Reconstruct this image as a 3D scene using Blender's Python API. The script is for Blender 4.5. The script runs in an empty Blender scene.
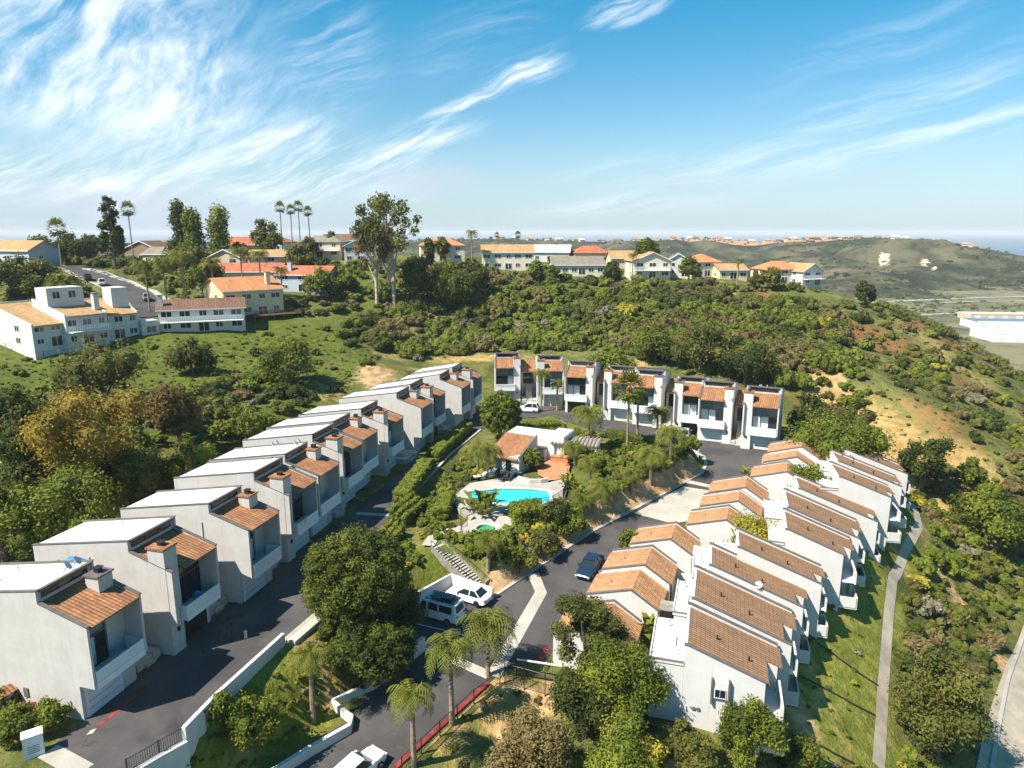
import bpy, bmesh, math, random
import numpy as np
from mathutils import Vector, Matrix
R = math.radians
C = bpy.context.scene.collection
scn = bpy.context.scene
# ------------------------------------------------------------------ camera, light, exposure
F, CX, CY, H = 700.0, 512.0, 384.0, 38.0
PITCH = math.atan((384 - 232) / F)
cam = bpy.data.cameras.new('camera'); cam_o = bpy.data.objects.new('camera', cam); C.objects.link(cam_o)
cam.sensor_width = 36; cam.lens = F / 1024 * 36; cam.clip_end = 60000; cam.clip_start = 0.5
cam_o.location = (0, 0, H); cam_o.rotation_euler = (math.pi / 2 - PITCH, 0, 0)
scn.camera = cam_o
SUN_EL, SUN_HEAD = 51, 60          # elevation; compass heading (from +Y towards +X) the light travels to
ld = bpy.data.lights.new('sun', 'SUN'); ld.energy = 5.0; ld.angle = R(0.53); ld.color = (1, 0.92, 0.81)
lo = bpy.data.objects.new('sun', ld); C.objects.link(lo)
_d = Vector((math.sin(R(SUN_HEAD)) * math.cos(R(SUN_EL)), math.cos(R(SUN_HEAD)) * math.cos(R(SUN_EL)), -math.sin(R(SUN_EL))))
lo.rotation_euler = _d.to_track_quat('-Z', 'Y').to_euler()
w = bpy.data.worlds.new('World'); scn.world = w; w.use_nodes = True
scn.view_settings.view_transform = 'Standard'; scn.view_settings.look = 'None'
scn.view_settings.exposure = 1.0; scn.view_settings.gamma = 1


class NT:
    """small helper to write node trees"""
    def __init__(s, tree):
        s.t = tree; s.n = tree.nodes; s.l = tree.links
    def new(s, typ, **kw):
        n = s.n.new(typ)
        for k, v in kw.items():
            setattr(n, k, v)
        return n
    def put(s, sock, v):
        if hasattr(v, 'is_output'):
            s.l.new(v, sock)
        else:
            sock.default_value = v
    def math(s, op, a, b=0.0, c=None, clamp=False):
        n = s.new('ShaderNodeMath', operation=op); n.use_clamp = clamp
        s.put(n.inputs[0], a); s.put(n.inputs[1], b)
        if c is not None: s.put(n.inputs[2], c)
        return n.outputs[0]
    def mix(s, f, a, b, mode='MIX'):
        n = s.new('ShaderNodeMix', data_type='RGBA', blend_type=mode)
        s.put(n.inputs['Factor'], f)
        for nm, v in (('A', a), ('B', b)):
            sk = [i for i in n.inputs if i.name == nm and i.type == 'RGBA'][0]
            s.put(sk, v if hasattr(v, 'is_output') else (*v[:3], 1))
        return [o for o in n.outputs if o.type == 'RGBA'][0]
    def noise(s, vec, scale, detail=3, rough=0.55, dist=0.0):
        n = s.new('ShaderNodeTexNoise')
        if vec is not None: s.l.new(vec, n.inputs['Vector'])
        n.inputs['Scale'].default_value = scale; n.inputs['Detail'].default_value = detail
        n.inputs['Roughness'].default_value = rough; n.inputs['Distortion'].default_value = dist
        return n.outputs[0]
    def ramp(s, f, stops, interp='LINEAR'):
        n = s.new('ShaderNodeValToRGB'); r = n.color_ramp; r.interpolation = interp
        while len(r.elements) < len(stops): r.elements.new(0.5)
        for e, (p, c) in zip(r.elements, stops):
            e.position = p; e.color = (*c, 1) if len(c) == 3 else c
        s.put(n.inputs[0], f); return n.outputs[0]
    def step(s, v, a, b, lo=0.0, hi=1.0):
        n = s.new('ShaderNodeMapRange', interpolation_type='SMOOTHSTEP')
        s.put(n.inputs[0], v); s.put(n.inputs[1], a); s.put(n.inputs[2], b); s.put(n.inputs[3], lo); s.put(n.inputs[4], hi)
        return n.outputs[0]
    def bump(s, h, strength=0.3, dist=0.1, normal=None):
        n = s.new('ShaderNodeBump'); s.put(n.inputs['Height'], h)
        n.inputs['Strength'].default_value = strength; n.inputs['Distance'].default_value = dist
        return n.outputs[0]


# ---- sky: physical sky plus cirrus clouds placed by direction
nt = NT(w.node_tree); nt.n.clear()
sky = nt.new('ShaderNodeTexSky', sky_type='NISHITA'); sky.sun_disc = False
sky.sun_elevation = R(SUN_EL); sky.sun_rotation = R(SUN_HEAD + 180)
sky.air_density = 1.0; sky.dust_density = 0.6; sky.ozone_density = 2.6; sky.altitude = 100
tc = nt.new('ShaderNodeTexCoord'); sx = nt.new('ShaderNodeSeparateXYZ'); nt.l.new(tc.outputs['Generated'], sx.inputs[0])
az = nt.math('ARCTAN2', sx.outputs[0], sx.outputs[1]); el = nt.math('ARCSINE', sx.outputs[2])
cv = nt.new('ShaderNodeCombineXYZ'); nt.put(cv.inputs[0], az); nt.put(cv.inputs[1], el); cv = cv.outputs[0]
def azel(px, py):
    x = (px - CX) / F; y = -(py - CY) / F; c, s = math.cos(PITCH), math.sin(PITCH)
    d = Vector((x, c + y * s, -s + y * c)).normalized()
    return math.atan2(d.x, d.y), math.asin(d.z)
def mapped(px, py, ang, sxx, syy, vec=None):
    m = nt.new('ShaderNodeMapping', vector_type='TEXTURE')
    a, e = azel(px, py); m.inputs['Location'].default_value = (a, e, 0)
    m.inputs['Rotation'].default_value = (0, 0, R(ang)); m.inputs['Scale'].default_value = (sxx / F, syy / F, 1)
    nt.l.new(vec or cv, m.inputs[0]); return m.outputs[0]
# wobble the coordinates so that the wisps curl
wn = nt.new('ShaderNodeTexNoise'); nt.l.new(cv, wn.inputs['Vector']); wn.inputs['Scale'].default_value = 9; wn.inputs['Detail'].default_value = 3
wv = nt.new('ShaderNodeVectorMath', operation='MULTIPLY_ADD'); nt.l.new(wn.outputs['Color'], wv.inputs[0])
wv.inputs[1].default_value = (0.05, 0.034, 0); nt.l.new(cv, wv.inputs[2])
off = nt.new('ShaderNodeVectorMath', operation='SUBTRACT'); nt.l.new(wv.outputs[0], off.inputs[0]); off.inputs[1].default_value = (0.025, 0.017, 0)
wob = off.outputs[0]
def blob(px, py, ang, a, b, amp, soft=0.15):
    v = nt.new('ShaderNodeVectorMath', operation='LENGTH'); nt.l.new(mapped(px, py, ang, a, b, wob), v.inputs[0])
    return nt.step(v.outputs['Value'], 1.0, soft, 0.0, amp)
def total(bl):
    t = bl[0]
    for b in bl[1:]: t = nt.math('MAXIMUM', t, b)
    return t
def wisp(ang, along, across, thr0, thr1, seed):
    v = mapped(300 + seed * 37, 100, ang, along, across, wob)
    return nt.step(nt.noise(v, 1.0, 8, 0.66, 0.25), thr0, thr1)
dens1 = nt.math('MULTIPLY', total([blob(60, 60, -8, 260, 80, 1.0), blob(175, 95, 65, 110, 85, 1.0), blob(30, -10, 0, 220, 70, 1.0), blob(80, 130, 0, 55, 35, .5)]), wisp(46, 120, 42, .34, .72, 1))
dens2 = nt.math('MULTIPLY', total([blob(468, 100, 29, 120, 14, 1.0, .1), blob(520, 74, 14, 60, 16, 1.0, .1), blob(410, 150, 18, 90, 28, .9, .1), blob(310, 155, -12, 150, 45, .8), blob(625, 8, 14, 55, 16, .8), blob(330, 50, 70, 80, 70, .3), blob(260, 170, 0, 180, 45, .75), blob(60, 180, -4, 190, 30, .9)]), wisp(24, 110, 14, .38, .72, 2))
dens3 = nt.math('MULTIPLY', total([blob(890, 108, 11, 130, 20, .75), blob(960, 128, 12, 120, 20, .75), blob(990, 60, 16, 150, 24, .3), blob(760, 160, 4, 230, 28, .5), blob(620, 205, 5, 160, 16, .5), blob(880, 45, 22, 150, 30, .22), blob(480, 30, 25, 130, 40, .22)]), wisp(12, 190, 16, .38, .76, 3))
grey = nt.math('MULTIPLY', total([blob(420, 182, 0, 85, 22, .75), blob(140, 205, -3, 260, 26, .8), blob(700, 182, 0, 200, 16, .35), blob(30, 222, 0, 170, 18, .6), blob(860, 185, 0, 120, 14, .3)]), wisp(0, 90, 20, .27, .58, 5))
hz = nt.step(el, 0.16, -0.01, 0, .55)                  # moist pale air towards the sea horizon
grade = nt.mix(nt.step(el, .02, .36), (.92, 1.0, 1.02), (.13, .97, 1.10))          # deep azure overhead
col = nt.mix(1.0, sky.outputs[0], grade, 'MULTIPLY')
col = nt.mix(hz, col, (3.5, 5.2, 6.6))
col = nt.mix(dens3, col, (8.2, 8.8, 9.5)); col = nt.mix(dens2, col, (9.0, 9.3, 9.8)); col = nt.mix(dens1, col, (9.3, 9.5, 9.9)); col = nt.mix(grey, col, (4.7, 5.4, 6.5))
bg = nt.new('ShaderNodeBackground'); nt.l.new(col, bg.inputs[0]); bg.inputs[1].default_value = 0.072
ow = nt.new('ShaderNodeOutputWorld'); nt.l.new(bg.outputs[0], ow.inputs[0])

# ------------------------------------------------------------------ rays from the survey photograph to the ground
def ray(px, py):
    x = (px - CX) / F; y = -(py - CY) / F; c, s = math.cos(PITCH), math.sin(PITCH)
    return np.array([x, c + y * s, -s + y * c])
def P(px, py, z):
    r = ray(px, py); t = (z - H) / r[2]; return (r[0] * t, r[1] * t, z)
def PY(px, py, Y):
    r = ray(px, py); t = Y / r[1]; return (r[0] * t, Y, H + r[2] * t)
def zR(y):
    return np.clip(0.1 * (np.asarray(y, float) - 47), -1.4, 5.0)
def PR(px, py):
    z = 2.0
    for _ in range(30): p = P(px, py, z); z = 0.5 * z + 0.5 * float(zR(p[1]))
    return (p[0], p[1], float(zR(p[1])))
def px_of(x, y, z):
    c, s = math.cos(PITCH), math.sin(PITCH); zz = z - H; d = y * c - zz * s; u = y * s + zz * c
    return CX + F * x / d, CY - F * u / d

# ------------------------------------------------------------------ terrain
ZL = 5.0
ctl = []
def cz(px, py, z): ctl.append(P(px, py, z))
def cy(px, py, Y): ctl.append(PY(px, py, Y))
# hill behind the left row, up to the ridge with the pale houses
for a in [(-60, 350, 128), (0, 346, 133), (75, 345, 136), (150, 338, 142), (225, 333, 150), (290, 322, 162), (330, 315, 172), (380, 305, 182)]: cy(*a)
for a in [(0, 400, 105), (90, 405, 108), (180, 390, 118), (260, 372, 132), (330, 360, 142), (380, 360, 140)]: cy(*a)
for a in [(40, 455, 84), (140, 440, 92), (210, 420, 102), (280, 400, 117), (350, 385, 128)]: cy(*a)
for a in [(-46, 58, 5.0), (-42, 75, 5.0), (-38, 92, 5.2), (-30, 108, 5.2), (-20, 122, 5.4), (-60, 50, 5.0), (-56, 72, 5.5), (-90, 50, 7), (-90, 80, 9), (-46, 40, 5)]: ctl.append(a)
# plateau
for a in [(20, 268, 200), (100, 285, 190), (60, 262, 230), (130, 262, 235), (200, 270, 215), (250, 290, 185), (240, 262, 230), (320, 262, 225), (360, 264, 222), (440, 266, 222), (508, 270, 225), (578, 277, 222), (650, 282, 215), (705, 281, 218), (740, 283, 216), (800, 291, 212), (40, 256, 270), (200, 252, 290), (320, 253, 290), (450, 256, 280), (180, 300, 175)]: cy(*a)
# canyon face behind the back row
for a in [(420, 364, 150), (500, 356, 158), (600, 360, 153), (700, 374, 140), (780, 392, 130)]: cy(*a)
for a in [(400, 342, 166), (480, 325, 180), (560, 325, 180), (640, 328, 176), (720, 338, 164), (800, 348, 155), (420, 310, 182), (520, 298, 195), (620, 303, 190), (700, 305, 190), (770, 312, 184)]: cy(*a)
# spur falling to the right
for a in [(835, 296, 212), (880, 308, 208), (920, 322, 202), (965, 345, 190), (1010, 372, 176), (1060, 400, 165), (860, 340, 170), (930, 375, 152), (1000, 420, 135), (830, 385, 130), (900, 420, 120), (980, 470, 105), (1060, 480, 105)]: cy(*a)
for a in [(820, 420, 3.5), (870, 455, 2.0), (930, 500, -2), (1000, 540, -6), (1060, 580, -9)]: cz(*a)
# slope below the right rows
for a in [(788, 715, -1.0), (800, 676, -1.2), (822, 645, -.8), (842, 605, 0), (880, 566, .6), (912, 512, 1.6)]: cz(*a)
for a in [(918, 508, .4), (920, 530, -.6), (895, 575, -1.8), (886, 630, -3.0), (882, 690, -4.2), (878, 768, -5.4)]: cz(*a)
for a in [(960, 600, -6.5), (940, 680, -7.5), (930, 760, -8.2), (1020, 660, -9.5), (1005, 760, -10), (1100, 700, -11), (1040, 880, -12), (800, 780, -2.8), (900, 860, -7.5)]: cz(*a)
# foreground slope right of the gate
for a in [(560, 700, 0.2), (500, 740, -1.0), (470, 762, -1.4), (600, 760, -0.4), (690, 755, 0.3), (760, 768, -1.4), (722, 736, .6), (560, 840, -3.0), (700, 900, -5)]: cz(*a)
# bank between the left street and the lower street, and the planted banks round the pool
for a in [(215, 750, 3.4), (300, 660, 4.4), (250, 700, 4.2), (310, 716, 2.2), (345, 650, 3.4), (270, 745, 1.6)]: cz(*a)
for a in [(-60, 20, 3), (0, 20, -3), (40, 20, -8), (80, 30, -13), (120, 70, -16), (150, 120, -18), (150, 170, -14)]: ctl.append(a)
for a in [(-220, 300, 30), (-120, 320, 29), (-40, 320, 26), (60, 310, 20), (120, 290, 4), (180, 250, -18), (-220, 120, 20), (-200, 200, 26), (220, 180, -26), (200, 80, -24), (-160, 80, 14)]: ctl.append(a)
ctl = np.array(ctl, float)
def tps_fit(p, lam=0.6):
    n = len(p); d2 = ((p[:, None, :2] - p[None, :, :2]) ** 2).sum(-1)
    K = 0.5 * d2 * np.log(d2 + 1e-9); A = np.zeros((n + 3, n + 3)); A[:n, :n] = K + lam * 40 * np.eye(n)
    A[:n, n] = 1; A[:n, n + 1:] = p[:, :2]; A[n, :n] = 1; A[n + 1:, :n] = p[:, :2].T
    return np.linalg.solve(A, np.concatenate([p[:, 2], [0, 0, 0]]))
TW = tps_fit(ctl)
def tps(x, y):
    out = np.empty(x.shape); xf, yf = x.ravel(), y.ravel(); o = out.ravel(); n = len(ctl)
    for i in range(0, len(xf), 8000):
        d2 = (xf[i:i + 8000, None] - ctl[None, :, 0]) ** 2 + (yf[i:i + 8000, None] - ctl[None, :, 1]) ** 2
        o[i:i + 8000] = (0.5 * d2 * np.log(d2 + 1e-9)) @ TW[:n] + TW[n] + TW[n + 1] * xf[i:i + 8000] + TW[n + 2] * yf[i:i + 8000]
    return o.reshape(x.shape)
def smooth(t):
    t = np.clip(t, 0, 1); return t * t * (3 - 2 * t)
def seg_dist(x, y, poly):
    """distance to polygon, 0 inside"""
    ins = np.zeros(x.shape, bool); d = np.full(x.shape, 1e9); n = len(poly)
    for i in range(n):
        (x0, y0), (x1, y1) = poly[i][:2], poly[(i + 1) % n][:2]
        c = ((y0 > y) != (y1 > y)); xi = (x1 - x0) * (y - y0) / ((y1 - y0) if y1 != y0 else 1e-9) + x0
        ins ^= c & (x < xi)
        ex, ey = x1 - x0, y1 - y0; t = np.clip(((x - x0) * ex + (y - y0) * ey) / (ex * ex + ey * ey + 1e-12), 0, 1)
        d = np.minimum(d, np.hypot(x - x0 - t * ex, y - y0 - t * ey))
    d[ins] = 0; return d
def vnoise(x, y, s, seed=0):
    x = x / s; y = y / s; xi = np.floor(x).astype(int); yi = np.floor(y).astype(int); fx = smooth(x - xi); fy = smooth(y - yi)
    def h(a, b):
        v = np.sin(a * 127.1 + b * 311.7 + seed * 74.7) * 43758.5453; return v - np.floor(v)
    return (h(xi, yi) * (1 - fx) + h(xi + 1, yi) * fx) * (1 - fy) + (h(xi, yi + 1) * (1 - fx) + h(xi + 1, yi + 1) * fx) * fy
# street and terrace edges, read on the photograph, laid on their own level
E_L = [P(*q, ZL) for q in [(108, 800), (134, 768), (183, 740), (284, 642), (320, 611), (352, 570), (395, 515), (423, 484), (450, 455), (481, 430)]]
def rowpt(s, f):                     # left row: s along the row, f towards the street
    a = R(15.13); return (-28.28 + s * math.sin(a) + f * math.cos(a), 41.98 + s * math.cos(a) - f * math.sin(a))
zone_left = [q[:2] for q in E_L] + [rowpt(88, 0), rowpt(88, -15), rowpt(40, -16), rowpt(0, -13), rowpt(-14, -13), rowpt(-20, 0), rowpt(-22, 10)]
zone_back = [P(*q, ZL)[:2] for q in [(466, 444), (482, 428), (500, 420), (560, 416), (600, 428), (655, 436), (690, 447), (708, 462), (760, 482), (800, 450)]] + [(49, 106), (48, 120), (38, 132), (24, 142), (8, 149), (-8, 149), (-18, 140), (-16, 128)]
zone_pool = [P(*q, ZL)[:2] for q in [(452, 512), (452, 492), (480, 462), (470, 446), (505, 424), (560, 424), (600, 432), (655, 442), (680, 452), (640, 470), (606, 470), (580, 490), (566, 512), (520, 520), (516, 536), (462, 542), (436, 548), (424, 535)]]
K_R = [PR(*q) for q in [(691, 450), (703, 457), (706, 464), (701, 474), (660, 496), (592, 532), (545, 563), (494, 597)]]     # kerb line on the pool side
zone_right = [q[:2] for q in K_R] + [PR(*q)[:2] for q in [(450, 576), (412, 597), (389, 668), (371, 681), (273, 768), (200, 840), (330, 840), (400, 768), (470, 700), (500, 672), (548, 668), (600, 690), (655, 672)]] + [(19, 54), (24, 62), (33, 72), (40, 83), (46, 92), (53, 104), (46, 108)]
XS = np.concatenate([np.linspace(-9000, -1400, 12), np.linspace(-1100, -280, 14), np.arange(-240, -112, 8), np.arange(-108, 112, 1.15), np.arange(114, 300, 6), np.linspace(320, 1200, 30), np.linspace(1500, 12000, 12)])
YS = np.concatenate([np.linspace(-4000, -200, 6), np.linspace(-80, 24, 12), np.arange(28, 176, 1.15), np.arange(178, 270, 2.5), np.arange(275, 420, 8), np.linspace(440, 1800, 60), np.linspace(2200, 20000, 14)])
GX, GY = np.meshgrid(XS, YS)
base = tps(np.clip(GX, -230, 230), np.clip(GY, 18, 325))
far = np.maximum(smooth((GY - 262 + np.clip(GX, -100, 150) * .1) / 150), np.maximum(smooth((GX - 160) / 90), smooth((-GX - 230) / 400)))
far = np.maximum(far, smooth((24 - GY) / 120))
VALLEY = -30.0
GZ = base * (1 - far) + VALLEY * far
GZ = GZ - 12 * smooth((GY - 1250) / 300)
nat = (vnoise(GX, GY, 9, 1) - .5) * 1.1 + (vnoise(GX, GY, 3.7, 2) - .5) * .45 + (vnoise(GX, GY, 24, 3) - .5) * 1.6
keep = np.ones(GX.shape)
core = (GX > -130) & (GX < 130) & (GY > 10) & (GY < 190)
for poly, bl, zf in ((zone_left, 2.5, lambda x, y: ZL + 0 * x), (zone_right, 2.2, lambda x, y: zR(y)), (zone_pool, 2.5, lambda x, y: ZL + 0 * x), (zone_back, 3.0, lambda x, y: ZL + 0 * x)):
    d = np.full(GX.shape, 1e9); d[core] = seg_dist(GX[core], GY[core], poly)
    wz = smooth(1 - d / bl); GZ = GZ * (1 - wz) + zf(GX, GY) * wz; keep = np.minimum(keep, smooth((d - 1) / 8))
GZ = GZ + nat * keep * (1 - far)
def hz_at(x, y):
    i = int(np.clip(np.searchsorted(XS, x) - 1, 0, len(XS) - 2)); j = int(np.clip(np.searchsorted(YS, y) - 1, 0, len(YS) - 2))
    u = (x - XS[i]) / (XS[i + 1] - XS[i]); v = (y - YS[j]) / (YS[j + 1] - YS[j])
    return float((GZ[j, i] * (1 - u) + GZ[j, i + 1] * u) * (1 - v) + (GZ[j + 1, i] * (1 - u) + GZ[j + 1, i + 1] * u) * v)
def hit(px, py, tmin=25, tmax=900):
    """where the ray through a pixel of the survey photograph meets the ground"""
    r = ray(px, py); t = tmin; prev = t
    while t < tmax:
        if H + r[2] * t < hz_at(r[0] * t, r[1] * t): break
        prev = t; t += 0.6 + t * 0.004
    a, b = prev, t
    for _ in range(12):
        m = (a + b) / 2
        if H + r[2] * m < hz_at(r[0] * m, r[1] * m): b = m
        else: a = m
    return (r[0] * b, r[1] * b, hz_at(r[0] * b, r[1] * b))
# ------------------------------------------------------------------ materials
MAT = {}
def mat(name, rough=0.8, spec=0.3):
    m = bpy.data.materials.new(name); m.use_nodes = True; n = NT(m.node_tree)
    b = m.node_tree.nodes['Principled BSDF']; b.inputs['Roughness'].default_value = rough; b.inputs['Specular IOR Level'].default_value = spec
    MAT[name] = m; return m, n, b
def simple(name, col, rough=0.8, spec=0.3, var=0.12, scale=1.5, bump=0.0, bscale=30, metal=0.0, coord='Object', dirt=0.0, streak=0.0):
    m, n, b = mat(name, rough, spec); b.inputs['Metallic'].default_value = metal
    t = n.new('ShaderNodeTexCoord').outputs[coord]
    if coord == 'Object':
        # every copy sits elsewhere in the pattern
        oi = n.new('ShaderNodeObjectInfo'); va = n.new('ShaderNodeVectorMath', operation='MULTIPLY_ADD'); n.l.new(oi.outputs['Random'], va.inputs[0]); va.inputs[1].default_value = (37, 53, 17); n.l.new(t, va.inputs[2]); t = va.outputs[0]
    f = n.noise(t, scale, 4, .6)
    c = n.mix(n.step(f, .3, .7), tuple(x * (1 - var) for x in col), tuple(min(1, x * (1 + var)) for x in col))
    if dirt:
        c = n.mix(n.math('MULTIPLY', n.step(n.noise(t, scale * .45, 5, .65, .6), .52, .78), dirt), c, tuple(x * .55 for x in (col[0], col[1] * .95, col[2] * .85)))
    if streak:                                   # rain streaks and patched paint
        mp = n.new('ShaderNodeMapping'); mp.inputs['Scale'].default_value = (2.6, 2.6, .16); n.l.new(t, mp.inputs[0])
        c = n.mix(n.math('MULTIPLY', n.step(n.noise(mp.outputs[0], 1.0, 5, .65), .5, .78), streak), c, tuple(x * .62 for x in col))
        c = n.mix(n.math('MULTIPLY', n.step(n.noise(t, .28, 2, .4), .55, .6), streak * .3), c, tuple(min(1, x * 1.1) for x in col))
    n.l.new(c, b.inputs['Base Color'])
    if bump: n.l.new(n.bump(n.noise(t, bscale, 3), bump, .03), b.inputs['Normal'])
    return m
simple('stucco', (.48, .455, .425), .9, .2, .06, .7, .35, 18, dirt=.25, streak=.38)
simple('white_stucco', (.58, .56, .53), .9, .2, .04, .7, .3, 18, dirt=.18, streak=.30)
simple('trim_white', (.72, .72, .70), .6, .3, .05, 3, dirt=.15)
simple('garage_white', (.62, .62, .62), .55, .35, .05, 2, dirt=.2)
simple('membrane', (.58, .57, .55), .85, .25, .08, .5, .2, 8, dirt=.5)
simple('sunwarmed_white', (.68, .60, .48), .9, .2, .05, .5, .2, 16, dirt=.15)  # white stucco with warm sunlight mixed into its colour, for ridge houses
simple('cap_metal', (.13, .11, .10), .6, .4, .15, 2)
simple('bronze', (.025, .022, .02), .45, .5, .1, 2)
simple('concrete', (.42, .39, .34), .9, .25, .12, .35, .25, 14, dirt=.45)
simple('tan_concrete', (.33, .285, .22), .92, .2, .16, .5, .3, 10, dirt=.6)
simple('pale_concrete', (.37, .345, .295), .9, .25, .10, .5, .2, 14, dirt=.55)
simple('wood', (.12, .065, .035), .8, .25, .3, 2, .2, 20)
simple('grey_wood', (.24, .21, .18), .85, .25, .25, 2, .2, 20)
simple('curtain', (.50, .55, .55), .9, .2, .1, 4)
simple('sail', (.72, .69, .63), .85, .2, .05, 1)
simple('paver', (.46, .20, .10), .85, .25, .2, 1.2, .2, 16, dirt=.2)
simple('red_paint', (.25, .04, .038), .8, .25, .3, 1.6, dirt=.7)
simple('yellow_paint', (.55, .38, .03), .6, .35, .15, 3)
simple('iron', (.018, .017, .016), .5, .5, .1, 3)
simple('rubber', (.015, .015, .016), .85, .3, .1, 6)
simple('chrome', (.6, .6, .62), .25, .5, .05, 4, metal=1.0)
simple('car_white', (.74, .74, .75), .25, .5, .03, 2)
simple('car_navy', (.012, .028, .06), .2, .6, .1, 2)
simple('car_dark', (.03, .032, .036), .25, .5, .1, 2)
simple('car_silver', (.32, .33, .35), .3, .5, .05, 2)
simple('lamp_red', (.35, .01, .01), .3, .5, .1, 6)
simple('lamp_clear', (.65, .65, .62), .2, .5, .05, 6)
simple('plaster_green', (.16, .36, .16), .7, .3, .08, 1)
simple('plaster_blue', (.12, .52, .60), .7, .3, .08, 1)
simple('bark', (.16, .12, .085), .95, .2, .3, 4, .6, 12)
simple('palm_bark', (.26, .20, .14), .95, .2, .3, 4, .7, 9)
simple('pale_bark', (.46, .38, .29), .9, .2, .3, 2.2, .4, 6)
simple('cream', (.68, .54, .32), .9, .2, .06, .5, .2, 16, dirt=.15)
simple('beige', (.52, .43, .32), .9, .2, .06, .5, .2, 16, dirt=.15)
simple('house_grey', (.42, .46, .52), .9, .2, .06, .5, .2, 16)
simple('house_brown', (.26, .17, .12), .9, .2, .06, .5, .2, 16)
simple('navy_cloth', (.03, .05, .12), .9, .2, .1, 2)
simple('tarp', (.05, .22, .48), .6, .4, .1, 2)
simple('parasol', (.55, .10, .05), .9, .2, .1, 2)
m, n, b = mat('glass', .06, .7); b.inputs['Base Color'].default_value = (.018, .024, .028, 1)
m, n, b = mat('glass_blue', .12, .6); b.inputs['Base Color'].default_value = (.10, .16, .19, 1)
m, n, b = mat('solar', .15, .6); b.inputs['Base Color'].default_value = (.02, .025, .04, 1)
def water(name, col, mix):
    m = bpy.data.materials.new(name); m.use_nodes = True; n = NT(m.node_tree); MAT[name] = m
    n.n.remove(n.n['Principled BSDF']); out = n.n['Material Output']
    tr = n.new('ShaderNodeBsdfTransparent'); tr.inputs[0].default_value = (*col, 1)
    gl = n.new('ShaderNodeBsdfGlossy'); gl.inputs['Roughness'].default_value = .04
    t = n.new('ShaderNodeTexCoord').outputs['Object']; bp = n.bump(n.noise(t, 2.2, 3), .25, .05); n.l.new(bp, gl.inputs['Normal'])
    fr = n.new('ShaderNodeFresnel'); fr.inputs[0].default_value = 1.33; n.l.new(bp, fr.inputs['Normal'])
    mx = n.new('ShaderNodeMixShader'); n.l.new(fr.outputs[0], mx.inputs[0]); n.l.new(tr.outputs[0], mx.inputs[1]); n.l.new(gl.outputs[0], mx.inputs[2]); n.l.new(mx.outputs[0], out.inputs[0])
water('pool_water', (.55, .93, .93), .1)
def tile(name, c0, c1, c2, course=.38, rib=.30):
    m, n, b = mat(name, .85, .25); t = n.new('ShaderNodeTexCoord').outputs['UV']; s = n.new('ShaderNodeSeparateXYZ'); n.l.new(t, s.inputs[0])
    u = n.math('DIVIDE', s.outputs[0], rib); v = n.math('DIVIDE', s.outputs[1], course)
    fu = n.math('FRACT', u); fv = n.math('FRACT', v)
    cell = n.new('ShaderNodeCombineXYZ'); n.put(cell.inputs[0], n.math('FLOOR', u)); n.put(cell.inputs[1], n.math('FLOOR', v))
    wn = n.new('ShaderNodeTexWhiteNoise', noise_dimensions='2D'); n.l.new(cell.outputs[0], wn.inputs['Vector'])
    col = n.ramp(wn.outputs['Value'], [(0, c0), (.5, c1), (1, c2)])
    wcol = n.new('ShaderNodeTexWhiteNoise', noise_dimensions='1D'); n.put(wcol.inputs['W'], n.math('FLOOR', n.math('DIVIDE', s.outputs[0], rib * 2)))
    col = n.mix(n.math('MULTIPLY', wcol.outputs['Value'], .30), col, tuple(x * .45 for x in c1))
    big = n.noise(t, .5, 4, .6, .4); col = n.mix(n.step(big, .45, .75, 0, .45), col, tuple(x * .55 for x in c0))
    gut = n.math('MAXIMUM', n.step(n.math('ABSOLUTE', n.math('SUBTRACT', fu, .5)), .30, .48), n.math('MULTIPLY', n.step(fv, .80, .97), .8))
    col = n.mix(n.math('MULTIPLY', gut, .46), col, tuple(x * .25 for x in c0))
    n.l.new(col, b.inputs['Base Color'])
    hgt = n.math('ADD', n.math('SINE', n.math('MULTIPLY', fu, math.pi)), n.math('MULTIPLY', fv, -.35))
    n.l.new(n.bump(hgt, .65, .09), b.inputs['Normal']); return m
tile('terracotta', (.29, .13, .058), (.36, .165, .078), (.42, .205, .10))
tile('terracotta_bright', (.42, .20, .09), (.50, .26, .125), (.58, .31, .16))
tile('terracotta_brown', (.275, .152, .082), (.31, .174, .095), (.345, .196, .109))
tile('roof_orange', (.50, .20, .08), (.58, .25, .11), (.64, .30, .14))
tile('roof_red', (.42, .12, .06), (.48, .16, .08), (.54, .2, .1))
tile('roof_tan', (.42, .25, .11), (.48, .30, .14), (.54, .34, .17))
tile('roof_brown', (.17, .09, .055), (.21, .115, .07), (.26, .14, .09))
tile('roof_grey', (.22, .19, .15), (.27, .23, .18), (.31, .27, .21))
tile('roof_white', (.6, .58, .54), (.66, .64, .6), (.7, .68, .65))
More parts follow.
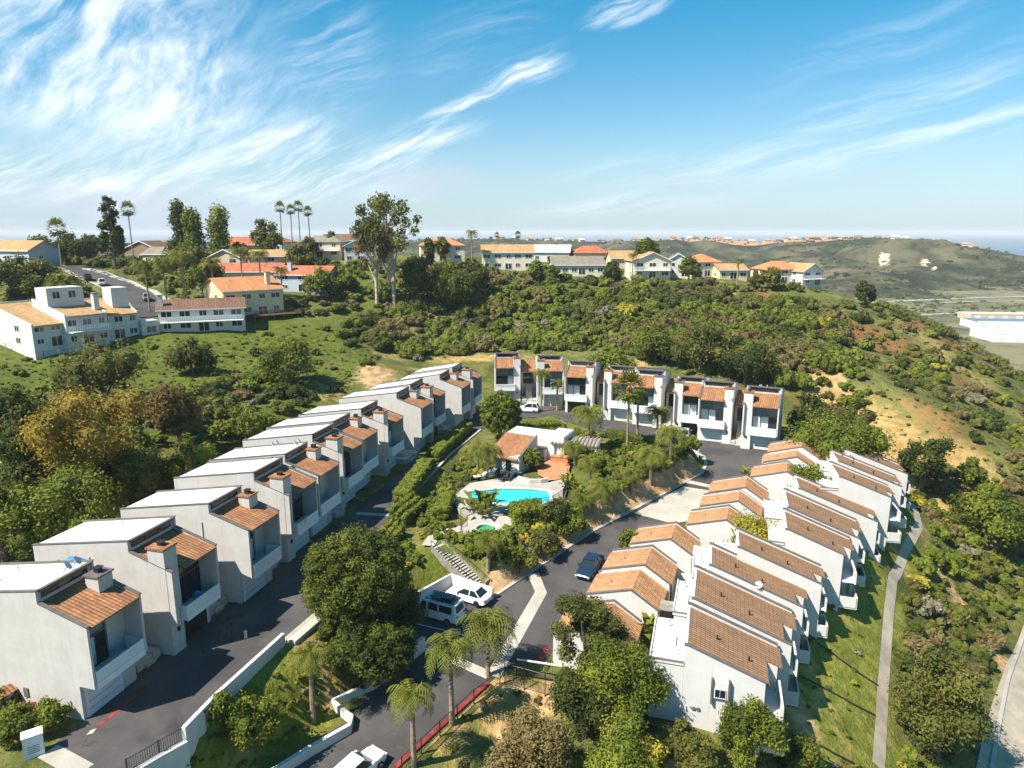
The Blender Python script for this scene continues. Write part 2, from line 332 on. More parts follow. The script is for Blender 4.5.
# asphalt with worn patches, cracks and oil stains
m, n, b = mat('asphalt', .92, .25); t = n.new('ShaderNodeTexCoord').outputs['Object']
c = n.mix(n.step(n.noise(t, .16, 5, .6, .5), .35, .7), (.052, .048, .048), (.088, .081, .077))
c = n.mix(n.math('MULTIPLY', n.step(n.noise(t, .5, 3, .6, 1.5), .60, .72), .4), c, (.095, .088, .08))
c = n.mix(n.math('MULTIPLY', n.step(n.noise(t, .33, 2, .5), .62, .72), .45), c, (.022, .02, .02))
vo = n.new('ShaderNodeTexVoronoi', feature='DISTANCE_TO_EDGE'); n.l.new(t, vo.inputs['Vector']); vo.inputs['Scale'].default_value = .17
wobv = n.noise(t, .8, 3); crack = n.step(n.math('ADD', vo.outputs[0], n.math('MULTIPLY', wobv, .012)), .0085, .0055)
c = n.mix(n.math('MULTIPLY', crack, .75), c, (.018, .017, .017)); n.l.new(c, b.inputs['Base Color'])
n.l.new(n.bump(n.noise(t, 26, 2), .3, .02), b.inputs['Normal'])
# ground: grass, scrub litter, dry grass and bare earth, steered by where each grows
m, n, b = mat('ground', .95, .15); t = n.new('ShaderNodeTexCoord').outputs['Object']
def att(nm):
    a = n.new('ShaderNodeAttribute'); a.attribute_name = nm; return a.outputs['Fac']
n1 = n.noise(t, .09, 6, .62, .4); n2 = n.noise(t, .6, 5, .65); n3 = n.noise(t, 2.6, 4, .7)
c = n.mix(n.step(n1, .36, .64), (0.078, 0.092, 0.021), (0.170, 0.165, 0.046))
c = n.mix(n.math('MULTIPLY', n.step(n2, .42, .66), .75), c, (0.050, 0.055, 0.016))
gr = n.mix(n.step(n2, .38, .66), (0.066, 0.092, 0.011), (0.132, 0.141, 0.022)); gr = n.mix(n.math('MULTIPLY', n.step(n3, .45, .7), .65), gr, (0.044, 0.067, 0.011))
gr = n.mix(n.math('MULTIPLY', n.step(n.noise(t, .22, 4, .6), .55, .72), .6), gr, (0.141, 0.107, 0.042))
dn = n.mix(n.step(n2, .35, .66), (0.283, 0.186, 0.062), (0.441, 0.303, 0.116)); dn = n.mix(n.math('MULTIPLY', n.step(n3, .5, .7), .5), dn, (0.178, 0.127, 0.041))
ea = n.mix(n.step(n2, .35, .66), (0.341, 0.205, 0.098), (0.511, 0.343, 0.184)); ea = n.mix(n.math('MULTIPLY', n.step(n3, .5, .7), .5), ea, (0.213, 0.119, 0.057))
rust = n.mix(n.step(n3, .35, .66), (0.142, 0.059, 0.021), (0.284, 0.125, 0.046))
def blend(c, a, nm, soft=.22):
    f = n.math('ADD', att(nm), n.math('MULTIPLY', n.math('SUBTRACT', n2, .5), .9)); return n.mix(n.step(f, .5 - soft, .5 + soft), c, a)
md = n.mix(n.step(n2, .36, .66), (.125, .145, .020), (.235, .225, .038)); md = n.mix(n.math('MULTIPLY', n.step(n3, .45, .7), .6), md, (.085, .110, .016)); md = n.mix(n.math('MULTIPLY', n.step(n.noise(t, .3, 5, .65), .54, .66), .7), md, (.30, .235, .09))
c = blend(c, gr, 'lush'); c = blend(c, md, 'meadow'); c = blend(c, dn, 'dry'); c = blend(c, ea, 'earth'); c = blend(c, rust, 'rust')
vl = n.mix(n.step(n.noise(t, .012, 6, .65), .42, .6), (.11, .115, .06), (.19, .165, .095)); vl = n.mix(n.step(n.noise(t, .05, 5, .7), .52, .66), vl, (.045, .06, .032))
c = n.mix(att('valley'), c, vl)
n.l.new(c, b.inputs['Base Color']); n.l.new(n.bump(n.math('ADD', n2, n.math('MULTIPLY', n3, .6)), .9, .35), b.inputs['Normal'])
m, n, b = mat('mesa', .95, .1); t = n.new('ShaderNodeTexCoord').outputs['Object']
c = n.mix(n.step(n.noise(t, .012, 7, .68), .40, .62), (.014, .022, .008), (.105, .095, .048))
c = n.mix(n.math('MULTIPLY', n.step(n.noise(t, .03, 6, .7), .5, .62), .7), c, (.016, .022, .010))
c = n.mix(n.math('MULTIPLY', n.step(n.noise(t, .008, 4, .6, 1.0), .56, .68), .6), c, (.24, .15, .10))
a_ = n.new('ShaderNodeAttribute'); a_.attribute_name = 'top'; c = n.mix(n.step(n.math('ADD', a_.outputs['Fac'], n.math('MULTIPLY', n.math('SUBTRACT', n.noise(t, .02, 5, .7), .5), 1.1)), .42, .6), c, (.40, .22, .11))
a_ = n.new('ShaderNodeAttribute'); a_.attribute_name = 'scar'; c = n.mix(n.step(n.math('ADD', a_.outputs['Fac'], n.math('MULTIPLY', n.math('SUBTRACT', n.noise(t, .09, 6, .75, 1.0), .5), 2.4)), .42, .60), c, (.58, .46, .32))
n.l.new(c, b.inputs['Base Color'])
m, n, b = mat('sea', .3, .5); b.inputs['Base Color'].default_value = (.04, .08, .12, 1)
# foliage: colour by clump and leaf ('tint' is botanical variation) and by plant
def foliage(name, dark, mid, light, var=.35, trans=.28):
    m, n, b = mat(name, .7, .25); oi = n.new('ShaderNodeObjectInfo')
    a = n.new('ShaderNodeAttribute'); a.attribute_name = 'tint'
    f = n.math('ADD', a.outputs['Fac'], n.math('MULTIPLY', n.math('SUBTRACT', oi.outputs['Random'], .5), var), clamp=True)
    c = n.ramp(f, [(.05, dark), (.5, mid), (.95, light)]); n.l.new(c, b.inputs['Base Color'])
    tr = n.new('ShaderNodeBsdfTranslucent'); n.l.new(n.mix(.5, c, tuple(x * 1.2 for x in light)), tr.inputs[0])
    mx = n.new('ShaderNodeMixShader'); mx.inputs[0].default_value = trans
    out = m.node_tree.nodes['Material Output']; n.l.new(b.outputs[0], mx.inputs[1]); n.l.new(tr.outputs[0], mx.inputs[2]); n.l.new(mx.outputs[0], out.inputs[0]); return m
foliage('leaf_green', (0.054, 0.073, 0.008), (0.109, 0.134, 0.012), (0.191, 0.205, 0.020))
foliage('leaf_dark', (0.029, 0.044, 0.008), (0.058, 0.073, 0.011), (0.102, 0.115, 0.015))
foliage('leaf_ficus', (0.032, 0.047, 0.006), (0.064, 0.082, 0.009), (0.133, 0.147, 0.019))
foliage('leaf_bright', (0.083, 0.110, 0.010), (0.138, 0.169, 0.017), (0.217, 0.230, 0.029))
foliage('leaf_olive', (0.059, 0.069, 0.012), (0.110, 0.114, 0.019), (0.170, 0.162, 0.031))
foliage('leaf_grey', (0.090, 0.073, 0.025), (0.159, 0.122, 0.043), (0.245, 0.179, 0.065))
foliage('leaf_gold', (0.148, 0.108, 0.015), (0.265, 0.186, 0.025), (0.382, 0.255, 0.038))
foliage('leaf_rust', (.065, .052, .016), (.112, .082, .024), (.170, .112, .034))
foliage('leaf_dry', (.085, .075, .042), (.150, .130, .075), (.22, .19, .12), trans=.1)
foliage('leaf_lime', (0.199, 0.186, 0.017), (0.317, 0.275, 0.026), (0.453, 0.370, 0.046))
foliage('palm_leaf', (0.061, 0.078, 0.009), (0.119, 0.135, 0.014), (0.212, 0.206, 0.027))
foliage('palm_skirt', (0.217, 0.102, 0.026), (0.345, 0.166, 0.046), (0.472, 0.243, 0.069), trans=.1)
foliage('flower_yellow', (0.634, 0.307, 0.008), (0.996, 0.486, 0.015), (1.111, 0.626, 0.045))
foliage('flower_pink', (0.399, 0.038, 0.046), (0.634, 0.077, 0.091), (0.815, 0.154, 0.151))

# ------------------------------------------------------------------ mesh builder and tagging
class MB:
    def __init__(s, w=None):
        s.v = []; s.f = []; s.w = w       # w: mirror x -> w - x
    def add(s, vs, fs):
        k = len(s.v)
        if s.w is not None:
            vs = [(s.w - x, y, z) for x, y, z in vs]; fs = [f[::-1] for f in fs]
        s.v += [tuple(map(float, q)) for q in vs]; s.f += [tuple(i + k for i in f) for f in fs]; return s
    def box(s, x0, x1, y0, y1, z0, z1):
        return s.add([(x0, y0, z0), (x1, y0, z0), (x1, y1, z0), (x0, y1, z0), (x0, y0, z1), (x1, y0, z1), (x1, y1, z1), (x0, y1, z1)],
                     [(0, 3, 2, 1), (4, 5, 6, 7), (0, 1, 5, 4), (1, 2, 6, 5), (2, 3, 7, 6), (3, 0, 4, 7)])
    def prism_x(s, prof, x0, x1):         # prof in (y,z), counter-clockwise seen from +x
        n = len(prof); a = sum(prof[i][0] * prof[(i + 1) % n][1] - prof[(i + 1) % n][0] * prof[i][1] for i in range(n))
        if a < 0: prof = prof[::-1]
        return s.add([(x0, y, z) for y, z in prof] + [(x1, y, z) for y, z in prof],
                     [tuple(range(n))[::-1], tuple(range(n, 2 * n))] + [(i, (i + 1) % n, (i + 1) % n + n, i + n) for i in range(n)])
    def prism_y(s, prof, y0, y1):         # prof in (x,z)
        n = len(prof); a = sum(prof[i][0] * prof[(i + 1) % n][1] - prof[(i + 1) % n][0] * prof[i][1] for i in range(n))
        if a < 0: prof = prof[::-1]
        return s.add([(x, y0, z) for x, z in prof] + [(x, y1, z) for x, z in prof],
                     [tuple(range(n)), tuple(range(n, 2 * n))[::-1]] + [(i, i + n, (i + 1) % n + n, (i + 1) % n) for i in range(n)])
    def prism_z(s, prof, z0, z1):         # prof in (x,y); z0,z1 numbers
        n = len(prof); a = sum(prof[i][0] * prof[(i + 1) % n][1] - prof[(i + 1) % n][0] * prof[i][1] for i in range(n))
        if a < 0: prof = prof[::-1]
        return s.add([(x, y, z0) for x, y in prof] + [(x, y, z1) for x, y in prof],
                     [tuple(range(n))[::-1], tuple(range(n, 2 * n))] + [(i, (i + 1) % n, (i + 1) % n + n, i + n) for i in range(n)])
    def bar(s, a, b, r, r2=None, n=6):
        return s.tube([a, b], [r, r if r2 is None else r2], n)
    def tube(s, path, rad, n=6):
        path = [Vector(p) for p in path]
        if not hasattr(rad, '__len__'): rad = [rad] * len(path)
        vs = []; fs = []; up = None
        for i, p in enumerate(path):
            t = (path[min(i + 1, len(path) - 1)] - path[max(i - 1, 0)]).normalized()
            ref = Vector((0, 0, 1)) if abs(t.z) < .95 else Vector((1, 0, 0))
            a = t.cross(ref).normalized(); b = t.cross(a)
            for k in range(n):
                th = 2 * math.pi * k / n; vs.append(tuple(p + (a * math.cos(th) + b * math.sin(th)) * rad[i]))
        for i in range(len(path) - 1):
            for k in range(n):
                fs.append((i * n + k, i * n + (k + 1) % n, (i + 1) * n + (k + 1) % n, (i + 1) * n + k))
        fs.append(tuple(range(n))[::-1]); fs.append(tuple(range(len(vs) - n, len(vs))))
        fs = [f[::-1] for f in fs]
        return s.add(vs, fs)
    def cyl(s, x, y, z0, z1, r, n=12):
        return s.tube([(x, y, z0), (x, y, z1)], r, n)
    def lathe(s, prof, n=14, cx=0, cy=0):
        k = len(prof); vs = [(cx + r * math.cos(2 * math.pi * j / n), cy + r * math.sin(2 * math.pi * j / n), z) for j in range(n) for r, z in prof]
        return s.add(vs, [(j * k + i, ((j + 1) % n) * k + i, ((j + 1) % n) * k + i + 1, j * k + i + 1) for j in range(n) for i in range(k - 1)])
    def build(s, name, m, parent=None, smooth_=False, **tags):
        me = bpy.data.meshes.new(name); me.from_pydata(s.v, [], s.f)
        uv = me.uv_layers.new(name='UVMap')
        for p in me.polygons:
            nn = p.normal; uax = Vector((-nn.y, nn.x, 0))
            uax = uax.normalized() if uax.length > .02 else Vector((1, 0, 0)); vax = nn.cross(uax)
            for li in p.loop_indices:
                co = me.vertices[me.loops[li].vertex_index].co; uv.data[li].uv = (co.dot(uax), co.dot(vax))
        if smooth_:
            for p in me.polygons: p.use_smooth = True
        me.materials.append(MAT[m]); o = bpy.data.objects.new(name, me); C.objects.link(o)
        if parent is not None: o.parent = parent
        return tag(o, **tags)
def tag(o, label=None, cat=None, group=None, kind=None):
    for k, v in (('label', label), ('category', cat), ('group', group), ('kind', kind)):
        if v: o[k] = v
    return o
def thing(name, label, cat, loc, rz=0, group=None):
    o = bpy.data.objects.new(name, None); C.objects.link(o); o.location = loc; o.rotation_euler = (0, 0, rz); o.empty_display_size = .3
    return tag(o, label, cat, group)
def dup(root, loc, rz=None, label=None, scale=None, group=None):
    r = root.copy(); C.objects.link(r); r.location = loc
    if rz is not None: r.rotation_euler = (0, 0, rz)
    if scale is not None: r.scale = (scale,) * 3 if not hasattr(scale, '__len__') else scale
    if label: r['label'] = label
    if group: r['group'] = group
    for ch in list(root.children):
        c = ch.copy(); C.objects.link(c); c.parent = r
        for g in list(ch.children):
            d = g.copy(); C.objects.link(d); d.parent = c
    return r
def drape(name, poly, m, zf, lift, step=1.15, kind='structure', parent=None, thick=0.0, **tags):
    """sheet (or slab) laid over the ground inside a polygon"""
    bm = bmesh.new(); vs = [bm.verts.new((p[0], p[1], 0)) for p in poly]; f = bm.faces.new(vs); f.normal_update(); bmesh.ops.triangulate(bm, faces=[f])
    xs = [p[0] for p in poly]; ys = [p[1] for p in poly]
    for ax, lo_, hi_ in ((0, min(xs), max(xs)), (1, min(ys), max(ys))):
        k = math.ceil(lo_ / step) * step
        while k < hi_:
            co = (k, 0, 0) if ax == 0 else (0, k, 0); no = (1, 0, 0) if ax == 0 else (0, 1, 0)
            bmesh.ops.bisect_plane(bm, geom=bm.verts[:] + bm.edges[:] + bm.faces[:], plane_co=co, plane_no=no); k += step
    for v in bm.verts: v.co.z = zf(v.co.x, v.co.y) + lift
    for f in bm.faces:
        f.normal_update()
        if f.normal.z < 0: f.normal_flip()
    if thick:
        r = bmesh.ops.extrude_face_region(bm, geom=bm.faces[:]); top = [g for g in r['geom'] if isinstance(g, bmesh.types.BMVert)]
        for v in top: v.co.z += thick
    me = bpy.data.meshes.new(name); bm.to_mesh(me); bm.free(); me.materials.append(MAT[m])
    o = bpy.data.objects.new(name, me); C.objects.link(o)
    if parent: o.parent = parent
    tags.setdefault('kind', kind); return tag(o, **tags)
def ribbon(pts, wdt, side=0):
    """polygon of a strip of given width along a polyline (side -1/0/1)"""
    L, Rr = [], []; pts = [Vector(p[:2]) for p in pts]
    for i, p in enumerate(pts):
        t = (pts[min(i + 1, len(pts) - 1)] - pts[max(i - 1, 0)]).normalized(); nn = Vector((-t.y, t.x))
        a, b_ = {0: (.5, .5), 1: (1, 0), -1: (0, 1)}[side]
        L.append(p + nn * wdt * a); Rr.append(p - nn * wdt * b_)
    return [tuple(q) for q in L] + [tuple(q) for q in Rr[::-1]]
zflat = lambda x, y: ZL
zrf = lambda x, y: float(zR(y))
# ------------------------------------------------------------------ ground sheet
def blobs(lst):
    out = np.zeros(GX.shape)
    for px, py, rx, ry, a in lst:
        x, y, z = hit(px, py)
        sc = math.hypot(math.hypot(x, y), H - z) / F; dep = sc / max(.12, (H - z) / math.hypot(math.hypot(x, y), H - z))
        out = np.maximum(out, a * np.exp(-(((GX - x) / (rx * sc)) ** 2 + ((GY - y) / (ry * dep)) ** 2)))
    return out
def np_hz(): pass
A_lush = blobs([(60, 365, 130, 30, 1), (200, 350, 120, 25, 1), (310, 370, 80, 40, .9), (120, 400, 90, 40, .6), (250, 400, 60, 40, .8), (30, 380, 60, 40, .8), (560, 283, 70, 12, 1), (350, 285, 60, 14, .8), (840, 620, 28, 60, 1), (870, 560, 22, 40, 1), (850, 590, 20, 40, 1), (830, 720, 40, 50, .8), (890, 520, 20, 30, 1), (745, 335, 22, 50, .7), (760, 320, 30, 25, .7),
                (210, 740, 40, 30, .8), (270, 690, 40, 30, .6), (620, 425, 60, 12, 1), (620, 470, 80, 40, .7), (520, 560, 60, 30, .6), (950, 640, 60, 90, .35), (430, 565, 50, 25, .7), (560, 690, 20, 12, .6), (800, 295, 40, 12, .6)])
A_dry = blobs([(838, 408, 26, 13, .9), (890, 442, 42, 24, 1), (945, 490, 46, 20, 1), (985, 520, 30, 14, .7), (925, 415, 30, 12, .6), (826, 400, 16, 14, .7), (960, 470, 40, 18, .8), (1000, 345, 30, 12, 1), (1010, 352, 20, 10, 1), (790, 350, 14, 30, .5), (330, 392, 40, 8, .5), (390, 356, 30, 5, .5), (480, 358, 80, 3, .7), (640, 364, 50, 4, .6), (500, 710, 40, 24, .8), (450, 740, 30, 30, .6), (310, 650, 30, 12, .8), (800, 720, 24, 34, .6), (810, 670, 16, 40, .6), (950, 360, 30, 20, .5), (420, 372, 20, 5, .6), (930, 440, 30, 30, .5), (1000, 600, 25, 60, .4)])
A_earth = blobs([(795, 345, 6, 40, .9), (805, 380, 8, 30, .8), (790, 690, 14, 45, .9), (545, 700, 30, 16, .8), (500, 735, 14, 18, .6), (730, 298, 12, 8, .7), (330, 690, 14, 10, .7), (20, 470, 60, 14, .8), (900, 560, 12, 24, .4), (640, 350, 20, 8, .5), (985, 640, 14, 60, .7), (1005, 560, 10, 30, .5), (375, 375, 30, 8, .7), (520, 690, 20, 10, .6), (660, 760, 24, 16, .7)])
A_meadow = blobs([(835, 620, 26, 70, 1), (868, 560, 22, 40, 1), (848, 590, 22, 40, 1), (825, 720, 40, 60, .9), (845, 680, 24, 60, 1), (890, 520, 20, 30, 1), (860, 735, 16, 40, .9), (215, 738, 45, 34, 1), (265, 690, 50, 40, 1), (305, 665, 34, 26, .9), (240, 760, 40, 20, .9), (300, 705, 34, 20, .9), (450, 745, 30, 20, .6), (560, 695, 22, 14, .8), (940, 600, 20, 40, .4), (610, 422, 50, 10, .8), (635, 425, 30, 10, .8)])
A_rust = blobs([(775, 305, 20, 12, .7), (860, 335, 30, 8, .7), (890, 345, 40, 10, .6), (935, 330, 26, 10, .7), (900, 300, 26, 8, .6), (800, 400, 30, 20, .4), (940, 420, 40, 16, .5), (960, 380, 30, 10, .5), (690, 340, 20, 10, .4), (830, 430, 20, 12, .5)])
_dk = np.full(GX.shape, 1e9)
for _a, _b in zip(K_R[3:-1], K_R[4:]):
    _ex, _ey = _b[0] - _a[0], _b[1] - _a[1]; _t = np.clip(((GX - _a[0]) * _ex + (GY - _a[1]) * _ey) / (_ex * _ex + _ey * _ey), 0, 1); _dk = np.minimum(_dk, np.hypot(GX - _a[0] - _t * _ex, GY - _a[1] - _t * _ey))
A_earth = np.maximum(A_earth, smooth((2.2 - _dk) / .8))
gv = np.stack([GX.ravel(), GY.ravel(), GZ.ravel()], 1); ny, nx = GX.shape
ii = (np.arange(ny - 1)[:, None] * nx + np.arange(nx - 1)[None, :]).ravel()
gf = np.stack([ii, ii + 1, ii + 1 + nx, ii + nx], 1)
def np_mesh(name, v, f, m, attrs=None, parent=None, **tags):
    me = bpy.data.meshes.new(name); k = f.shape[1]; me.vertices.add(len(v)); me.vertices.foreach_set('co', np.ascontiguousarray(v, np.float32).ravel())
    me.loops.add(f.size); me.loops.foreach_set('vertex_index', f.astype(np.int32).ravel()); me.polygons.add(len(f))
    me.polygons.foreach_set('loop_start', np.arange(0, f.size, k, dtype=np.int32)); me.polygons.foreach_set('loop_total', np.full(len(f), k, np.int32))
    for nm, (dom, a) in (attrs or {}).items():
        at = me.attributes.new(nm, 'FLOAT', dom); at.data.foreach_set('value', np.ascontiguousarray(a, np.float32).ravel())
    me.update(calc_edges=True); me.validate(); me.materials.append(MAT[m]) if m else None
    if name is None: return me
    o = bpy.data.objects.new(name, me); C.objects.link(o)
    if parent: o.parent = parent
    return tag(o, **tags)
valley = np.clip(np.maximum(far, smooth((GY - 330) / 40)) * 1.4 - .2, 0, 1)
g = np_mesh('ground', gv, gf, 'ground', {'lush': ('POINT', A_lush), 'meadow': ('POINT', A_meadow), 'dry': ('POINT', A_dry), 'earth': ('POINT', A_earth), 'rust': ('POINT', A_rust), 'valley': ('POINT', valley)}, kind='structure')
g.data.polygons.foreach_set('use_smooth', np.ones(len(gf), bool))
# ------------------------------------------------------------------ far mesa across the valley, sea beyond
sil = np.array([(-140, 243), (330, 243), (430, 240), (500, 238.5), (600, 242), (640, 240), (690, 238.5), (740, 242.5), (780, 239), (870, 238.5), (905, 243), (950, 248.5), (985, 256), (1010, 265), (1030, 275), (1060, 290), (1090, 306)], float)
pxs = np.arange(-140, 1088, 3.0); sy = np.interp(pxs, sil[:, 0], sil[:, 1]); T = np.linspace(-.05, 1.35, 70)
mv = np.zeros((len(T), len(pxs), 3)); top = np.zeros((len(T), len(pxs))); scar = np.zeros_like(top)
for i, (a, b_) in enumerate(zip(pxs, sy)):
    yc = 1450 - 350 * smooth((a - 700) / 380); y0 = 760 - 60 * smooth((a - 600) / 300); zc = PY(a, b_, yc)[2]
    r = ray(a, 384); kx = r[0] / r[1] * (1.0)
    kx = (a - CX) / F / (math.cos(PITCH) - 0.18 * math.sin(PITCH))
    for j, t_ in enumerate(T):
        tt = max(0., min(t_, 1)); y = y0 + (yc - y0) * t_; x = kx * y
        s_ = smooth(tt) * .55 + tt ** .8 * .45
        gul = (abs(vnoise(np.array([x]), np.array([y * .22]), 62, 5)[0] - .5) * 2 - .5) * 26 + (vnoise(np.array([x]), np.array([y]), 55, 6)[0] - .5) * 16 + (vnoise(np.array([x]), np.array([y]), 20, 7)[0] - .5) * 6
        z = VALLEY - 3 + (zc - VALLEY + 3) * s_ + gul * (smooth(tt * 3) * smooth((1 - tt) * 3.2)) * smooth((zc - VALLEY) / 30)
        if t_ > 1: z = zc - (t_ - 1) * (25 + 1.3 * (H - zc))
        mv[j, i] = (x, y, z); pp = px_of(x, y, z)
        top[j, i] = smooth((tt - .86) / .08) * (smooth((pp[0] - 640) / 60) * smooth((915 - pp[0]) / 40) * .9 + .35)
        scar[j, i] = max(math.exp(-((pp[0] - 884) / 6) ** 2 - ((pp[1] - 259) / 7) ** 2), .85 * math.exp(-((pp[0] - 925) / 5) ** 2 - ((pp[1] - 262) / 5) ** 2), .7 * math.exp(-((pp[0] - 934) / 4) ** 2 - ((pp[1] - 269) / 3) ** 2), .6 * math.exp(-((pp[0] - 860) / 3) ** 2 - ((pp[1] - 257) / 2) ** 2))
ny, nx = top.shape; ii = (np.arange(ny - 1)[:, None] * nx + np.arange(nx - 1)[None, :]).ravel()
o = np_mesh('mesa_hill', mv.reshape(-1, 3), np.stack([ii, ii + 1, ii + 1 + nx, ii + nx], 1), 'mesa', {'top': ('POINT', top), 'scar': ('POINT', scar)}, kind='structure')
MESA = mv
MB().add([(-20000, 1400, -36), (24000, 1400, -36), (24000, 40000, -36), (-20000, 40000, -36)], [(0, 1, 2, 3)]).build('sea', 'sea', kind='structure')

# ------------------------------------------------------------------ streets
left_poly = [q[:2] for q in E_L] + [rowpt(86, 6), rowpt(84, -.9), rowpt(0, -1.4), rowpt(-2.5, -1.2), rowpt(-6, 2), rowpt(-9, 3)]
drape('street', left_poly, 'asphalt', zflat, .05)
back_poly = [P(*q, ZL)[:2] for q in [(466, 440), (482, 429), (500, 421), (530, 418), (560, 422), (605, 433), (655, 440), (690, 450), (700, 458), (706, 464), (704, 473), (728, 483), (757, 480), (768, 466), (778, 452), (741, 446), (727, 441), (692, 437), (673, 432), (632, 424), (605, 419), (565, 411), (537, 404), (521, 400), (495, 400), (478, 410)]]
drape('cul_de_sac', back_poly, 'asphalt', lambda x, y: hz_at(x, y), .09)
low = [q[:2] for q in K_R[3:]] + [PR(*q)[:2] for q in [(450, 578), (413, 598), (398, 650), (388, 668), (371, 681), (351, 719), (273, 768), (215, 820), (330, 820), (396, 768), (469, 701), (497, 676), (520, 660), (545, 662), (592, 604), (615, 574), (640, 545), (678, 526), (706, 502), (724, 486)]]
drape('street', low, 'asphalt', zrf, .05)
drape('concrete_apron', [PR(*q)[:2] for q in [(634, 514), (683, 487), (709, 491), (716, 498), (693, 521), (672, 524)]], 'pale_concrete', zrf, .085)
drape('drain_gutter', [PR(*q)[:2] for q in [(684, 483), (688, 480.5), (722, 488), (722, 491)]], 'pale_concrete', zrf, .095)
drape('drain_gutter', ribbon([PR(*q) for q in [(533, 574), (541, 593), (520, 630), (493, 677)]], 1.25), 'pale_concrete', zrf, .085)
drape('drain_gutter', ribbon([PR(*q) for q in [(424, 648), (455, 661), (489, 676)]], 1.0), 'pale_concrete', zrf, .09)
drape('drain_gutter', ribbon([P(*q, ZL) for q in [(356, 514), (398, 516)]], .8), 'pale_concrete', zflat, .08)
drape('drain_gutter', ribbon([P(*q, ZL) for q in [(404, 455), (440, 460)]], .8), 'pale_concrete', zflat, .08)
drape('drain_gutter', ribbon([P(*q, ZL) for q in [(48, 752), (84, 772)]], 1.3), 'pale_concrete', zflat, .08)
# kerbs: real steps
def kerb(pts, zf, m='pale_concrete', wdt=.28, h=.14, side=0, name='kerb', seg=None):
    return drape(name, ribbon(pts, wdt, side), m, zf, .03, thick=h)
kerb(K_R[:4], lambda x, y: max(float(zR(y)), 4.3) if y > 92 else float(zR(y)), wdt=.55)
kerb(K_R[3:], zrf, wdt=.4)
kerb([P(*q, ZL) for q in [(284, 642), (320, 611), (352, 570), (395, 515), (423, 484), (450, 455), (481, 430)]], zflat, wdt=.35)
drape('pavement', ribbon([P(*q, ZL) for q in [(285, 641), (322, 610), (350, 574)]], 1.0, -1), 'concrete', zflat, -.35, thick=.50)
kerb([PR(*q) for q in [(396, 768), (469, 701), (488, 684)]], zrf, 'red_paint', wdt=.4)
drape('red_kerb_line', ribbon([P(*q, ZL) for q in [(97, 727), (113, 715), (146, 687)]], .32), 'red_paint', zflat, .06)
drape('pavement', [P(*q, ZL)[:2] for q in [(86, 736), (91, 731), (97, 729), (93, 734)]], 'concrete', zflat, .07)
drape('red_kerb_line', ribbon([PR(*q) for q in [(538, 661), (548, 648)]], .5), 'red_paint', zrf, .075)
hzf = lambda x, y: hz_at(x, y)
PATH = [hit(*q) for q in [(906, 497), (914, 508), (919, 526), (905, 551), (893, 578), (889, 610), (886, 650), (883, 690), (881, 730), (878, 775)]]
def swale(pts, w0):
    ds = [0]
    fine = []
    for a, b_ in zip(pts[:-1], pts[1:]):
        n_ = max(2, int(math.dist(a[:2], b_[:2]) / .8)); fine += [(a[0] + (b_[0] - a[0]) * k / n_, a[1] + (b_[1] - a[1]) * k / n_) for k in range(n_)]
    return ribbon(fine, w0)
drape('concrete_path', swale(PATH, 1.0), 'tan_concrete', hzf, .07)
ROAD = [hit(*q) for q in [(1045, 640), (1030, 680), (1018, 720), (1008, 768), (1000, 815)]]
drape('road', swale(ROAD, 4.5), 'tan_concrete', hzf, .10)
drape('kerb', swale([hit(*q) for q in [(1022, 640), (1008, 680), (1000, 720), (992, 768), (986, 805)]], .35), 'pale_concrete', hzf, .08, thick=.15)
RID = [hit(*q) for q in [(62, 268), (84, 272), (108, 281), (132, 292), (150, 305), (158, 318)]]
drape('street', swale(RID, 8.0), 'asphalt', hzf, .22)
for s in (-1, 1):
    drape('pavement', swale([(p[0] + s * 5.2, p[1] + .8 * s, 0) for p in RID], 1.8), 'pale_concrete', hzf, .22)
for pts, wd in (([(860, 303), (930, 300), (985, 297.5), (1060, 296)], 7), ([(940, 303), (975, 301.5), (1060, 301)], 5), ([(905, 316), (960, 313), (1050, 312)], 5)):
    drape('valley_road', swale([P(*q, VALLEY) for q in pts], wd), 'pale_concrete', hzf, .3, step=9)
# ------------------------------------------------------------------ street-side townhouses (left row and back row)
def window(mb_parent, x0, x1, z0, z1, y, w=None, panes=2, frame='bronze', glass='glass', fw=.06, curtain=None, axis='y', out=-1, name='window'):
    """framed window in a wall facing -y (axis 'y') or +x (axis 'x'); frame is the part, panes and curtain sub-parts"""
    def q(mb, a0, a1, d0, d1, c0, c1):
        return mb.box(a0, a1, min(d0, d1), max(d0, d1), c0, c1) if axis == 'y' else mb.box(min(d0, d1), max(d0, d1), a0, a1, c0, c1)
    o = out
    f = MB(w); q(f, x0, x1, y, y + o * .07, z0, z0 + fw); q(f, x0, x1, y, y + o * .07, z1 - fw, z1)
    for k in range(panes + 1):
        xx = x0 + (x1 - x0 - fw) * k / panes; q(f, xx, xx + fw, y, y + o * .065, z0 + fw, z1 - fw)
    fo = f.build(name, frame, mb_parent)
    g_ = MB(w); q(g_, x0 + fw, x1 - fw, y, y + o * .03, z0 + fw, z1 - fw); g_.build('pane', glass, fo)
    if curtain:
        c_ = MB(w)
        for k in curtain:
            a = x0 + (x1 - x0) * k / panes + fw * 1.6; b_ = x0 + (x1 - x0) * (k + 1) / panes - fw * .6; q(c_, a, b_, y + o * .031, y + o * .036, z0 + fw * 1.5, z1 - fw * 1.5)
        c_.build('curtain', 'curtain', fo)
    return fo
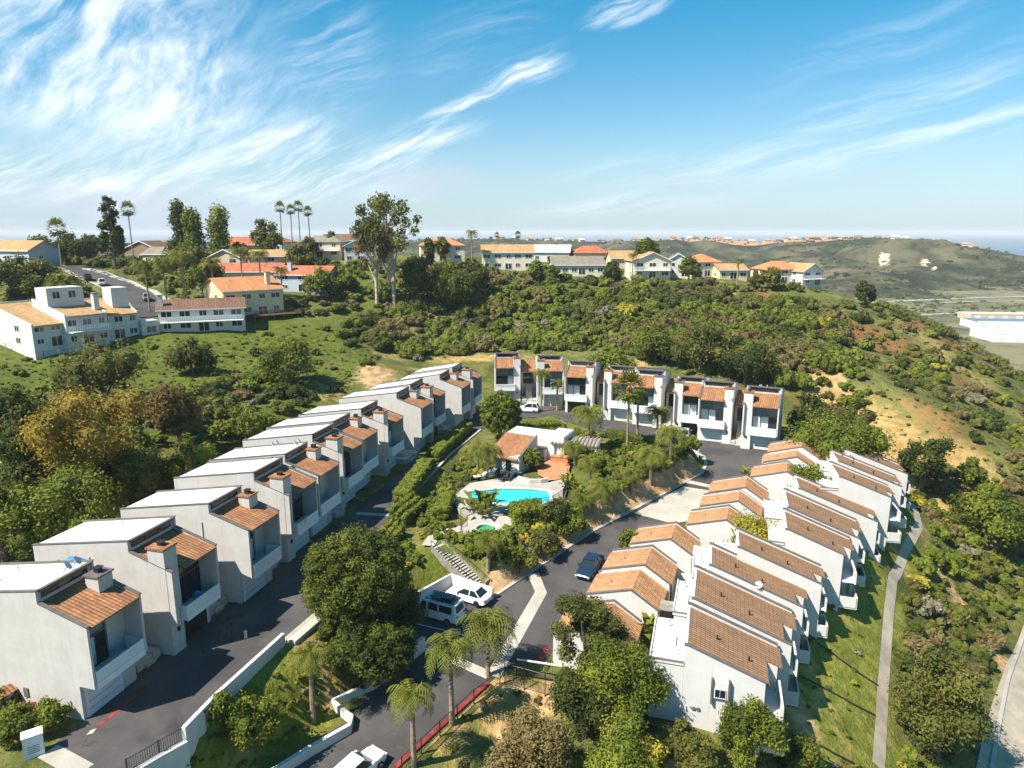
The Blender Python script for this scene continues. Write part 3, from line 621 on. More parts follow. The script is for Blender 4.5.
def townhouse(name, label, loc, rz, w=5.2, flip=False, D=12.0, garage='white', group=None, curtain=(1,), clutter=0, stucco='stucco', tilem='terracotta', railing='lattice', rng=random, tower=True, zb=7.75, zc=9.3):
    t = thing(name, label, 'townhouse', loc, rz, group); W = w if flip else None
    tw = 1.3 if tower else .55; ze, zt = 7.05, 8.25
    b = MB(W)
    b.prism_x([(0, -1), (D, -1), (D, zb), (2.75, zc - .06), (2.75, zt - .2), (.5, zt - 1.05), (.5, 2.72), (0, 2.72)], .2, w - .2)
    for x0, x1 in ((0, .2), (w - .2, w)):
        b.prism_x([(0, -1), (D + .1, -1), (D + .1, zb + .1), (2.6, zc + .1), (2.6, zt + .22), (-1.3, ze + .2), (-1.3, 2.66), (0, 2.66)], x0, x1)
    if tower: b.box(w - tw - .02, w + .03, -.75, .75, 0, 9.0)                     # tower that carries the chimney
    else: b.box(w - 1.75, w - .203, .3, .75, 0, 7.2); b.box(w - 1.5, w - .22, .77, 1.9, 7.2, 8.95)   # flush wall, chimney on the roof
    b.build('wall', stucco, t)
    for x0, x1 in ((-.04, .24), (w - .24, w + .04)):                             # dark cap on the wing walls
        c = MB(W); c.prism_x([(-1.36, ze + .2), (2.55, zt + .225), (2.55, zt + .31), (-1.36, ze + .285)], x0, x1)
        c.prism_x([(2.52, zc + .10), (D + .15, zb + .1), (D + .15, zb + .16), (2.52, zc + .16)], x0, x1); c.build('wall_cap', 'cap_metal', t)
    c = MB(W)
    c.box(.24, w - .24, 2.50, 2.74, zc - .1, zc + .10); c.build('wall_cap', 'cap_metal', t)
    r = MB(W); r.prism_x([(2.743, zc - .055), (D - .02, zb), (D - .02, zb + .07), (2.743, zc + .02)], .205, w - .205)
    ro = r.build('flat_roof', 'membrane', t)
    vv = MB(W)
    for k in range(rng.randint(1, 3)):
        x, y = rng.uniform(1, w - 1), rng.uniform(4, D - 2); zz_ = zc - (zc - zb) * (y - 2.7) / (D - 2.7); vv.cyl(x, y, zz_ - .1, zz_ + .4, .09, 8)
    vv.build('vent_pipe', 'chrome', ro)
    s = MB(W); s.prism_x([(-1.42, ze - .02), (2.74, zt), (2.74, zt + .13), (-1.42, ze + .12)], .21, w - tw - .05)
    (s.prism_x([(.76, ze + .73), (2.74, zt), (2.74, zt + .13), (.76, ze + .83)], w - tw - .045, w - .21) if tower else s.prism_x([(-1.42, ze - .02), (2.74, zt), (2.74, zt + .13), (-1.42, ze + .12)], w - tw - .045, w - .21))
    s.build('tile_roof', tilem, t)
    cy0, cx0, cx1 = (0, w - tw - .12, w + .12) if tower else (1.33, w - 1.6, w - .12); k = MB(W); k.box(cx0, cx1, cy0 - (.85 if tower else .68), cy0 + (.85 if tower else .68), 9.0 if tower else 8.953, 9.14 if tower else 9.07); ko = k.build('chimney_cap', tilem if rng.random() < .5 else 'cap_metal', t)
    cm = (cx0 + cx1) / 2; k = MB(W); k.box(cm - .2, cm + .2, cy0 - .2, cy0 + .2, 9.07, 9.42); k.box(cm - .28, cm + .28, cy0 - .28, cy0 + .28, 9.42, 9.47); k.build('flue', 'iron', ko)
    # clerestory band
    window(t, .5, w - .5, zt + .42, zc - .2, 2.748, W, panes=3, glass='glass', name='window')
    # tall glazing behind the balcony: sliding doors below, fixed lights above
    gw = w - tw - .1 if tower else w - 1.8
    window(t, .28, gw, 2.95, 5.25, .495, W, panes=3, curtain=curtain, name='sliding_door')
    window(t, .28, gw, 5.33, 7.0, .495, W, panes=2, glass='glass_blue' if rng.random() < .5 else 'glass', name='window')
    # balcony
    f = MB(W); f.box(.2, w - tw - .02, -1.28, .5, 2.66, 2.9); bo = f.build('balcony', 'trim_white', t)
    p = MB(W); xa, xb = .2, w - tw + .25
    if railing == 'solid':
        p.box(xa, xb, -1.42, -1.30, 2.6, 3.85)
    else:
        p.box(xa, xb, -1.42, -1.32, 2.55, 3.0); p.box(xa, xb, -1.42, -1.32, 3.72, 3.88)
        n_ = 11
        for i in range(n_):
            x0 = xa + (xb - xa - .72) * i / (n_ - 1)
            p.add([(x0, -1.39, 3.0), (x0 + .1, -1.39, 3.0), (x0 + .72, -1.39, 3.72), (x0 + .62, -1.39, 3.72)], [(0, 1, 2, 3)])
            p.add([(x0 + .62, -1.375, 3.0), (x0 + .72, -1.375, 3.0), (x0 + .1, -1.375, 3.72), (x0, -1.375, 3.72)], [(0, 1, 2, 3)])
        p.box(xa, xb, -1.365, -1.335, 3.0, 3.72)
    p.box(xb - .12, xb, -1.32, .2 if not flip else -.2, 2.6, 3.85)
    p.build('railing', 'trim_white', t)
    # garage
    g_ = MB(W); gx0, gx1 = .45, w - 1.45
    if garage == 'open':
        g_.box(gx0, gx1, -.012, -.006, 0, 2.3); go = g_.build('garage_shade_sheet', 'iron', t)  # thin dark sheet painted for the shade inside an open garage
    else:
        g_.box(gx0, gx1, -.05, -.005, 0, 2.25); go = g_.build('garage_door', 'garage_white', t)
        h = MB(W)
        for z in (.56, 1.12, 1.68): h.box(gx0, gx1, -.062, -.051, z, z + .025)
        h.build('panel_joint', 'cap_metal', go)
    fr = MB(W); fr.box(gx0 - .12, gx1 + .12, -.08, -.007, 2.3, 2.45); fr.box(gx0 - .12, gx0 - .004, -.08, -.007, 0, 2.3); fr.box(gx1 + .004, gx1 + .12, -.08, -.007, 0, 2.3); fr.build('garage_frame', 'trim_white', t)
    l = MB(W); l.box(w - .75, w - .55, -.9 if tower else -.15, -.755 if tower else -.004, 1.9, 2.25); l.build('wall_lamp', 'iron', t)
    if clutter & 1:                                                              # dishes on the flat roof
        for dx in (.9, 1.7):
            d = MB(W); d.lathe([(0, 0), (.2, .05), (.36, .17)], 12, 0, 0); do = d.build('satellite_dish', 'garage_white', t)
            do.location = (w - dx if flip else dx + w - 2.6, 3.2, 9.65); do.rotation_euler = (R(55), 0, R(30))
            m_ = MB(); m_.bar((0, 0, 0), (0, -.25, -.5), .03); m_.build('mast', 'iron', do)
    return t
ROW = R(15.13); RZ = math.pi / 2 - ROW
units = [  # s, f, flip, garage, label
    (0.0, 0.0, 0, 'white', 'nearest white townhouse of the long left row, two dishes on its roof', 1, (1,)),
    (8.0, -.1, 1, 'open', 'second left row townhouse, blue cloth on its balcony and dark open garage', 0, (2,)),
    (16.3, .8, 0, 'white', 'third townhouse of the left row, standing forward with its whole pale side wall in sun', 0, (1, 2)),
    (24.6, -.4, 1, 'white', 'fourth townhouse of the left row, a striped flag hanging on its balcony', 1, (2,)),
    (30.6, -.7, 0, 'white', 'fifth townhouse of the left row, sharing a party wall with the flag balcony house', 1, (0,)),
    (38.2, -1.9, 1, 'white', 'sixth townhouse of the left row, beside the pale concrete gutter across the street', 0, (1,)),
    (44.0, -2.4, 0, 'white', 'seventh townhouse of the left row, tucked behind the tower of its nearer neighbour', 0, (1, 2)),
    (51.0, -2.0, 1, 'white', 'eighth townhouse of the left row, before the tall bare forward side wall', 0, (0,)),
    (61.3, -1.4, 0, 'white', 'ninth townhouse of the left row, with the tall bare side wall standing forward', 0, (1,)),
    (67.4, -1.8, 1, 'open', 'tenth townhouse of the left row, narrow balcony squeezed between two forward side walls', 0, (2,)),
    (76.0, -.1, 0, 'white', 'eleventh townhouse of the left row, next to last, with deep shaded balcony', 0, (1,)),
    (82.5, -.2, 1, 'white', 'last townhouse of the left row, beside the round tree at the street corner', 0, (0,))]
rngA = random.Random(5)
UNIT_A = []
for i, (s, f, fl, ga, lab, cl, cu) in enumerate(units):
    p = rowpt(s, f - 1.3)
    UNIT_A.append(townhouse('townhouse', lab, (p[0], p[1], ZL), RZ + R(rngA.uniform(-.6, .6)), 5.2 if fl else 4.75, bool(fl), 12.2 if i < 9 else 10.5, ga, 'townhouses of the left row', cu, cl, rng=rngA, tower=bool(fl)))
backs = [  # px, py of the front left corner, rotation, width, flip, label
    (495, 402, 2, 5.0, 0, 'back row townhouse behind the round tree, leftmost of the back row', 'white', (2,)),
    (537, 405.5, 0, 5.0, 1, 'back row townhouse half hidden by two palms, second from the left', 'white', (1,)),
    (565, 412.5, -14, 5.2, 0, 'back row townhouse with a green curtained door, standing alone between two tile entries', 'open', (0, 1)),
    (604, 419, -20, 5.0, 1, 'back row townhouse behind the tallest palm, white garage in sun', 'white', (1,)),
    (632, 424.5, -20, 5.0, 0, 'back row townhouse right of the tallest palm with solar panels on its roof', 'white', (2,)),
    (673, 434, -21, 5.0, 1, 'back row townhouse with a car in its dark open garage', 'open', (1, 2)),
    (697, 440, -21, 5.2, 0, 'back row townhouse with white garage beside the yellow flowered steps', 'white', (0, 1)),
    (741, 447.5, -24, 5.2, 1, 'back row townhouse at the right end of the cul-de-sac', 'white', (1, 2))]
UNIT_B = []
for px, py, rt, wd, fl, lab, ga, cu in backs:
    p = P(px, py, ZL)
    UNIT_B.append(townhouse('townhouse', lab, p, R(rt), wd, bool(fl), 10.5, ga, 'townhouses of the back row', cu, 0, 'white_stucco', 'terracotta', rng=rngA, zb=7.7, zc=9.4))
o = MB()
for k in range(4): o.box(.4 + k * 1.1, 1.4 + k * 1.1, 4.2, 5.6, 9.25, 9.31)
o.build('solar_panel', 'solar', UNIT_B[4])
# tile-roofed entries and planted steps in the gaps between the houses
def entry(name, label, loc, rz, w=2.4, steps=True, group=None):
    t = thing(name, label, 'entry', loc, rz, group)
    b = MB(); b.box(0, w, 4.0, 8.0, -1, 5.7); b.build('wall', 'stucco', t)
    r = MB(); r.prism_x([(3.2, 5.55), (8.6, 7.0), (8.6, 7.12), (3.2, 5.7)], -.02, w + .02); r.build('tile_roof', 'terracotta', t)
    window(t, .4, w - .4, 3.0, 5.2, 3.995, panes=1, name='door')
    s = MB()
    for k in range(10): s.box(w * .3, w * .7, -.6 + k * .42, 3.99, .0 + .28 * k, .28 * (k + 1))
    s.build('steps', 'concrete', t)
    s = MB(); s.box(.02, w * .3 - .02, -.4, 3.9, -.5, .7); s.box(w * .7 + .02, w - .02, -.4, 3.9, -.5, .7); s.build('planter', 'concrete', t)
    return t
for k, (s0, wd) in enumerate([(5.35, 2.45), (13.4, 2.7), (21.7, 2.7), (35.95, 2.05), (56.4, 4.6), (72.8, 3.0)]):
    p = rowpt(s0, -2.2)
    entry('stair_entry', ['tile roofed stair entry between the two nearest left row houses', 'stair entry beside the forward side wall of the third left row house', 'stair entry before the house with the striped flag', 'stair entry before the sixth house of the left row', 'wide stair entry by the ninth house of the left row', 'stair entry by the next to last house of the left row'][k], (p[0], p[1], ZL), RZ, wd, group='stair entries of the townhouses')
for k, (a, rt, wd, back) in enumerate([(0, 1, 3.0, 0), (2, -17, 2.4, 1), (4, -20, 1.9, 1), (6, -22, 2.3, 0)]):
    u = UNIT_B[a]; p = Vector(u.location) + Matrix.Rotation(R(rt), 3, 'Z') @ Vector((5.3, -.5, 0))
    entry('stair_entry', ['tile roofed entry between the two leftmost back row houses', 'tile roofed entry left of the house behind the tallest palm', 'tile roofed entry right of the solar panel house', 'entry steps between yellow flowered shrubs at the cul-de-sac'][k], p, R(rt), wd, group='stair entries of the townhouses')

# ------------------------------------------------------------------ right side: garages along the street
def garage(label, x, y, rt, z0, dep=5.0, wl=4.15, wr=2.5):
    """x,y: near end of the ridge"""
    p = (x, y); t = thing('garage', label, 'garage', (p[0], p[1], z0), R(rt), 'tiled garages along the right street')
    hl, hr, hp = 2.5, 2.15, 3.75
    prof = [(-wl, -1.5), (wr, -1.5), (wr, hr), (0, hp), (-wl, hl)]
    b = MB(); b.prism_y(prof, .2, dep - .2)
    lip = [(-wl - .03, -1.5), (wr + .03, -1.5), (wr + .03, hr + .28), (0, hp + .28), (-wl - .03, hl + .28)]
    b.prism_y(lip, 0, .2); b.prism_y(lip, dep - .2, dep); b.build('wall', 'white_stucco', t)
    for y0 in (-.05, dep - .23):
        c = MB(); c.prism_y([(-wl - .1, hl + .28), (0, hp + .283), (0, hp + .39), (-wl - .1, hl + .38)], y0, y0 + .28); c.prism_y([(0, hp + .283), (wr + .1, hr + .28), (wr + .1, hr + .38), (0, hp + .39)], y0, y0 + .28); c.build('wall_cap', 'cap_metal', t)
    r = MB(); r.prism_y([(-wl - .2, hl - .06), (-.002, hp + .005), (-.002, hp + .13), (-wl - .25, hl + .06)], .21, dep - .21); r.build('tile_roof', 'terracotta_bright', t)
    r = MB(); r.prism_y([(.002, hp + .005), (wr + .25, hr - .08), (wr + .25, hr + .05), (.002, hp + .13)], .21, dep - .21); r.build('tile_roof', 'terracotta_bright', t)
    g_ = MB(); g_.box(-wl - .05, -wl - .004, .45, dep - .45, 0, 2.15); g_.build('garage_door', 'garage_white', t)
    v = MB(); v.cyl(-2.4, dep * .5, hp - .8, hp - .3, .07, 6); v.build('vent_pipe', 'chrome', t)
    d = MB(); d.box(wr + .004, wr + .06, 1.2, 2.2, -.4, 1.7); d.build('door', 'bronze', t)
    return t
gar = [(7.5, 53.6, 5.2, 1.0, 'nearest tiled garage, half covered by the olive green tree'),
       (11.0, 59.3, 5.0, 1.52, 'second tiled garage from the gate, with a climbing plant on its white end wall'),
       (13.0, 63.6, 4.8, 1.88, 'tiled garage beside the dark blue car'),
       (16.6, 68.4, 4.8, 2.39, 'tiled garage behind the broad leaved bush on the street'),
       (23.7, 72.5, 4.7, 2.79, 'tiled garage at the near corner of the pale concrete apron'),
       (26.4, 77.0, 4.3, 3.21, 'middle one of the three tiled garages beside the pale concrete apron'),
       (28.4, 80.6, 4.8, 3.53, 'farthest of the three tiled garages beside the pale concrete apron'),
       (35.1, 84.9, 4.8, 4.03, 'tiled garage at the right edge of the cul-de-sac, nearest of the last three'),
       (38.2, 89.6, 4.2, 4.46, 'tiled garage at the cul-de-sac, second from the end'),
       (40.2, 93.0, 4.8, 4.8, 'last tiled garage, beside the right end back row house')]
GAR = []
for x, y, dep, z0, lab in gar:
    GAR.append(garage(lab, x, y, -21, z0, dep))

# ------------------------------------------------------------------ right side: outer row with long shed roofs facing the canyon
def outer(label, px, py, rt, zp, w=5.2, L=8.3, drop=2.6, Lf=2.8, ext=1.3, near_window=False, dish=False, base=-5, flat=True):
    """px,py: near top corner of the shed roof; local x runs down the roof to the right, y along the row"""
    p = P(px, py, zp + .45); t = thing('townhouse', label, 'townhouse', (p[0], p[1], 0), R(rt), 'townhouses of the outer right row')
    Ln = L; sl = drop / L; L = L + ext; drop = sl * L; e = zp - drop; b = MB()
    b.prism_y([(0, base), (L - 1.4, base), (L - 1.4, e + .42), (0, zp - .1)], .18, w * .55)
    b.prism_y([(0, base), (L - .15, base), (L - .15, e + .05), (0, zp - .1)], w * .55, w - .18)
    for y0, x1 in ((0, Ln), (w - .18, L)):
        b.prism_y([(-.2, base), (x1, base), (x1, zp - sl * x1 + .3), (0, zp + .38), (-.2, zp + .38)], y0, y0 + .18)
    b.box(-.2, 0, .18, w - .18, base, zp + .2)
    b.build('wall', 'white_stucco', t)
    for y0, x1 in ((-.05, Ln), (w - .23, L)): c = MB(); c.prism_y([(-.26, zp + .382), (0, zp + .385), (x1 + .05, zp - sl * x1 + .30), (x1 + .05, zp - sl * x1 + .40), (0, zp + .49), (-.26, zp + .48)], y0, y0 + .28); c.build('wall_cap', 'cap_metal', t)
    r = MB()
    r.prism_y([(.002, zp), (L - 1.0, zp - sl * (L - 1.0)), (L - 1.0, zp - sl * (L - 1) + .12), (.002, zp + .13)], .19, w * .55 - .003)
    r.prism_y([(.002, zp), (L + .2, zp - sl * (L + .2)), (L + .2, zp - sl * (L + .2) + .12), (.002, zp + .13)], w * .55 + .003, w - .19)
    ro = r.build('tile_roof', 'terracotta_brown', t)
    v = MB()
    for x, y in ((2.2, w * .5), (4.6, w * .35)): v.cyl(x, y, zp - sl * x, zp - sl * x + .5, .08, 6)
    v.build('vent_pipe', 'iron', ro)
    # flat white roof towards the patio
    zf = zp - 1.35; f = MB(); f.box(-Lf, -.21, .02, w - .02, base, zf); f.build('wall', 'white_stucco', t)
    f = MB(); f.box(-Lf - .02, -.22, .12, w - .1, zf + .003, zf + .1); fo = f.build('flat_roof', 'membrane', t)
    f = MB(); f.box(-Lf - .1, -.21, -.06, .115, zf + .003, zf + .24); f.box(-Lf - .12, -Lf - .025, .115, w - .06, zf + .003, zf + .24); f.build('parapet', 'white_stucco', t)
    f = MB(); f.box(-Lf - .13, -.21, -.09, .13, zf + .243, zf + .29); f.build('wall_cap', 'cap_metal', t)
    s = MB(); s.box(-Lf * .72, -Lf * .35, w * .35, w * .55, zf + .1, zf + .32); s.build('skylight', 'garage_white', fo)
    s = MB(); s.cyl(-Lf * .6, w * .8, zf + .1, zf + .6, .08, 6); s.cyl(-Lf * .25, w * .2, zf + .1, zf + .5, .06, 6); s.build('vent_pipe', 'chrome', fo)
    window(t, .5, 1.7, 1.9, 3.0, -Lf + 0 - .003, panes=2, axis='x', out=-1)
    # canyon front: recessed upper balcony, projecting lower balcony, glazing
    window(t, .35, w * .53, e - 2.0, e + .2, L - 1.398, panes=2, axis='x', out=1, name='sliding_door')
    q = MB(); q.box(L - 1.4, L + .05, .2, w * .55, e - 2.25, e - 2.05); q.build('balcony', 'trim_white', t)
    q = MB(); q.box(L - .02, L + .12, .06, w * .55, e - 2.3, e - 1.05); q.build('railing', 'white_stucco', t)
    window(t, .35, w * .53, e - 4.7, e - 2.6, L - 1.398, panes=2, axis='x', out=1, name='sliding_door')
    q = MB(); q.box(L - 1.4, L + .45, .1, w * .5, e - 5.05, e - 4.85); q.build('balcony', 'trim_white', t)
    q = MB(); q.box(L + .33, L + .45, .1, w * .5, e - 4.848, e - 3.75); q.box(L - 1.2, L + .328, .02, .14, e - 4.848, e - 3.75); q.box(L + .02, L + .328, w * .44, w * .5, e - 4.848, e - 3.75); q.build('railing', 'white_stucco', t)
    window(t, w * .6, w - .5, e - 2.2, e - .9, L - .148, panes=2, axis='x', out=1)
    window(t, w * .6, w - .5, e - 4.6, e - 3.2, L - .148, panes=2, axis='x', out=1)
    if near_window:
        q = MB(); q.box(2.0, 3.1, -.16, -.003, zp - 3.6, zp - 2.2); q.build('window_hood', 'white_stucco', t)
        for x in (1.86, 3.1): q = MB(); q.box(x, x + .12, -.34, -.003, zp - 4.0, zp - 1.9); q.build('window_fin', 'cap_metal', t)
        wo = window(t, 2.12, 2.98, zp - 3.5, zp - 2.7, -.163, panes=2, frame='trim_white')
        g_ = MB()
        for k in range(5): g_.box(2.2 + k * .17, 2.23 + k * .17, -.26, -.24, zp - 3.45, zp - 2.75)
        g_.build('grille', 'iron', wo)
        q = MB(); q.box(.55, .8, -.12, -.003, zp - 4.9, zp - 4.7); q.box(.9, 1.15, -.12, -.003, zp - 4.9, zp - 4.7); q.build('vent_cover', 'cap_metal', t)
    if dish:
        q = MB(); q.lathe([(0, 0), (.2, .05), (.34, .16)], 12); qo = q.build('satellite_dish', 'garage_white', t); qo.location = (4.2, .1, zp - 1.0); qo.rotation_euler = (R(50), 0, R(-20))
    return t
outs = [(687.8, 644.7, -16, 7.2, 6.4, 5.7, 1.3, 'nearest white townhouse of the outer right row, slit window with fins on its end wall', 1, 0),
        (694.3, 598.2, -17, 7.4, 6.2, 7.9, 0.5, 'second townhouse of the outer right row, behind the one with the finned window', 0, 0),
        (712, 565, -16, 7.6, 4.9, 8.1, 0.5, 'third townhouse of the outer right row, dish on its roof edge', 0, 1),
        (740, 547, -16, 7.7, 4.7, 7.6, 0.5, 'fourth townhouse of the outer right row, last of the nearest four', 0, 0),
        (788, 529, -18, 7.8, 5.9, 5.4, 1.3, 'outer right row townhouse right of the wide planted gap, first of the middle three', 0, 0),
        (789.6, 507.4, -17, 7.9, 6.2, 7.3, 0.6, 'middle one of the three middle townhouses in the outer right row', 0, 0),
        (800.6, 488.4, -16, 8.0, 5.2, 8.6, 0.3, 'third of the middle townhouses in the outer right row', 0, 0),
        (841.3, 476.6, -13, 8.4, 6.1, 5.8, 1.2, 'outer right row townhouse beside the bright leaved courtyard tree', 0, 0),
        (840.4, 461.3, -13, 8.5, 5.4, 7.6, 0.6, 'next to last townhouse of the outer right row', 0, 0),
        (847.2, 449.5, -12, 8.6, 5.2, 7.9, 0.4, 'farthest townhouse of the outer right row, at the head of the concrete path', 0, 0)]
OUT = []
for i, (px, py, rt, zp, w_, L_, ex, lab, nw, di) in enumerate(outs):
    OUT.append(outer(lab, px, py, rt, zp, w=w_, L=L_, drop=.36 * L_, ext=ex, near_window=bool(nw), dish=bool(di), Lf=(2.7, 1.6, 1.6, 2.4, 1.6, 2.2, 1.6, 2.2, 2.2, 2.2)[i]))
# ------------------------------------------------------------------ ridge houses across the canyon (placed first: plants keep clear of them)
HOUSES = []
def house(name, label, px, py, Y, wd, d, h, yaw, roof='gable', rise=1.8, wall='cream', roofm='roof_orange', wins=(3, 2), ridge='x', chimney=None, balcony=False, deck=False, over=.45, cat='house', base=-3, group='houses on the ridge', door=True, porch=False):
    """px,py: middle of the visible front at ground; local -y faces the camera when yaw is 0"""
    p = PY(px, py, Y); p = (p[0], p[1], max(p[2], hz_at(p[0] + math.sin(R(yaw)), p[1] - math.cos(R(yaw))) + .15)); t = thing(name, label, cat, p, R(yaw), group); HOUSES.append((p[0] - math.sin(R(yaw)) * d / 2 * 1, p[1] + math.cos(R(yaw)) * d / 2, max(wd, d) * .62))
    x0, x1 = -wd / 2, wd / 2; b = MB(); b.box(x0, x1, 0, d, base, h)
    r = MB()
    if roof == 'gable' and ridge == 'x':
        b.prism_x([(0, h - .01), (d, h - .01), (d / 2, h + rise)], x0 + .01, x1 - .01)
        k = rise / (d / 2)
        r.prism_x([(-over, h - over * k + .02), (d / 2, h + rise + .02), (d / 2, h + rise + .2), (-over, h - over * k + .2)], x0 - over, x1 + over)
        r.prism_x([(d + over, h - over * k + .02), (d / 2 + .003, h + rise + .02), (d / 2 + .003, h + rise + .2), (d + over, h - over * k + .2)], x0 - over, x1 + over)
    elif roof == 'gable':
        b.prism_y([(x0, h - .01), (x1, h - .01), (0, h + rise)], .01, d - .01); k = rise / (wd / 2)
        r.prism_y([(x0 - over, h - over * k + .02), (0, h + rise + .02), (0, h + rise + .2), (x0 - over, h - over * k + .2)], -over, d + over)
        r.prism_y([(x1 + over, h - over * k + .02), (.003, h + rise + .02), (.003, h + rise + .2), (x1 + over, h - over * k + .2)], -over, d + over)
    elif roof == 'hip':
        o_ = over; q = min(wd, d) / 2; rx = wd / 2 - q * .9; ry = max(0, d / 2 - q * .9) if d > wd else 0
        vs = [(x0 - o_, -o_, h), (x1 + o_, -o_, h), (x1 + o_, d + o_, h), (x0 - o_, d + o_, h), (-max(rx, .1), d / 2 - ry, h + rise), (max(rx, .1), d / 2 + ry, h + rise)]
        r.add(vs, [(0, 1, 5, 4), (1, 2, 5), (2, 3, 4, 5), (3, 0, 4), (3, 2, 1, 0)])
    elif roof == 'shed_r':                                           # falls to +x, parapet on the high side
        b.prism_y([(x0, h - .01), (x1, h - .01), (x0, h + rise)], .01, d - .01); r.prism_y([(x0 + .2, h + rise - .1), (x1 + .5, h - .25), (x1 + .5, h - .05), (x0 + .2, h + rise + .1)], .25, d - .25)
        b.box(x0 - .02, x0 + .2, .0, d, h, h + rise + .5)
        for y0 in (-.01, d - .24): b.prism_y([(x0, h - .02), (x1 + .02, h - .02), (x1 + .02, h + .2), (x0, h + rise + .4)], y0, y0 + .25)
    elif roof == 'shed_f':                                           # falls to the front, parapets on both side walls
        b.prism_x([(0, h - .01), (d, h - .01), (d, h + rise)], x0 + .01, x1 - .01); r.prism_x([(-.5, h - .22), (d - .2, h + rise - .08), (d - .2, h + rise + .1), (-.5, h - .04)], x0 + .26, x1 - .26)
        for a_ in (x0 - .01, x1 - .24): b.prism_x([(-.02, h - .02), (d + .01, h - .02), (d + .01, h + rise + .4), (-.02, h + .25)], a_, a_ + .25)
        b.box(x0 + .25, x1 - .25, d - .19, d, h, h + rise + .35)
    elif roof == 'flat':
        r.box(x0 + .2, x1 - .2, .2, d - .2, h + .002, h + .12); b.box(x0, x1, -.01, .2, h, h + .5); b.box(x0, x0 + .199, .2, d, h, h + .5); b.box(x1 - .199, x1, .2, d, h, h + .5)
    b.build('wall', wall, t); ro = r.build('roof', roofm, t)
    if roof == 'gable':
        f = MB()
        if ridge == 'x': f.box(x0 - over, x1 + over, -over - .08, -over - .005, h - over * rise / (d / 2) - .02, h - over * rise / (d / 2) + .2)
        else:
            f.prism_y([(x0 - over, h - over * k - .05), (0, h + rise - .05), (0, h + rise + .22), (x0 - over, h - over * k + .22)], -over - .07, -over - .004); f.prism_y([(x1 + over, h - over * k - .05), (.002, h + rise - .05), (.002, h + rise + .22), (x1 + over, h - over * k + .22)], -over - .07, -over - .004)
        f.build('fascia', 'trim_white', ro)
    nx, nz = wins; fh = h / max(nz, 1)
    for j in range(nz):
        for i in range(nx):
            cx_ = x0 + wd * (i + .5) / nx + ((i * 7 + j * 3) % 3 - 1) * .15; hw = min(1.1, wd / nx * .33) * (1 if (i + j) % 3 else .7)
            if door and j == 0 and i == nx // 2: window(t, cx_ - 1.1, cx_ + 1.1, .15, 2.2, -.003, panes=2, fw=.1, name='sliding_door', frame='trim_white')
            else: window(t, cx_ - hw, cx_ + hw, fh * j + .95, fh * j + min(2.2, fh - .3), -.003, panes=2, fw=.09, frame='trim_white')
    for s_, ax in ((x0, -1), (x1, 1)):
        for j in range(nz):
            window(t, d * .3, d * .3 + 1.4, fh * j + .95, fh * j + 2.1, s_ + ax * .003, panes=2, fw=.09, frame='trim_white', axis='x', out=ax)
    if chimney is not None:
        c = MB(); c.box(chimney - .5, chimney + .5, d * .15, d * .15 + .9, h * .3, h + rise + 1.2); co = c.build('chimney', wall, t)
        c = MB(); c.box(chimney - .58, chimney + .58, d * .15 - .08, d * .15 + .98, h + rise + 1.202, h + rise + 1.35); c.build('chimney_cap', 'cap_metal', co)
    if balcony:
        q = MB(); q.box(x0 + .3, x1 - .3, -1.6, -.02, fh - .2, fh - .02); bo = q.build('balcony', 'trim_white', t)
        q = MB(); q.box(x0 + .3, x1 - .3, -1.62, -1.55, fh + .85, fh + .95)
        n_ = int((x1 - x0) / .45)
        for k in range(n_): xx = x0 + .35 + (x1 - x0 - .75) * k / (n_ - 1); q.box(xx, xx + .05, -1.6, -1.56, fh, fh + .85)
        q.build('railing', 'trim_white', bo)
    if deck:
        q = MB(); q.box(x0 + wd * .35, x1 + 2.5, -4.5, -.05, .2, .42)
        q.build('deck', 'wood', t)
        for k in range(6): q = MB(); xx = x0 + wd * .35 + .1 + (wd * .65 + 2.2) * k / 5; q.box(xx, xx + .22, -4.4, -4.18, -4.2, .198); q.build('deck_post', 'wood', t)
        q = MB(); q.box(x0 + wd * .35, x1 + 2.5, -4.5, -4.4, 1.35, 1.48)
        n_ = 34
        for k in range(n_): xx = x0 + wd * .35 + (wd * .65 + 2.4) * k / (n_ - 1); q.box(xx, xx + .07, -4.48, -4.42, .42, 1.35)
        q.build('railing', 'wood', t)
    return t
W_, G_, C_, B_ = 'white_stucco', 'house_grey', 'cream', 'beige'
# the white modern houses at the left edge, stepping up the slope
h1 = house('house', 'white modern house at the far left edge with tiled roof falling towards its terrace', 58, 347, 131, 8.5, 13, 4.5, 64, 'shed_f', 3.2, W_, 'roof_tan', (3, 2), base=-4)
h2 = house('house', 'white modern house with a flat topped tower, second from the left edge', 90, 345, 135, 8, 11, 6.0, 60, 'shed_f', 2.4, W_, 'roof_tan', (3, 2), chimney=3.2, balcony=True, base=-4)
b = MB(); b.box(-3.9, 3.0, 5.5, 9.5, 5.0, 11.0); b.build('tower', W_, h2)
for k in (-2.2, .8): window(h2, k - .7, k + .7, 8.9, 10.3, 5.497, panes=2, frame='trim_white')
h3 = house('house', 'white modern house stepped beside the tower house, third from the left edge', 121, 341, 141, 7.6, 10, 5.2, 50, 'shed_f', 2.4, W_, 'roof_tan', (3, 2), base=-4)
b = MB(); b.box(.5, 3.7, 3.5, 8, 5.0, 10.2); b.build('tower', W_, h3)
b = MB(); b.box(4.03, 7.4, -1.0, 4.5, -3, 3.4); b.build('wing', W_, h3); window(h3, 4.8, 6.8, .9, 2.3, -1.004, panes=2, frame='trim_white')
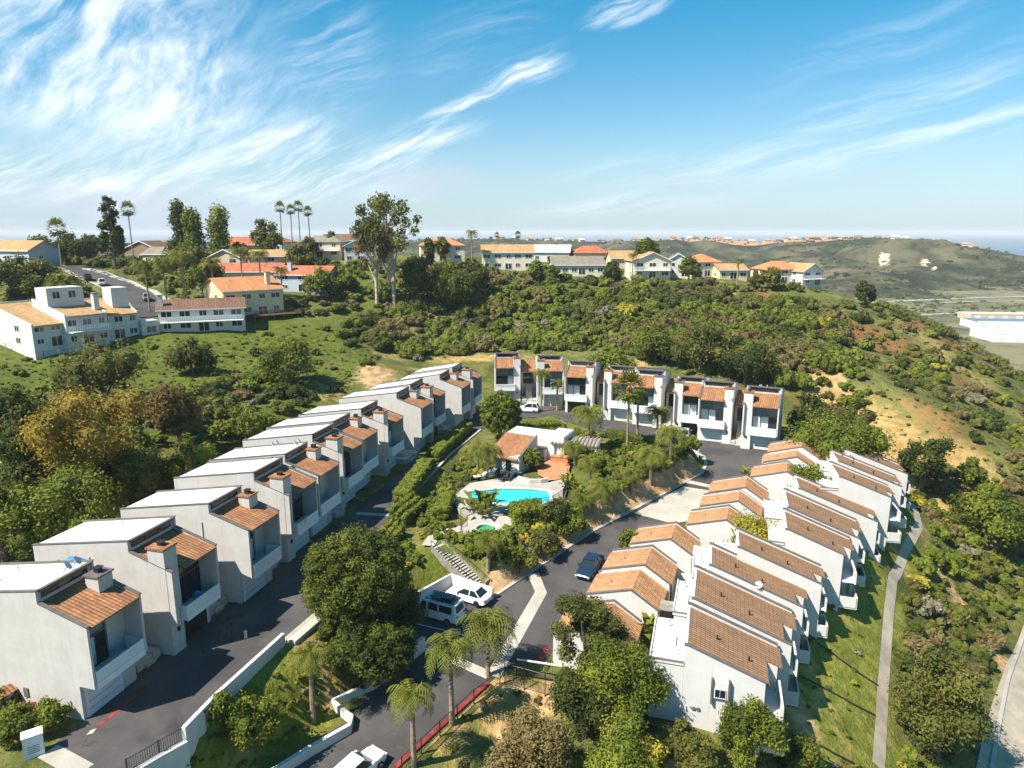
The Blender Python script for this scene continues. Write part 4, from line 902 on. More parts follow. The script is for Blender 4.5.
house('house', 'white two storey house with a long low brown roof and full width balcony', 204, 333, 150, 17.0, 8.5, 5.0, 22, 'gable', 1.7, W_, 'roof_brown', (5, 2), chimney=-8.0, balcony=True)
house('house', 'cream house with pale orange roof and dark timber deck over the slope', 256, 322, 163, 14, 13, 6.0, 42, 'gable', 2.6, C_, 'roof_orange', (4, 2), chimney=4.5, deck=True)
house('house', 'long low house with a bright orange roof behind the cream house', 240, 291, 190, 22, 9, 3.4, 4, 'gable', 1.9, B_, 'roof_red', (5, 1), group='houses on the ridge')
house('house', 'blue grey house with an orange roof and white chimney at the canyon head', 303, 299, 184, 14, 9, 4.6, -10, 'gable', 2.0, G_, 'roof_red', (3, 2), chimney=-4)
house('house', 'beige house with tan roof above the bright orange roof', 272, 275, 205, 13, 9, 5.0, 6, 'gable', 1.6, B_, 'roof_tan', (3, 2))
house('house', 'grey roofed house among palms left of the bright orange roof', 226, 278, 205, 10, 9, 5.0, -8, 'gable', 2.2, B_, 'roof_grey', (2, 2), ridge='y')
house('house', 'ridge house with red gables left of the tall fan palms', 262, 252, 252, 16, 10, 3.4, -6, 'gable', 2.6, W_, 'roof_red', (3, 1), ridge='y')
house('house', 'ridge house with low red roof between the round cypress and the red gables', 238, 255, 245, 14, 9, 3.5, 8, 'gable', 2.4, C_, 'roof_red', (3, 1))
house('house', 'two storey beige house with greyish hip roof below the fan palms', 320, 258, 228, 14, 9, 5.0, -8, 'hip', 2.0, B_, 'roof_grey', (3, 2), balcony=True)
house('house', 'grey gabled house at the left of the white house behind the eucalyptus', 332, 258, 240, 9, 9, 4.6, 10, 'gable', 2.4, B_, 'roof_grey', (2, 2), ridge='y')
house('house', 'orange brown roofed house at the far left edge of the ridge', 8, 263, 205, 17, 10, 3.6, -18, 'gable', 2.6, G_, 'roof_tan', (3, 1))
house('house', 'dark brown house with gable roof behind the ridge street', 142, 262, 235, 13, 9, 4.0, -14, 'gable', 2.6, 'house_brown', 'roof_brown', (3, 1), ridge='y')
house('house', 'house with pale grey roof right of the brown house on the ridge street', 160, 268, 222, 12, 9, 3.2, -14, 'gable', 2.0, B_, 'roof_grey', (3, 1))
house('house', 'white two storey gabled house behind the tall eucalyptus', 361, 264, 222, 10, 9, 5.2, 12, 'gable', 2.4, W_, 'roof_tan', (3, 2), ridge='y', door=False)
house('house', 'white house with bright orange roof right of the eucalyptus', 443, 266, 228, 14, 9, 5.2, 10, 'hip', 2.2, 'sunwarmed_white', 'roof_orange', (3, 2))
house('house', 'broad cream two storey house with tan tile roof above the green lawn', 508, 270, 228, 16.5, 10, 5.6, 3, 'gable', 2.2, 'sunwarmed_white', 'roof_tan', (5, 2))
house('house', 'one storey house with broad grey brown roof and solar panels', 578, 275, 224, 16.5, 9, 3.2, 2, 'gable', 2.4, 'sunwarmed_white', 'roof_grey', (6, 1))
house('house', 'white roofed house behind the solar panel house on the ridge', 550, 263, 262, 14, 9, 3.6, -10, 'gable', 2.4, W_, 'roof_white', (3, 1))
house('house', 'house with pinkish hip roof behind the solar panel house', 592, 263, 262, 13, 9, 3.6, 6, 'hip', 2.6, B_, 'roof_red', (3, 1))
house('house', 'small tan roofed house left of the white gabled house', 624, 270, 240, 9, 8, 3.6, 4, 'gable', 2.2, C_, 'roof_tan', (2, 1))
house('house', 'big white two storey gabled house with tan roof on the ridge', 652, 281, 218, 11.5, 11, 5.4, 6, 'gable', 2.6, 'sunwarmed_white', 'roof_tan', (3, 2), ridge='y', balcony=True)
house('house', 'white house half hidden by a tree right of the big white gable', 678, 277, 224, 8, 9, 4.8, -10, 'gable', 2.4, W_, 'roof_grey', (2, 2), ridge='y')
house('house', 'white house with red orange hip roof on the middle of the spur', 707, 277, 222, 9.5, 9, 4.6, 16, 'hip', 2.4, 'sunwarmed_white', 'roof_orange', (3, 2))
house('house', 'low cream house with tan roof right of the red orange roof', 733, 281, 218, 9, 8, 3.0, 8, 'gable', 1.6, C_, 'roof_tan', (3, 1))
house('house', 'white house with tan hip roof near the tip of the spur', 784, 284, 216, 12, 9, 4.4, 14, 'hip', 2.4, 'sunwarmed_white', 'roof_orange', (3, 2))
house('house', 'white gabled house with deck at the very tip of the spur', 812, 286, 214, 8, 9, 4.4, 24, 'gable', 2.2, W_, 'roof_tan', (2, 2), ridge='y', balcony=True)
house('house', 'distant house with brown roof left of the big eucalyptus', 342, 250, 300, 12, 9, 4, 0, 'gable', 2.4, B_, 'roof_brown', (3, 1))
# warehouses on the valley floor
def warehouse(label, px, py, wd, d, h, yaw, rm, wm):
    p = P(px, py, VALLEY); t = thing('warehouse', label, 'warehouse', p, R(yaw), 'warehouses in the valley')
    b = MB(); b.box(-wd / 2, wd / 2, 0, d, -1, h); b.build('wall', wm, t)
    r = MB(); r.box(-wd / 2 + .4, wd / 2 - .4, .4, d - .4, h + .003, h + .2); r.build('roof', rm, t)
    r = MB(); r.box(-wd / 2 - .1, wd / 2 + .1, -.1, .39, h + .003, h + 1); r.build('parapet', wm, t)
    for k in range(5): q = MB(); x = -wd / 2 + wd * (k + .5) / 5; q.box(x - 2, x + 2, -.06, -.003, 0, 4); q.build('loading_door', 'garage_white', t)
warehouse('large white warehouse in the valley at the right edge', 1036, 343, 50, 30, 5, -8, 'membrane', 'trim_white')
warehouse('warehouse with blue grey roof behind the large white warehouse', 1012, 330, 46, 26, 5, -8, 'solar', 'trim_white')
warehouse('warehouse with sandy roof, farthest of the three in the valley', 1005, 321, 50, 22, 4.5, -8, 'beige', 'beige')
# tiny houses along the rim of the mesa
rngM = random.Random(3)
for k in range(34):
    px = 505 + k * 13 + rngM.uniform(-5, 5) if k < 22 else 770 + (k - 22) * 16 + rngM.uniform(-4, 4)
    if px > 985 or 905 < px < 915: continue
    ci = int(np.clip((px + 140) / 3.0, 0, MESA.shape[1] - 1)); j = rngM.choice([50, 51, 53]); v = MESA[j, ci]
    wv_, hv_ = rngM.uniform(9, 15), rngM.uniform(2.8, 4.5); b = MB(); b.box(-wv_ / 2, wv_ / 2, 0, 12, -4, hv_); r_ = MB(); r_.prism_x([(-.8, hv_), (6, hv_ + 3), (12.8, hv_)], -wv_ / 2 - .8, wv_ / 2 + .8)
    t = thing('house', 'tiny pale house on the far rim of the mesa', 'house', tuple(v), R(rngM.uniform(-30, 30)), 'tiny houses on the mesa rim')
    b.build('wall', rngM.choice(['white_stucco', 'cream', 'beige']), t); r_.build('roof', rngM.choice(['roof_tan', 'roof_red', 'roof_grey', 'roof_white']), t)
# ------------------------------------------------------------------ plants
def cubesphere(n=2):
    vs = []; fs = []
    for ax in range(3):
        for sg in (-1, 1):
            k = len(vs)
            for i in range(n + 1):
                for j in range(n + 1):
                    p = [0, 0, 0]; p[ax] = sg; p[(ax + 1) % 3] = (2 * i / n - 1) * sg; p[(ax + 2) % 3] = 2 * j / n - 1; vs.append(p)
            for i in range(n):
                for j in range(n): a = k + i * (n + 1) + j; fs.append((a, a + n + 1, a + n + 2, a + 1))
    v = np.array(vs, float); return v / np.linalg.norm(v, axis=1)[:, None], np.array(fs)
CS_V, CS_F = cubesphere(2)
def leaf_cloud(rg, clumps, n, size, core=.7, up=.35, hang=0.0, shell=.4, tspread=.5):
    """clumps (k,4) x y z r -> quads and tints of many leaf-sized faces plus twig cores"""
    cl = np.array(clumps, float); pr = cl[:, 3] ** 2; idx = rg.choice(len(cl), n, p=pr / pr.sum())
    d = rg.normal(size=(n, 3)); d /= np.linalg.norm(d, axis=1)[:, None]
    rad = cl[idx, 3] * (1 - shell * rg.random(n)) * (1 + .18 * rg.normal(size=n) * (rg.random(n) < .3))
    pos = cl[idx, :3] + d * rad[:, None]
    nr = d * .8 + rg.normal(size=(n, 3)) * .55 + np.array([0, 0, up]); nr /= np.linalg.norm(nr, axis=1)[:, None]
    t = np.cross(nr, rg.normal(size=(n, 3))); t[:, 2] -= hang * 2; t /= np.linalg.norm(t, axis=1)[:, None]; b = np.cross(nr, t); b /= np.linalg.norm(b, axis=1)[:, None]
    s = size * (.6 + .8 * rg.random(n)); t *= (s * .62)[:, None]; b *= (s * .38)[:, None]
    q = np.stack([pos - t, pos + b, pos + t, pos - b], 1).reshape(-1, 3)
    ct = rg.random(len(cl)) * tspread + (.5 - tspread / 2); tint = np.clip(ct[idx] + (rg.random(n) - .5) * .45, 0, 1)
    f = np.arange(n * 4).reshape(-1, 4)
    if core:
        cv = (CS_V[None] * (cl[:, 3] * core)[:, None, None] + cl[:, None, :3]).reshape(-1, 3)
        cf = (CS_F[None] + (np.arange(len(cl)) * len(CS_V))[:, None, None]).reshape(-1, 4) + len(q)
        q = np.concatenate([q, cv]); f = np.concatenate([f, cf]); tint = np.concatenate([tint, np.repeat(ct, len(CS_F))])
    return q, f, tint
def cl_dome(rg, k=12, flat=.62):
    out = []
    for i in range(k):
        a = rg.random() * 6.283; r = math.sqrt(rg.random()) * .72; z = flat * (1 - r * r) * (.35 + .6 * rg.random()) + .12; out.append((r * math.cos(a), r * math.sin(a), z, .26 + .2 * rg.random()))
    return out
def cl_ball(rg, k, rx, rz, cz, rr=(.32, .5), low=-1):
    out = []
    while len(out) < k:
        d = rg.normal(size=3); d /= np.linalg.norm(d); q = (.5 + .32 * rg.random())
        if d[2] < low: continue
        out.append((d[0] * rx * q, d[1] * rx * q, cz + d[2] * rz * q, rx * (rr[0] + (rr[1] - rr[0]) * rg.random())))
    return out
RG = np.random.default_rng(11)
# shrub prototypes: unit radius; many small leaves
PROTO = {}
def shrub_mesh(kind, v, n, size, lowpoly=False):
    rg = np.random.default_rng(100 + v * 7 + len(kind)); q, f, t = leaf_cloud(rg, cl_dome(rg, 12 + v % 4, .62 + .12 * (v % 3)), n, size, core=.78, up=.45)
    return q, f, t
SPEC = ['leaf_green', 'leaf_dark', 'leaf_olive', 'leaf_grey', 'leaf_bright', 'leaf_rust', 'leaf_dry', 'leaf_gold', 'leaf_lime']
def proto(spec, v):
    k = (spec, v)
    if k not in PROTO:
        q, f, t = shrub_mesh(spec, v, 900, .15); o = np_mesh('shrub', q, f, spec, {'tint': ('FACE', t)}); C.objects.unlink(o); PROTO[k] = o.data; bpy.data.objects.remove(o)
    return PROTO[k]
LOWQ = [shrub_mesh('x', v, 190, .26) for v in range(6)]
LOWS = [leaf_cloud(np.random.default_rng(50 + v), cl_dome(np.random.default_rng(60 + v), 4, .5), 46, .42, core=.7, up=.4) for v in range(4)]
STAIR = [P(428, 544, ZL), PR(488, 593)]
ROADLINES = [PATH, ROAD, STAIR]
def dline(x, y, pts):
    d = 1e9
    for a, b_ in zip(pts[:-1], pts[1:]):
        ex, ey = b_[0] - a[0], b_[1] - a[1]; t = max(0, min(1, ((x - a[0]) * ex + (y - a[1]) * ey) / (ex * ex + ey * ey))); d = min(d, math.hypot(x - a[0] - t * ex, y - a[1] - t * ey))
    return d
def at_grid(A, x, y):
    i = int(np.clip(np.searchsorted(XS, x) - 1, 0, len(XS) - 2)); j = int(np.clip(np.searchsorted(YS, y) - 1, 0, len(YS) - 2)); return A[j, i]
A_BARE = np.maximum(A_dry * .9, A_earth)
def scatter(rn, poly, spacing, bare=.8, lush=0.0, clear=(zone_left, zone_right, zone_back, zone_pool), pad=1.2, house_pad=0.0, n=16000, ybox=None):
    corners = [hit(*q) for q in poly]; xs = [c[0] for c in corners]; ys = [c[1] for c in corners]
    n = int(min(n, (max(xs) - min(xs)) * (max(ys) - min(ys)) / spacing ** 2 * 5))
    X = np.array([rn.uniform(min(xs), max(xs)) for _ in range(n)]); Y = np.array([rn.uniform(min(ys), max(ys)) for _ in range(n)])
    Z = np.array([hz_at(a, b_) for a, b_ in zip(X, Y)])
    PX = np.array([px_of(a, b_, c) for a, b_, c in zip(X, Y, Z)])
    ok = seg_dist(PX[:, 0], PX[:, 1], poly) == 0
    for z in clear: ok &= seg_dist(X, Y, z) > pad
    cell = {}; out = []
    for i in np.nonzero(ok)[0]:
        x, y = X[i], Y[i]
        bb = at_grid(A_BARE, x, y)
        if bare and rn.random() < bb * bare * 1.3: continue
        if lush and rn.random() < at_grid(A_lush, x, y) * lush: continue
        if any(dline(x, y, L) < (4.0 if L is ROAD else 1.7) for L in ROADLINES): continue
        if math.hypot(X[i] - HOUSES[0][0], Y[i] - HOUSES[0][1]) < 0: continue
        if any(math.hypot(x - a, y - b_) < c + house_pad for a, b_, c in HOUSES): continue
        if y > 150 and dline(x, y, RID) < 7: continue
        k = (int(x // spacing), int(y // spacing))
        if any(math.hypot(x - a, y - b_) < spacing for dx in (-1, 0, 1) for dy in (-1, 0, 1) for a, b_ in cell.get((k[0] + dx, k[1] + dy), [])): continue
        cell.setdefault(k, []).append((x, y)); out.append((x, y, Z[i]))
    return out
rnS = random.Random(21)
ZONES = [   # polygon, spacing, radius range, species weights, where
    ([(392, 352), (340, 338), (385, 300), (470, 278), (560, 296), (640, 290), (700, 294), (800, 300), (835, 318), (860, 440), (800, 425), (790, 388), (700, 370), (600, 350), (490, 350), (420, 362)], 2.35, (1.2, 3.9), [30, 22, 24, 9, 12, 3, 3, 0, 2], 'on the canyon face behind the back row', .8, 0),
    ([(800, 300), (840, 300), (900, 306), (975, 342), (1030, 380), (1030, 480), (965, 520), (905, 470), (860, 440), (835, 318)], 1.9, (.8, 2.9), [24, 14, 34, 16, 6, 3, 4, 0, 1], 'on the spur right of the houses', .85, 0),
    ([(905, 500), (960, 480), (1030, 450), (1030, 640), (990, 660), (972, 775), (893, 775), (894, 640), (902, 580), (930, 535)], 1.6, (.7, 2.1), [24, 16, 22, 18, 12, 1, 3, 1, 8], 'between the concrete path and the road at the right', .5, 0),
    ([(0, 405), (60, 388), (130, 405), (200, 385), (290, 372), (310, 410), (240, 448), (180, 482), (100, 508), (30, 540), (0, 560)], 2.7, (1.4, 3.2), [24, 34, 20, 6, 14, 2, 2, 3, 3], 'behind the roofs of the left row', .5, .35),
    ([(0, 352), (330, 324), (392, 352), (330, 398), (0, 420)], 4.6, (.5, 1.9), [40, 20, 26, 5, 14, 2, 6, 0, 2], 'on the green slope below the white houses', .5, 0),
    ([(480, 775), (545, 715), (640, 720), (700, 750), (780, 755), (860, 775)], 1.7, (.5, 1.1), [24, 10, 24, 20, 14, 0, 4, 2, 10], 'in the rough ground in the foreground', .7, 0),
    ([(0, 262), (120, 258), (260, 256), (360, 258), (480, 268), (640, 280), (820, 292), (700, 292), (560, 294), (470, 276), (385, 298), (330, 318), (200, 312), (0, 300)], 3.7, (1.4, 3.2), [34, 26, 14, 5, 14, 2, 2, 1, 3], 'among the ridge houses', 0, 0)]
POOLBANK = [([(440, 548), (470, 540), (515, 530), (566, 516), (606, 474), (690, 460), (697, 476), (660, 494), (592, 529), (497, 592), (470, 575), (452, 562)], 1.0, (.6, 1.25), [34, 14, 14, 0, 26, 0, 1, 1, 12], 'on the planted bank between the pool and the right street', .2, 0),
            ([(575, 500), (566, 514), (612, 470), (610, 440), (650, 446), (690, 452), (680, 466), (640, 470), (606, 474)], 1.15, (.6, 1.2), [34, 12, 14, 0, 26, 0, 1, 1, 12], 'in the planting round the lawn by the cul-de-sac', .2, 0)]
POOLBANK += [([(394, 545), (420, 535), (436, 552), (448, 578), (415, 598), (396, 605)], 1.2, (.6, 1.3), [34, 18, 10, 0, 20, 0, 1, 1, 8], 'on the bank between the stairs and the largest tree', .0, 0),
             ([(424, 536), (436, 548), (462, 541), (462, 532), (446, 524), (452, 505), (462, 486), (490, 470), (495, 450), (478, 444), (440, 470), (412, 508)], 1.3, (.6, 1.2), [34, 14, 10, 0, 26, 0, 1, 1, 12], 'between the clipped street hedges and the pool deck', .0, 0),
             ([(510, 436), (560, 428), (606, 436), (606, 470), (596, 474), (592, 452), (560, 444), (520, 444)], 1.3, (.6, 1.3), [34, 16, 10, 0, 26, 0, 1, 1, 12], 'behind the clubhouse and pergola', .0, 0)]
ADJ = {'leaf_green': 'mid green rounded', 'leaf_dark': 'dark green dense', 'leaf_olive': 'olive green', 'leaf_grey': 'grey green', 'leaf_bright': 'fresh bright green', 'leaf_rust': 'rusty brown', 'leaf_dry': 'dry straw coloured', 'leaf_gold': 'yellowish gold', 'leaf_lime': 'pale lime green'}
SH = []
for zi, (poly, sp, rr, wts, where, bare, lu) in enumerate(ZONES + POOLBANK):
    pool_zone = zi >= len(ZONES)
    for (x, y, z) in scatter(rnS, poly, sp, bare, lu, clear=(zone_left, zone_right, zone_back) if pool_zone else (zone_left, zone_right, zone_back, zone_pool), pad=1.7 if pool_zone else 1.4, house_pad=1.0 if zi == 6 else -1.0):
        s_ = rnS.choices(range(9), wts)[0]
        # species grow in drifts
        if rnS.random() < .45: s_ = rnS.Random if False else [0, 1, 2, 3, 4, 2, 0][int(vnoise(np.array([x]), np.array([y]), 13, 9)[0] * 6.99)]
        if wts[s_] == 0: s_ = 0
        r = rr[0] + (rr[1] - rr[0]) * rnS.random() ** 1.5
        SH.append((x, y, z, r, s_, where, r / math.hypot(math.hypot(x, y), H - z)))
SH.sort(key=lambda q: -q[6])
NIND = 285
for i, (x, y, z, r, s_, where, _) in enumerate(SH[:NIND]):
    sp = SPEC[s_]; o = bpy.data.objects.new('shrub', proto(sp, i % 3)); C.objects.link(o)
    o.location = (x, y, z - .12 * r); o.scale = (r * rnS.uniform(.85, 1.15), r * rnS.uniform(.85, 1.15), r * rnS.uniform(.75, 1.15)); o.rotation_euler = (0, 0, rnS.uniform(0, 6.28))
    tag(o, f'{ADJ[sp]} shrub {where}', 'shrub', f'{ADJ[sp]} shrubs {where}')
def mass(name, items, protos, label, **kw):
    V, Fc, T, M = [], [], [], []; k = 0
    for i, (x, y, z, r, s_) in enumerate(items):
        q, f, t = protos[i % len(protos)]; a = rnS.uniform(0, 6.28); c, s = math.cos(a) * r, math.sin(a) * r
        v = np.stack([q[:, 0] * c - q[:, 1] * s + x, q[:, 0] * s + q[:, 1] * c + y, q[:, 2] * r * rnS.uniform(.75, 1.15) + z - .1 * r], 1)
        V.append(v); Fc.append(f + k); T.append(np.clip(t + rnS.uniform(-.2, .2), 0, 1)); M.append(np.full(len(f), s_)); k += len(q)
    o = np_mesh(name, np.concatenate(V), np.concatenate(Fc), None, {'tint': ('FACE', np.concatenate(T))})
    for sp in SPEC: o.data.materials.append(MAT[sp])
    o.data.polygons.foreach_set('material_index', np.concatenate(M).astype(np.int32)); o.data.update()
    return tag(o, label, None, None, 'stuff')
mass('chaparral', [q[:5] for q in SH[NIND:]], LOWQ, 'mixed green and olive chaparral covering the canyon slopes')
low = []
for poly, sp, wts in ((ZONES[0][0], 2.6, [20, 10, 30, 12, 8, 8, 14, 0, 2]), (ZONES[1][0], 1.25, [18, 10, 34, 16, 5, 6, 14, 0, 2]), (ZONES[2][0], 1.3, [20, 10, 22, 16, 10, 2, 10, 2, 10]), (ZONES[3][0], 2.4, [20, 20, 20, 6, 14, 2, 12, 0, 3]), (ZONES[4][0], 1.5, [34, 14, 30, 5, 10, 1, 8, 0, 4]), (ZONES[5][0], 1.1, [16, 4, 24, 14, 14, 1, 20, 2, 12]),
                      ([(735, 775), (800, 600), (850, 560), (905, 500), (918, 520), (892, 580), (884, 650), (879, 775)], 1.5, [20, 2, 18, 2, 30, 1, 14, 0, 14]), ([(175, 768), (205, 738), (290, 652), (345, 630), (330, 690), (346, 712), (262, 768)], 0.55, [20, 3, 30, 1, 26, 0, 6, 4, 18]), ([(420, 768), (470, 712), (500, 690), (550, 696), (600, 768)], 1.2, [14, 2, 24, 8, 10, 1, 30, 3, 10])):
    for (x, y, z) in scatter(rnS, poly, sp, .45, 0, pad=.5, clear=(zone_left, zone_right, zone_back, zone_pool), house_pad=-1, n=40000): low.append((x, y, z, rnS.uniform(.18, .62), rnS.choices(range(9), wts)[0]))
mass('low_scrub', low, LOWS, 'low scrub, weeds and tufts over the slopes')
print('shrubs', len(SH), 'low', len(low))
# scrub and trees over the distant mesa
far_ = []; far_t = []
for k in range(5200):
    i, j = rnS.randrange(4, MESA.shape[0] - 19), rnS.randrange(60, MESA.shape[1] - 6); v = MESA[j * 0 + i, j] * (1 - .5) + MESA[i + 1, j + 1] * .5
    if vnoise(np.array([v[0]]), np.array([v[1]]), 70, 12)[0] < rnS.random() * .75: continue
    far_.append((v[0] + rnS.uniform(-6, 6), v[1] + rnS.uniform(-6, 6), v[2] - .6, rnS.uniform(2.2, 5.5), rnS.choices(range(9), [10, 40, 24, 12, 0, 6, 8, 0, 0])[0]))
mass('mesa_scrub', far_, LOWS, 'dark scrub speckled over the far mesa')
for k in range(170):
    j = rnS.randrange(80, 372); i = rnS.choice([48, 49, 50, 51, 53]); v = MESA[i, j]; far_t.append((v[0] + rnS.uniform(-9, 9), v[1], v[2] + 1.2, rnS.uniform(2.2, 5.0), rnS.choice([0, 1, 1, 2])))
mass('mesa_rim_trees', far_t, LOWS, 'line of small dark trees along the far mesa rim')
vly = []
for k in range(2600):
    x, y = rnS.uniform(150, 760), rnS.uniform(300, 760)
    if vnoise(np.array([x]), np.array([y]), 60, 14)[0] < .35 + rnS.random() * .4: continue
    if px_of(x, y, VALLEY)[0] > 930 and px_of(x, y, VALLEY)[1] > 316: continue
    vly.append((x, y, VALLEY - .3, rnS.uniform(1.2, 3.6), rnS.choices(range(9), [26, 22, 26, 12, 6, 2, 6, 0, 2])[0]))
mass('valley_scrub', vly, LOWS, 'scrub and small trees over the valley floor')
# ------------------------------------------------------------------ trees and palms
def slant(p): return math.sqrt(p[0] ** 2 + p[1] ** 2 + (H - p[2]) ** 2)
def leaf_obj(name, q, f, t, m, parent=None, **tags):
    return np_mesh(name, q, f, m, {'tint': ('FACE', t)}, parent, **tags)
def tree(name, label, px, py, top, wpx, m, kind='round', n=2600, cat='tree', group=None, bark='bark', seed=0, base=None, lean=0, squash=1.0):
    p = base or hit(px, py); sl = slant(p); cosd = math.hypot(p[0], p[1]) / sl; h = (py - top) * sl / F / max(.5, cosd); r = wpx / 2 * sl / F
    h = max(h, .9 * r) ; rg = np.random.default_rng(int(px * 13 + py * 7 + seed)); t = thing(name, label, cat, p, rg.random() * 6.28 if kind != 'lean' else 0, group)
    lf = max(.16, min(.85, 2.1 * sl / F)) ; tr = MB(); th = .4 * h
    if kind == 'round':
        cz = h - (h * .36); rz = h * .38; cl = cl_ball(rg, 22, r, rz, cz, (.26, .42)); th = h * .5
    elif kind == 'low':
        cl = [(a * r, b_ * r, c * h * 1.25, d_ * r) for a, b_, c, d_ in cl_dome(rg, 20, .66)]; th = h * .3
    elif kind == 'dense':
        cl = []; N_ = 70
        for k in range(N_):
            zz = 1 - 1.75 * (k + .5) / N_; a = k * 2.39996; rr = math.sqrt(max(0, 1 - zz * zz)); j_ = .86 + .12 * rg.random(); cl.append((r * .84 * rr * math.cos(a) * j_, r * .84 * rr * math.sin(a) * j_, h * .52 + h * .42 * zz * j_, r * (.13 + .13 * rg.random())))
        cl.append((0, 0, h * .5, r * .62)); th = h * .3
    elif kind == 'column':
        cl = [(rg.normal() * r * .16, rg.normal() * r * .16, z, r * (.58 + .42 * math.sin(math.pi * min(1, .18 + .82 * (h - z) / h)))) for z in np.linspace(h * .16, h - r * .55, 13)]; th = h * .3
    elif kind == 'pine':
        cl = []
        for k in range(34):
            z = h * (.25 + .7 * k / 33); rr = r * (1.1 - .55 * (k / 33)) ; a = rg.random() * 6.28; cl.append((rr * .5 * math.cos(a), rr * .5 * math.sin(a), z, rr * .36 + .1))
        th = h * .85
    elif kind == 'euc':
        cl = []
        for k in range(26):
            a = rg.random() * 6.28; u = rg.random(); z = h * (.50 + .46 * u); rr = r * (.25 + .75 * math.sqrt(rg.random())) * (1 - .45 * max(0, u - .6)); cl.append((rr * math.cos(a), rr * math.sin(a), z, r * (.14 + .15 * rg.random())))
        th = h * .7
    elif kind == 'open':
        cl = cl_ball(rg, 20, r, h * .42, h * .56, (.18, .34), -.7); th = h * .45
    rt = max(.08, {'euc': .017, 'pine': .018, 'column': .02}.get(kind, .03) * h)
    pth = [(0, 0, -.6), (rt * .6 * math.sin(seed), .1, th * .5), (rt, -.05, th)]; tr.tube(pth, [rt * 1.25, rt, rt * .7], 7)
    tips = sorted(cl, key=lambda c: -c[3])[:6] if kind != 'euc' else cl[:14]
    if kind not in ('column', 'pine'):
        for c in tips:
            s0 = th * (.35 + .6 * rg.random()) if kind != 'euc' else th * (.3 + .65 * rg.random()); mid = Vector((c[0] * .45, c[1] * .45, s0 + (c[2] - s0) * .55)); tr.tube([(0.02, 0, s0), mid, (c[0] * .9, c[1] * .9, c[2])], [rt * .6, rt * .42, rt * .16], 5)
    else: tr.tube([(rt, -.05, th), (0, 0, h * .93)], [rt * .7, rt * .15], 5)
    tr.build('trunk', bark, t)
    q, f, ti = leaf_cloud(rg, cl, int(n * 1.7), lf * .92, core={'euc': .3, 'open': .4, 'dense': .62}.get(kind, .5), up=.35, shell=.6 if kind == 'dense' else .5, hang=.5 if kind == 'euc' else 0, tspread=.7)
    leaf_obj('crown', q, f, ti, m, t); return t
E_ = 'leaf_'
tree('broadleaf_tree', 'largest dense round tree, on the bank between the two streets', 359, 624, 544, 106, E_ + 'ficus', 'dense', 24000, seed=2)
tree('broadleaf_tree', 'dense darker tree below the largest round tree, above the white retaining wall', 372, 678, 632, 88, E_ + 'ficus', 'dense', 17000, seed=3)
tree('broadleaf_tree', 'small bushy tree filling in left of the white van', 405, 640, 590, 44, E_ + 'dark', 'low', 3000, seed=5)
tree('broadleaf_tree', 'round dark green tree at the corner of the pool garden', 501, 440, 391, 46, E_ + 'green', 'dense', 4600, seed=4)
tree('broadleaf_tree', 'big golden leaved tree behind the second and third left row roofs', 96, 500, 404, 108, E_ + 'gold', 'round', 7500, seed=1)
tree('broadleaf_tree', 'smaller golden tree leaning beside the big golden leaved tree', 62, 490, 428, 52, E_ + 'gold', 'round', 3200, seed=6)
tree('broadleaf_tree', 'tree with reddish brown new leaves right of the golden trees', 180, 452, 392, 52, E_ + 'rust', 'round', 3200, seed=1)
tree('conifer', 'dark spiky conifer at the left edge behind the left row', 18, 468, 396, 58, E_ + 'dark', 'round', 3600, seed=2)
tree('broadleaf_tree', 'olive crowned scrub oak on the middle of the left slope', 106, 408, 350, 82, E_ + 'olive', 'low', 3600, seed=1)
tree('broadleaf_tree', 'small scrub oak with bare branches on the upper left slope', 192, 374, 343, 46, E_ + 'olive', 'low', 2200, seed=1)
tree('broadleaf_tree', 'bright green rounded bush tree on the slope above the left row', 289, 384, 336, 62, E_ + 'green', 'low', 3600, seed=3)
tree('broadleaf_tree', 'pale green upright tree above the fourth roof of the left row', 248, 452, 406, 38, E_ + 'bright', 'round', 2400, seed=3)
tree('broadleaf_tree', 'mid green tree directly behind the third roof of the left row', 198, 486, 440, 54, E_ + 'green', 'low', 3000, seed=3)
tree('broadleaf_tree', 'fresh green thicket tree behind the second left row roof', 72, 545, 484, 92, E_ + 'bright', 'low', 5200, seed=3)
tree('broadleaf_tree', 'fresh green thicket tree cut by the left edge behind the nearest roof', 5, 565, 500, 76, E_ + 'green', 'low', 4000, seed=4)
tree('broadleaf_tree', 'dark tree between the golden trees and the left edge', 30, 500, 440, 60, E_ + 'dark', 'low', 3200, seed=8)
tree('broadleaf_tree', 'dark tree in shade at the right of the big golden tree', 140, 500, 450, 54, E_ + 'olive', 'low', 3000, seed=8)
# ridge trees
tree('eucalyptus', 'tall open eucalyptus with pale forked trunk on the canyon rim', 394, 304, 202, 72, E_ + 'olive', 'euc', 3400, bark='pale_bark', seed=3)
tree('eucalyptus', 'lower grey eucalyptus beside the tall forked one', 377, 304, 222, 44, E_ + 'grey', 'euc', 1700, bark='pale_bark', seed=4)
tree('broadleaf_tree', 'dark tree tucked under the tall eucalyptus', 418, 304, 255, 42, E_ + 'dark', 'low', 2000, seed=3)
tree('broadleaf_tree', 'big bright green tree right of the eucalyptus below the orange roof', 448, 308, 262, 54, E_ + 'green', 'low', 3400, seed=5)
tree('broadleaf_tree', 'dark green tree beside the big bright green one on the canyon rim', 476, 300, 262, 34, E_ + 'dark', 'low', 2000, seed=5)
tree('pine_tree', 'tall dark pine beside the ridge street', 115, 268, 207, 27, E_ + 'dark', 'pine', 1800, seed=1)
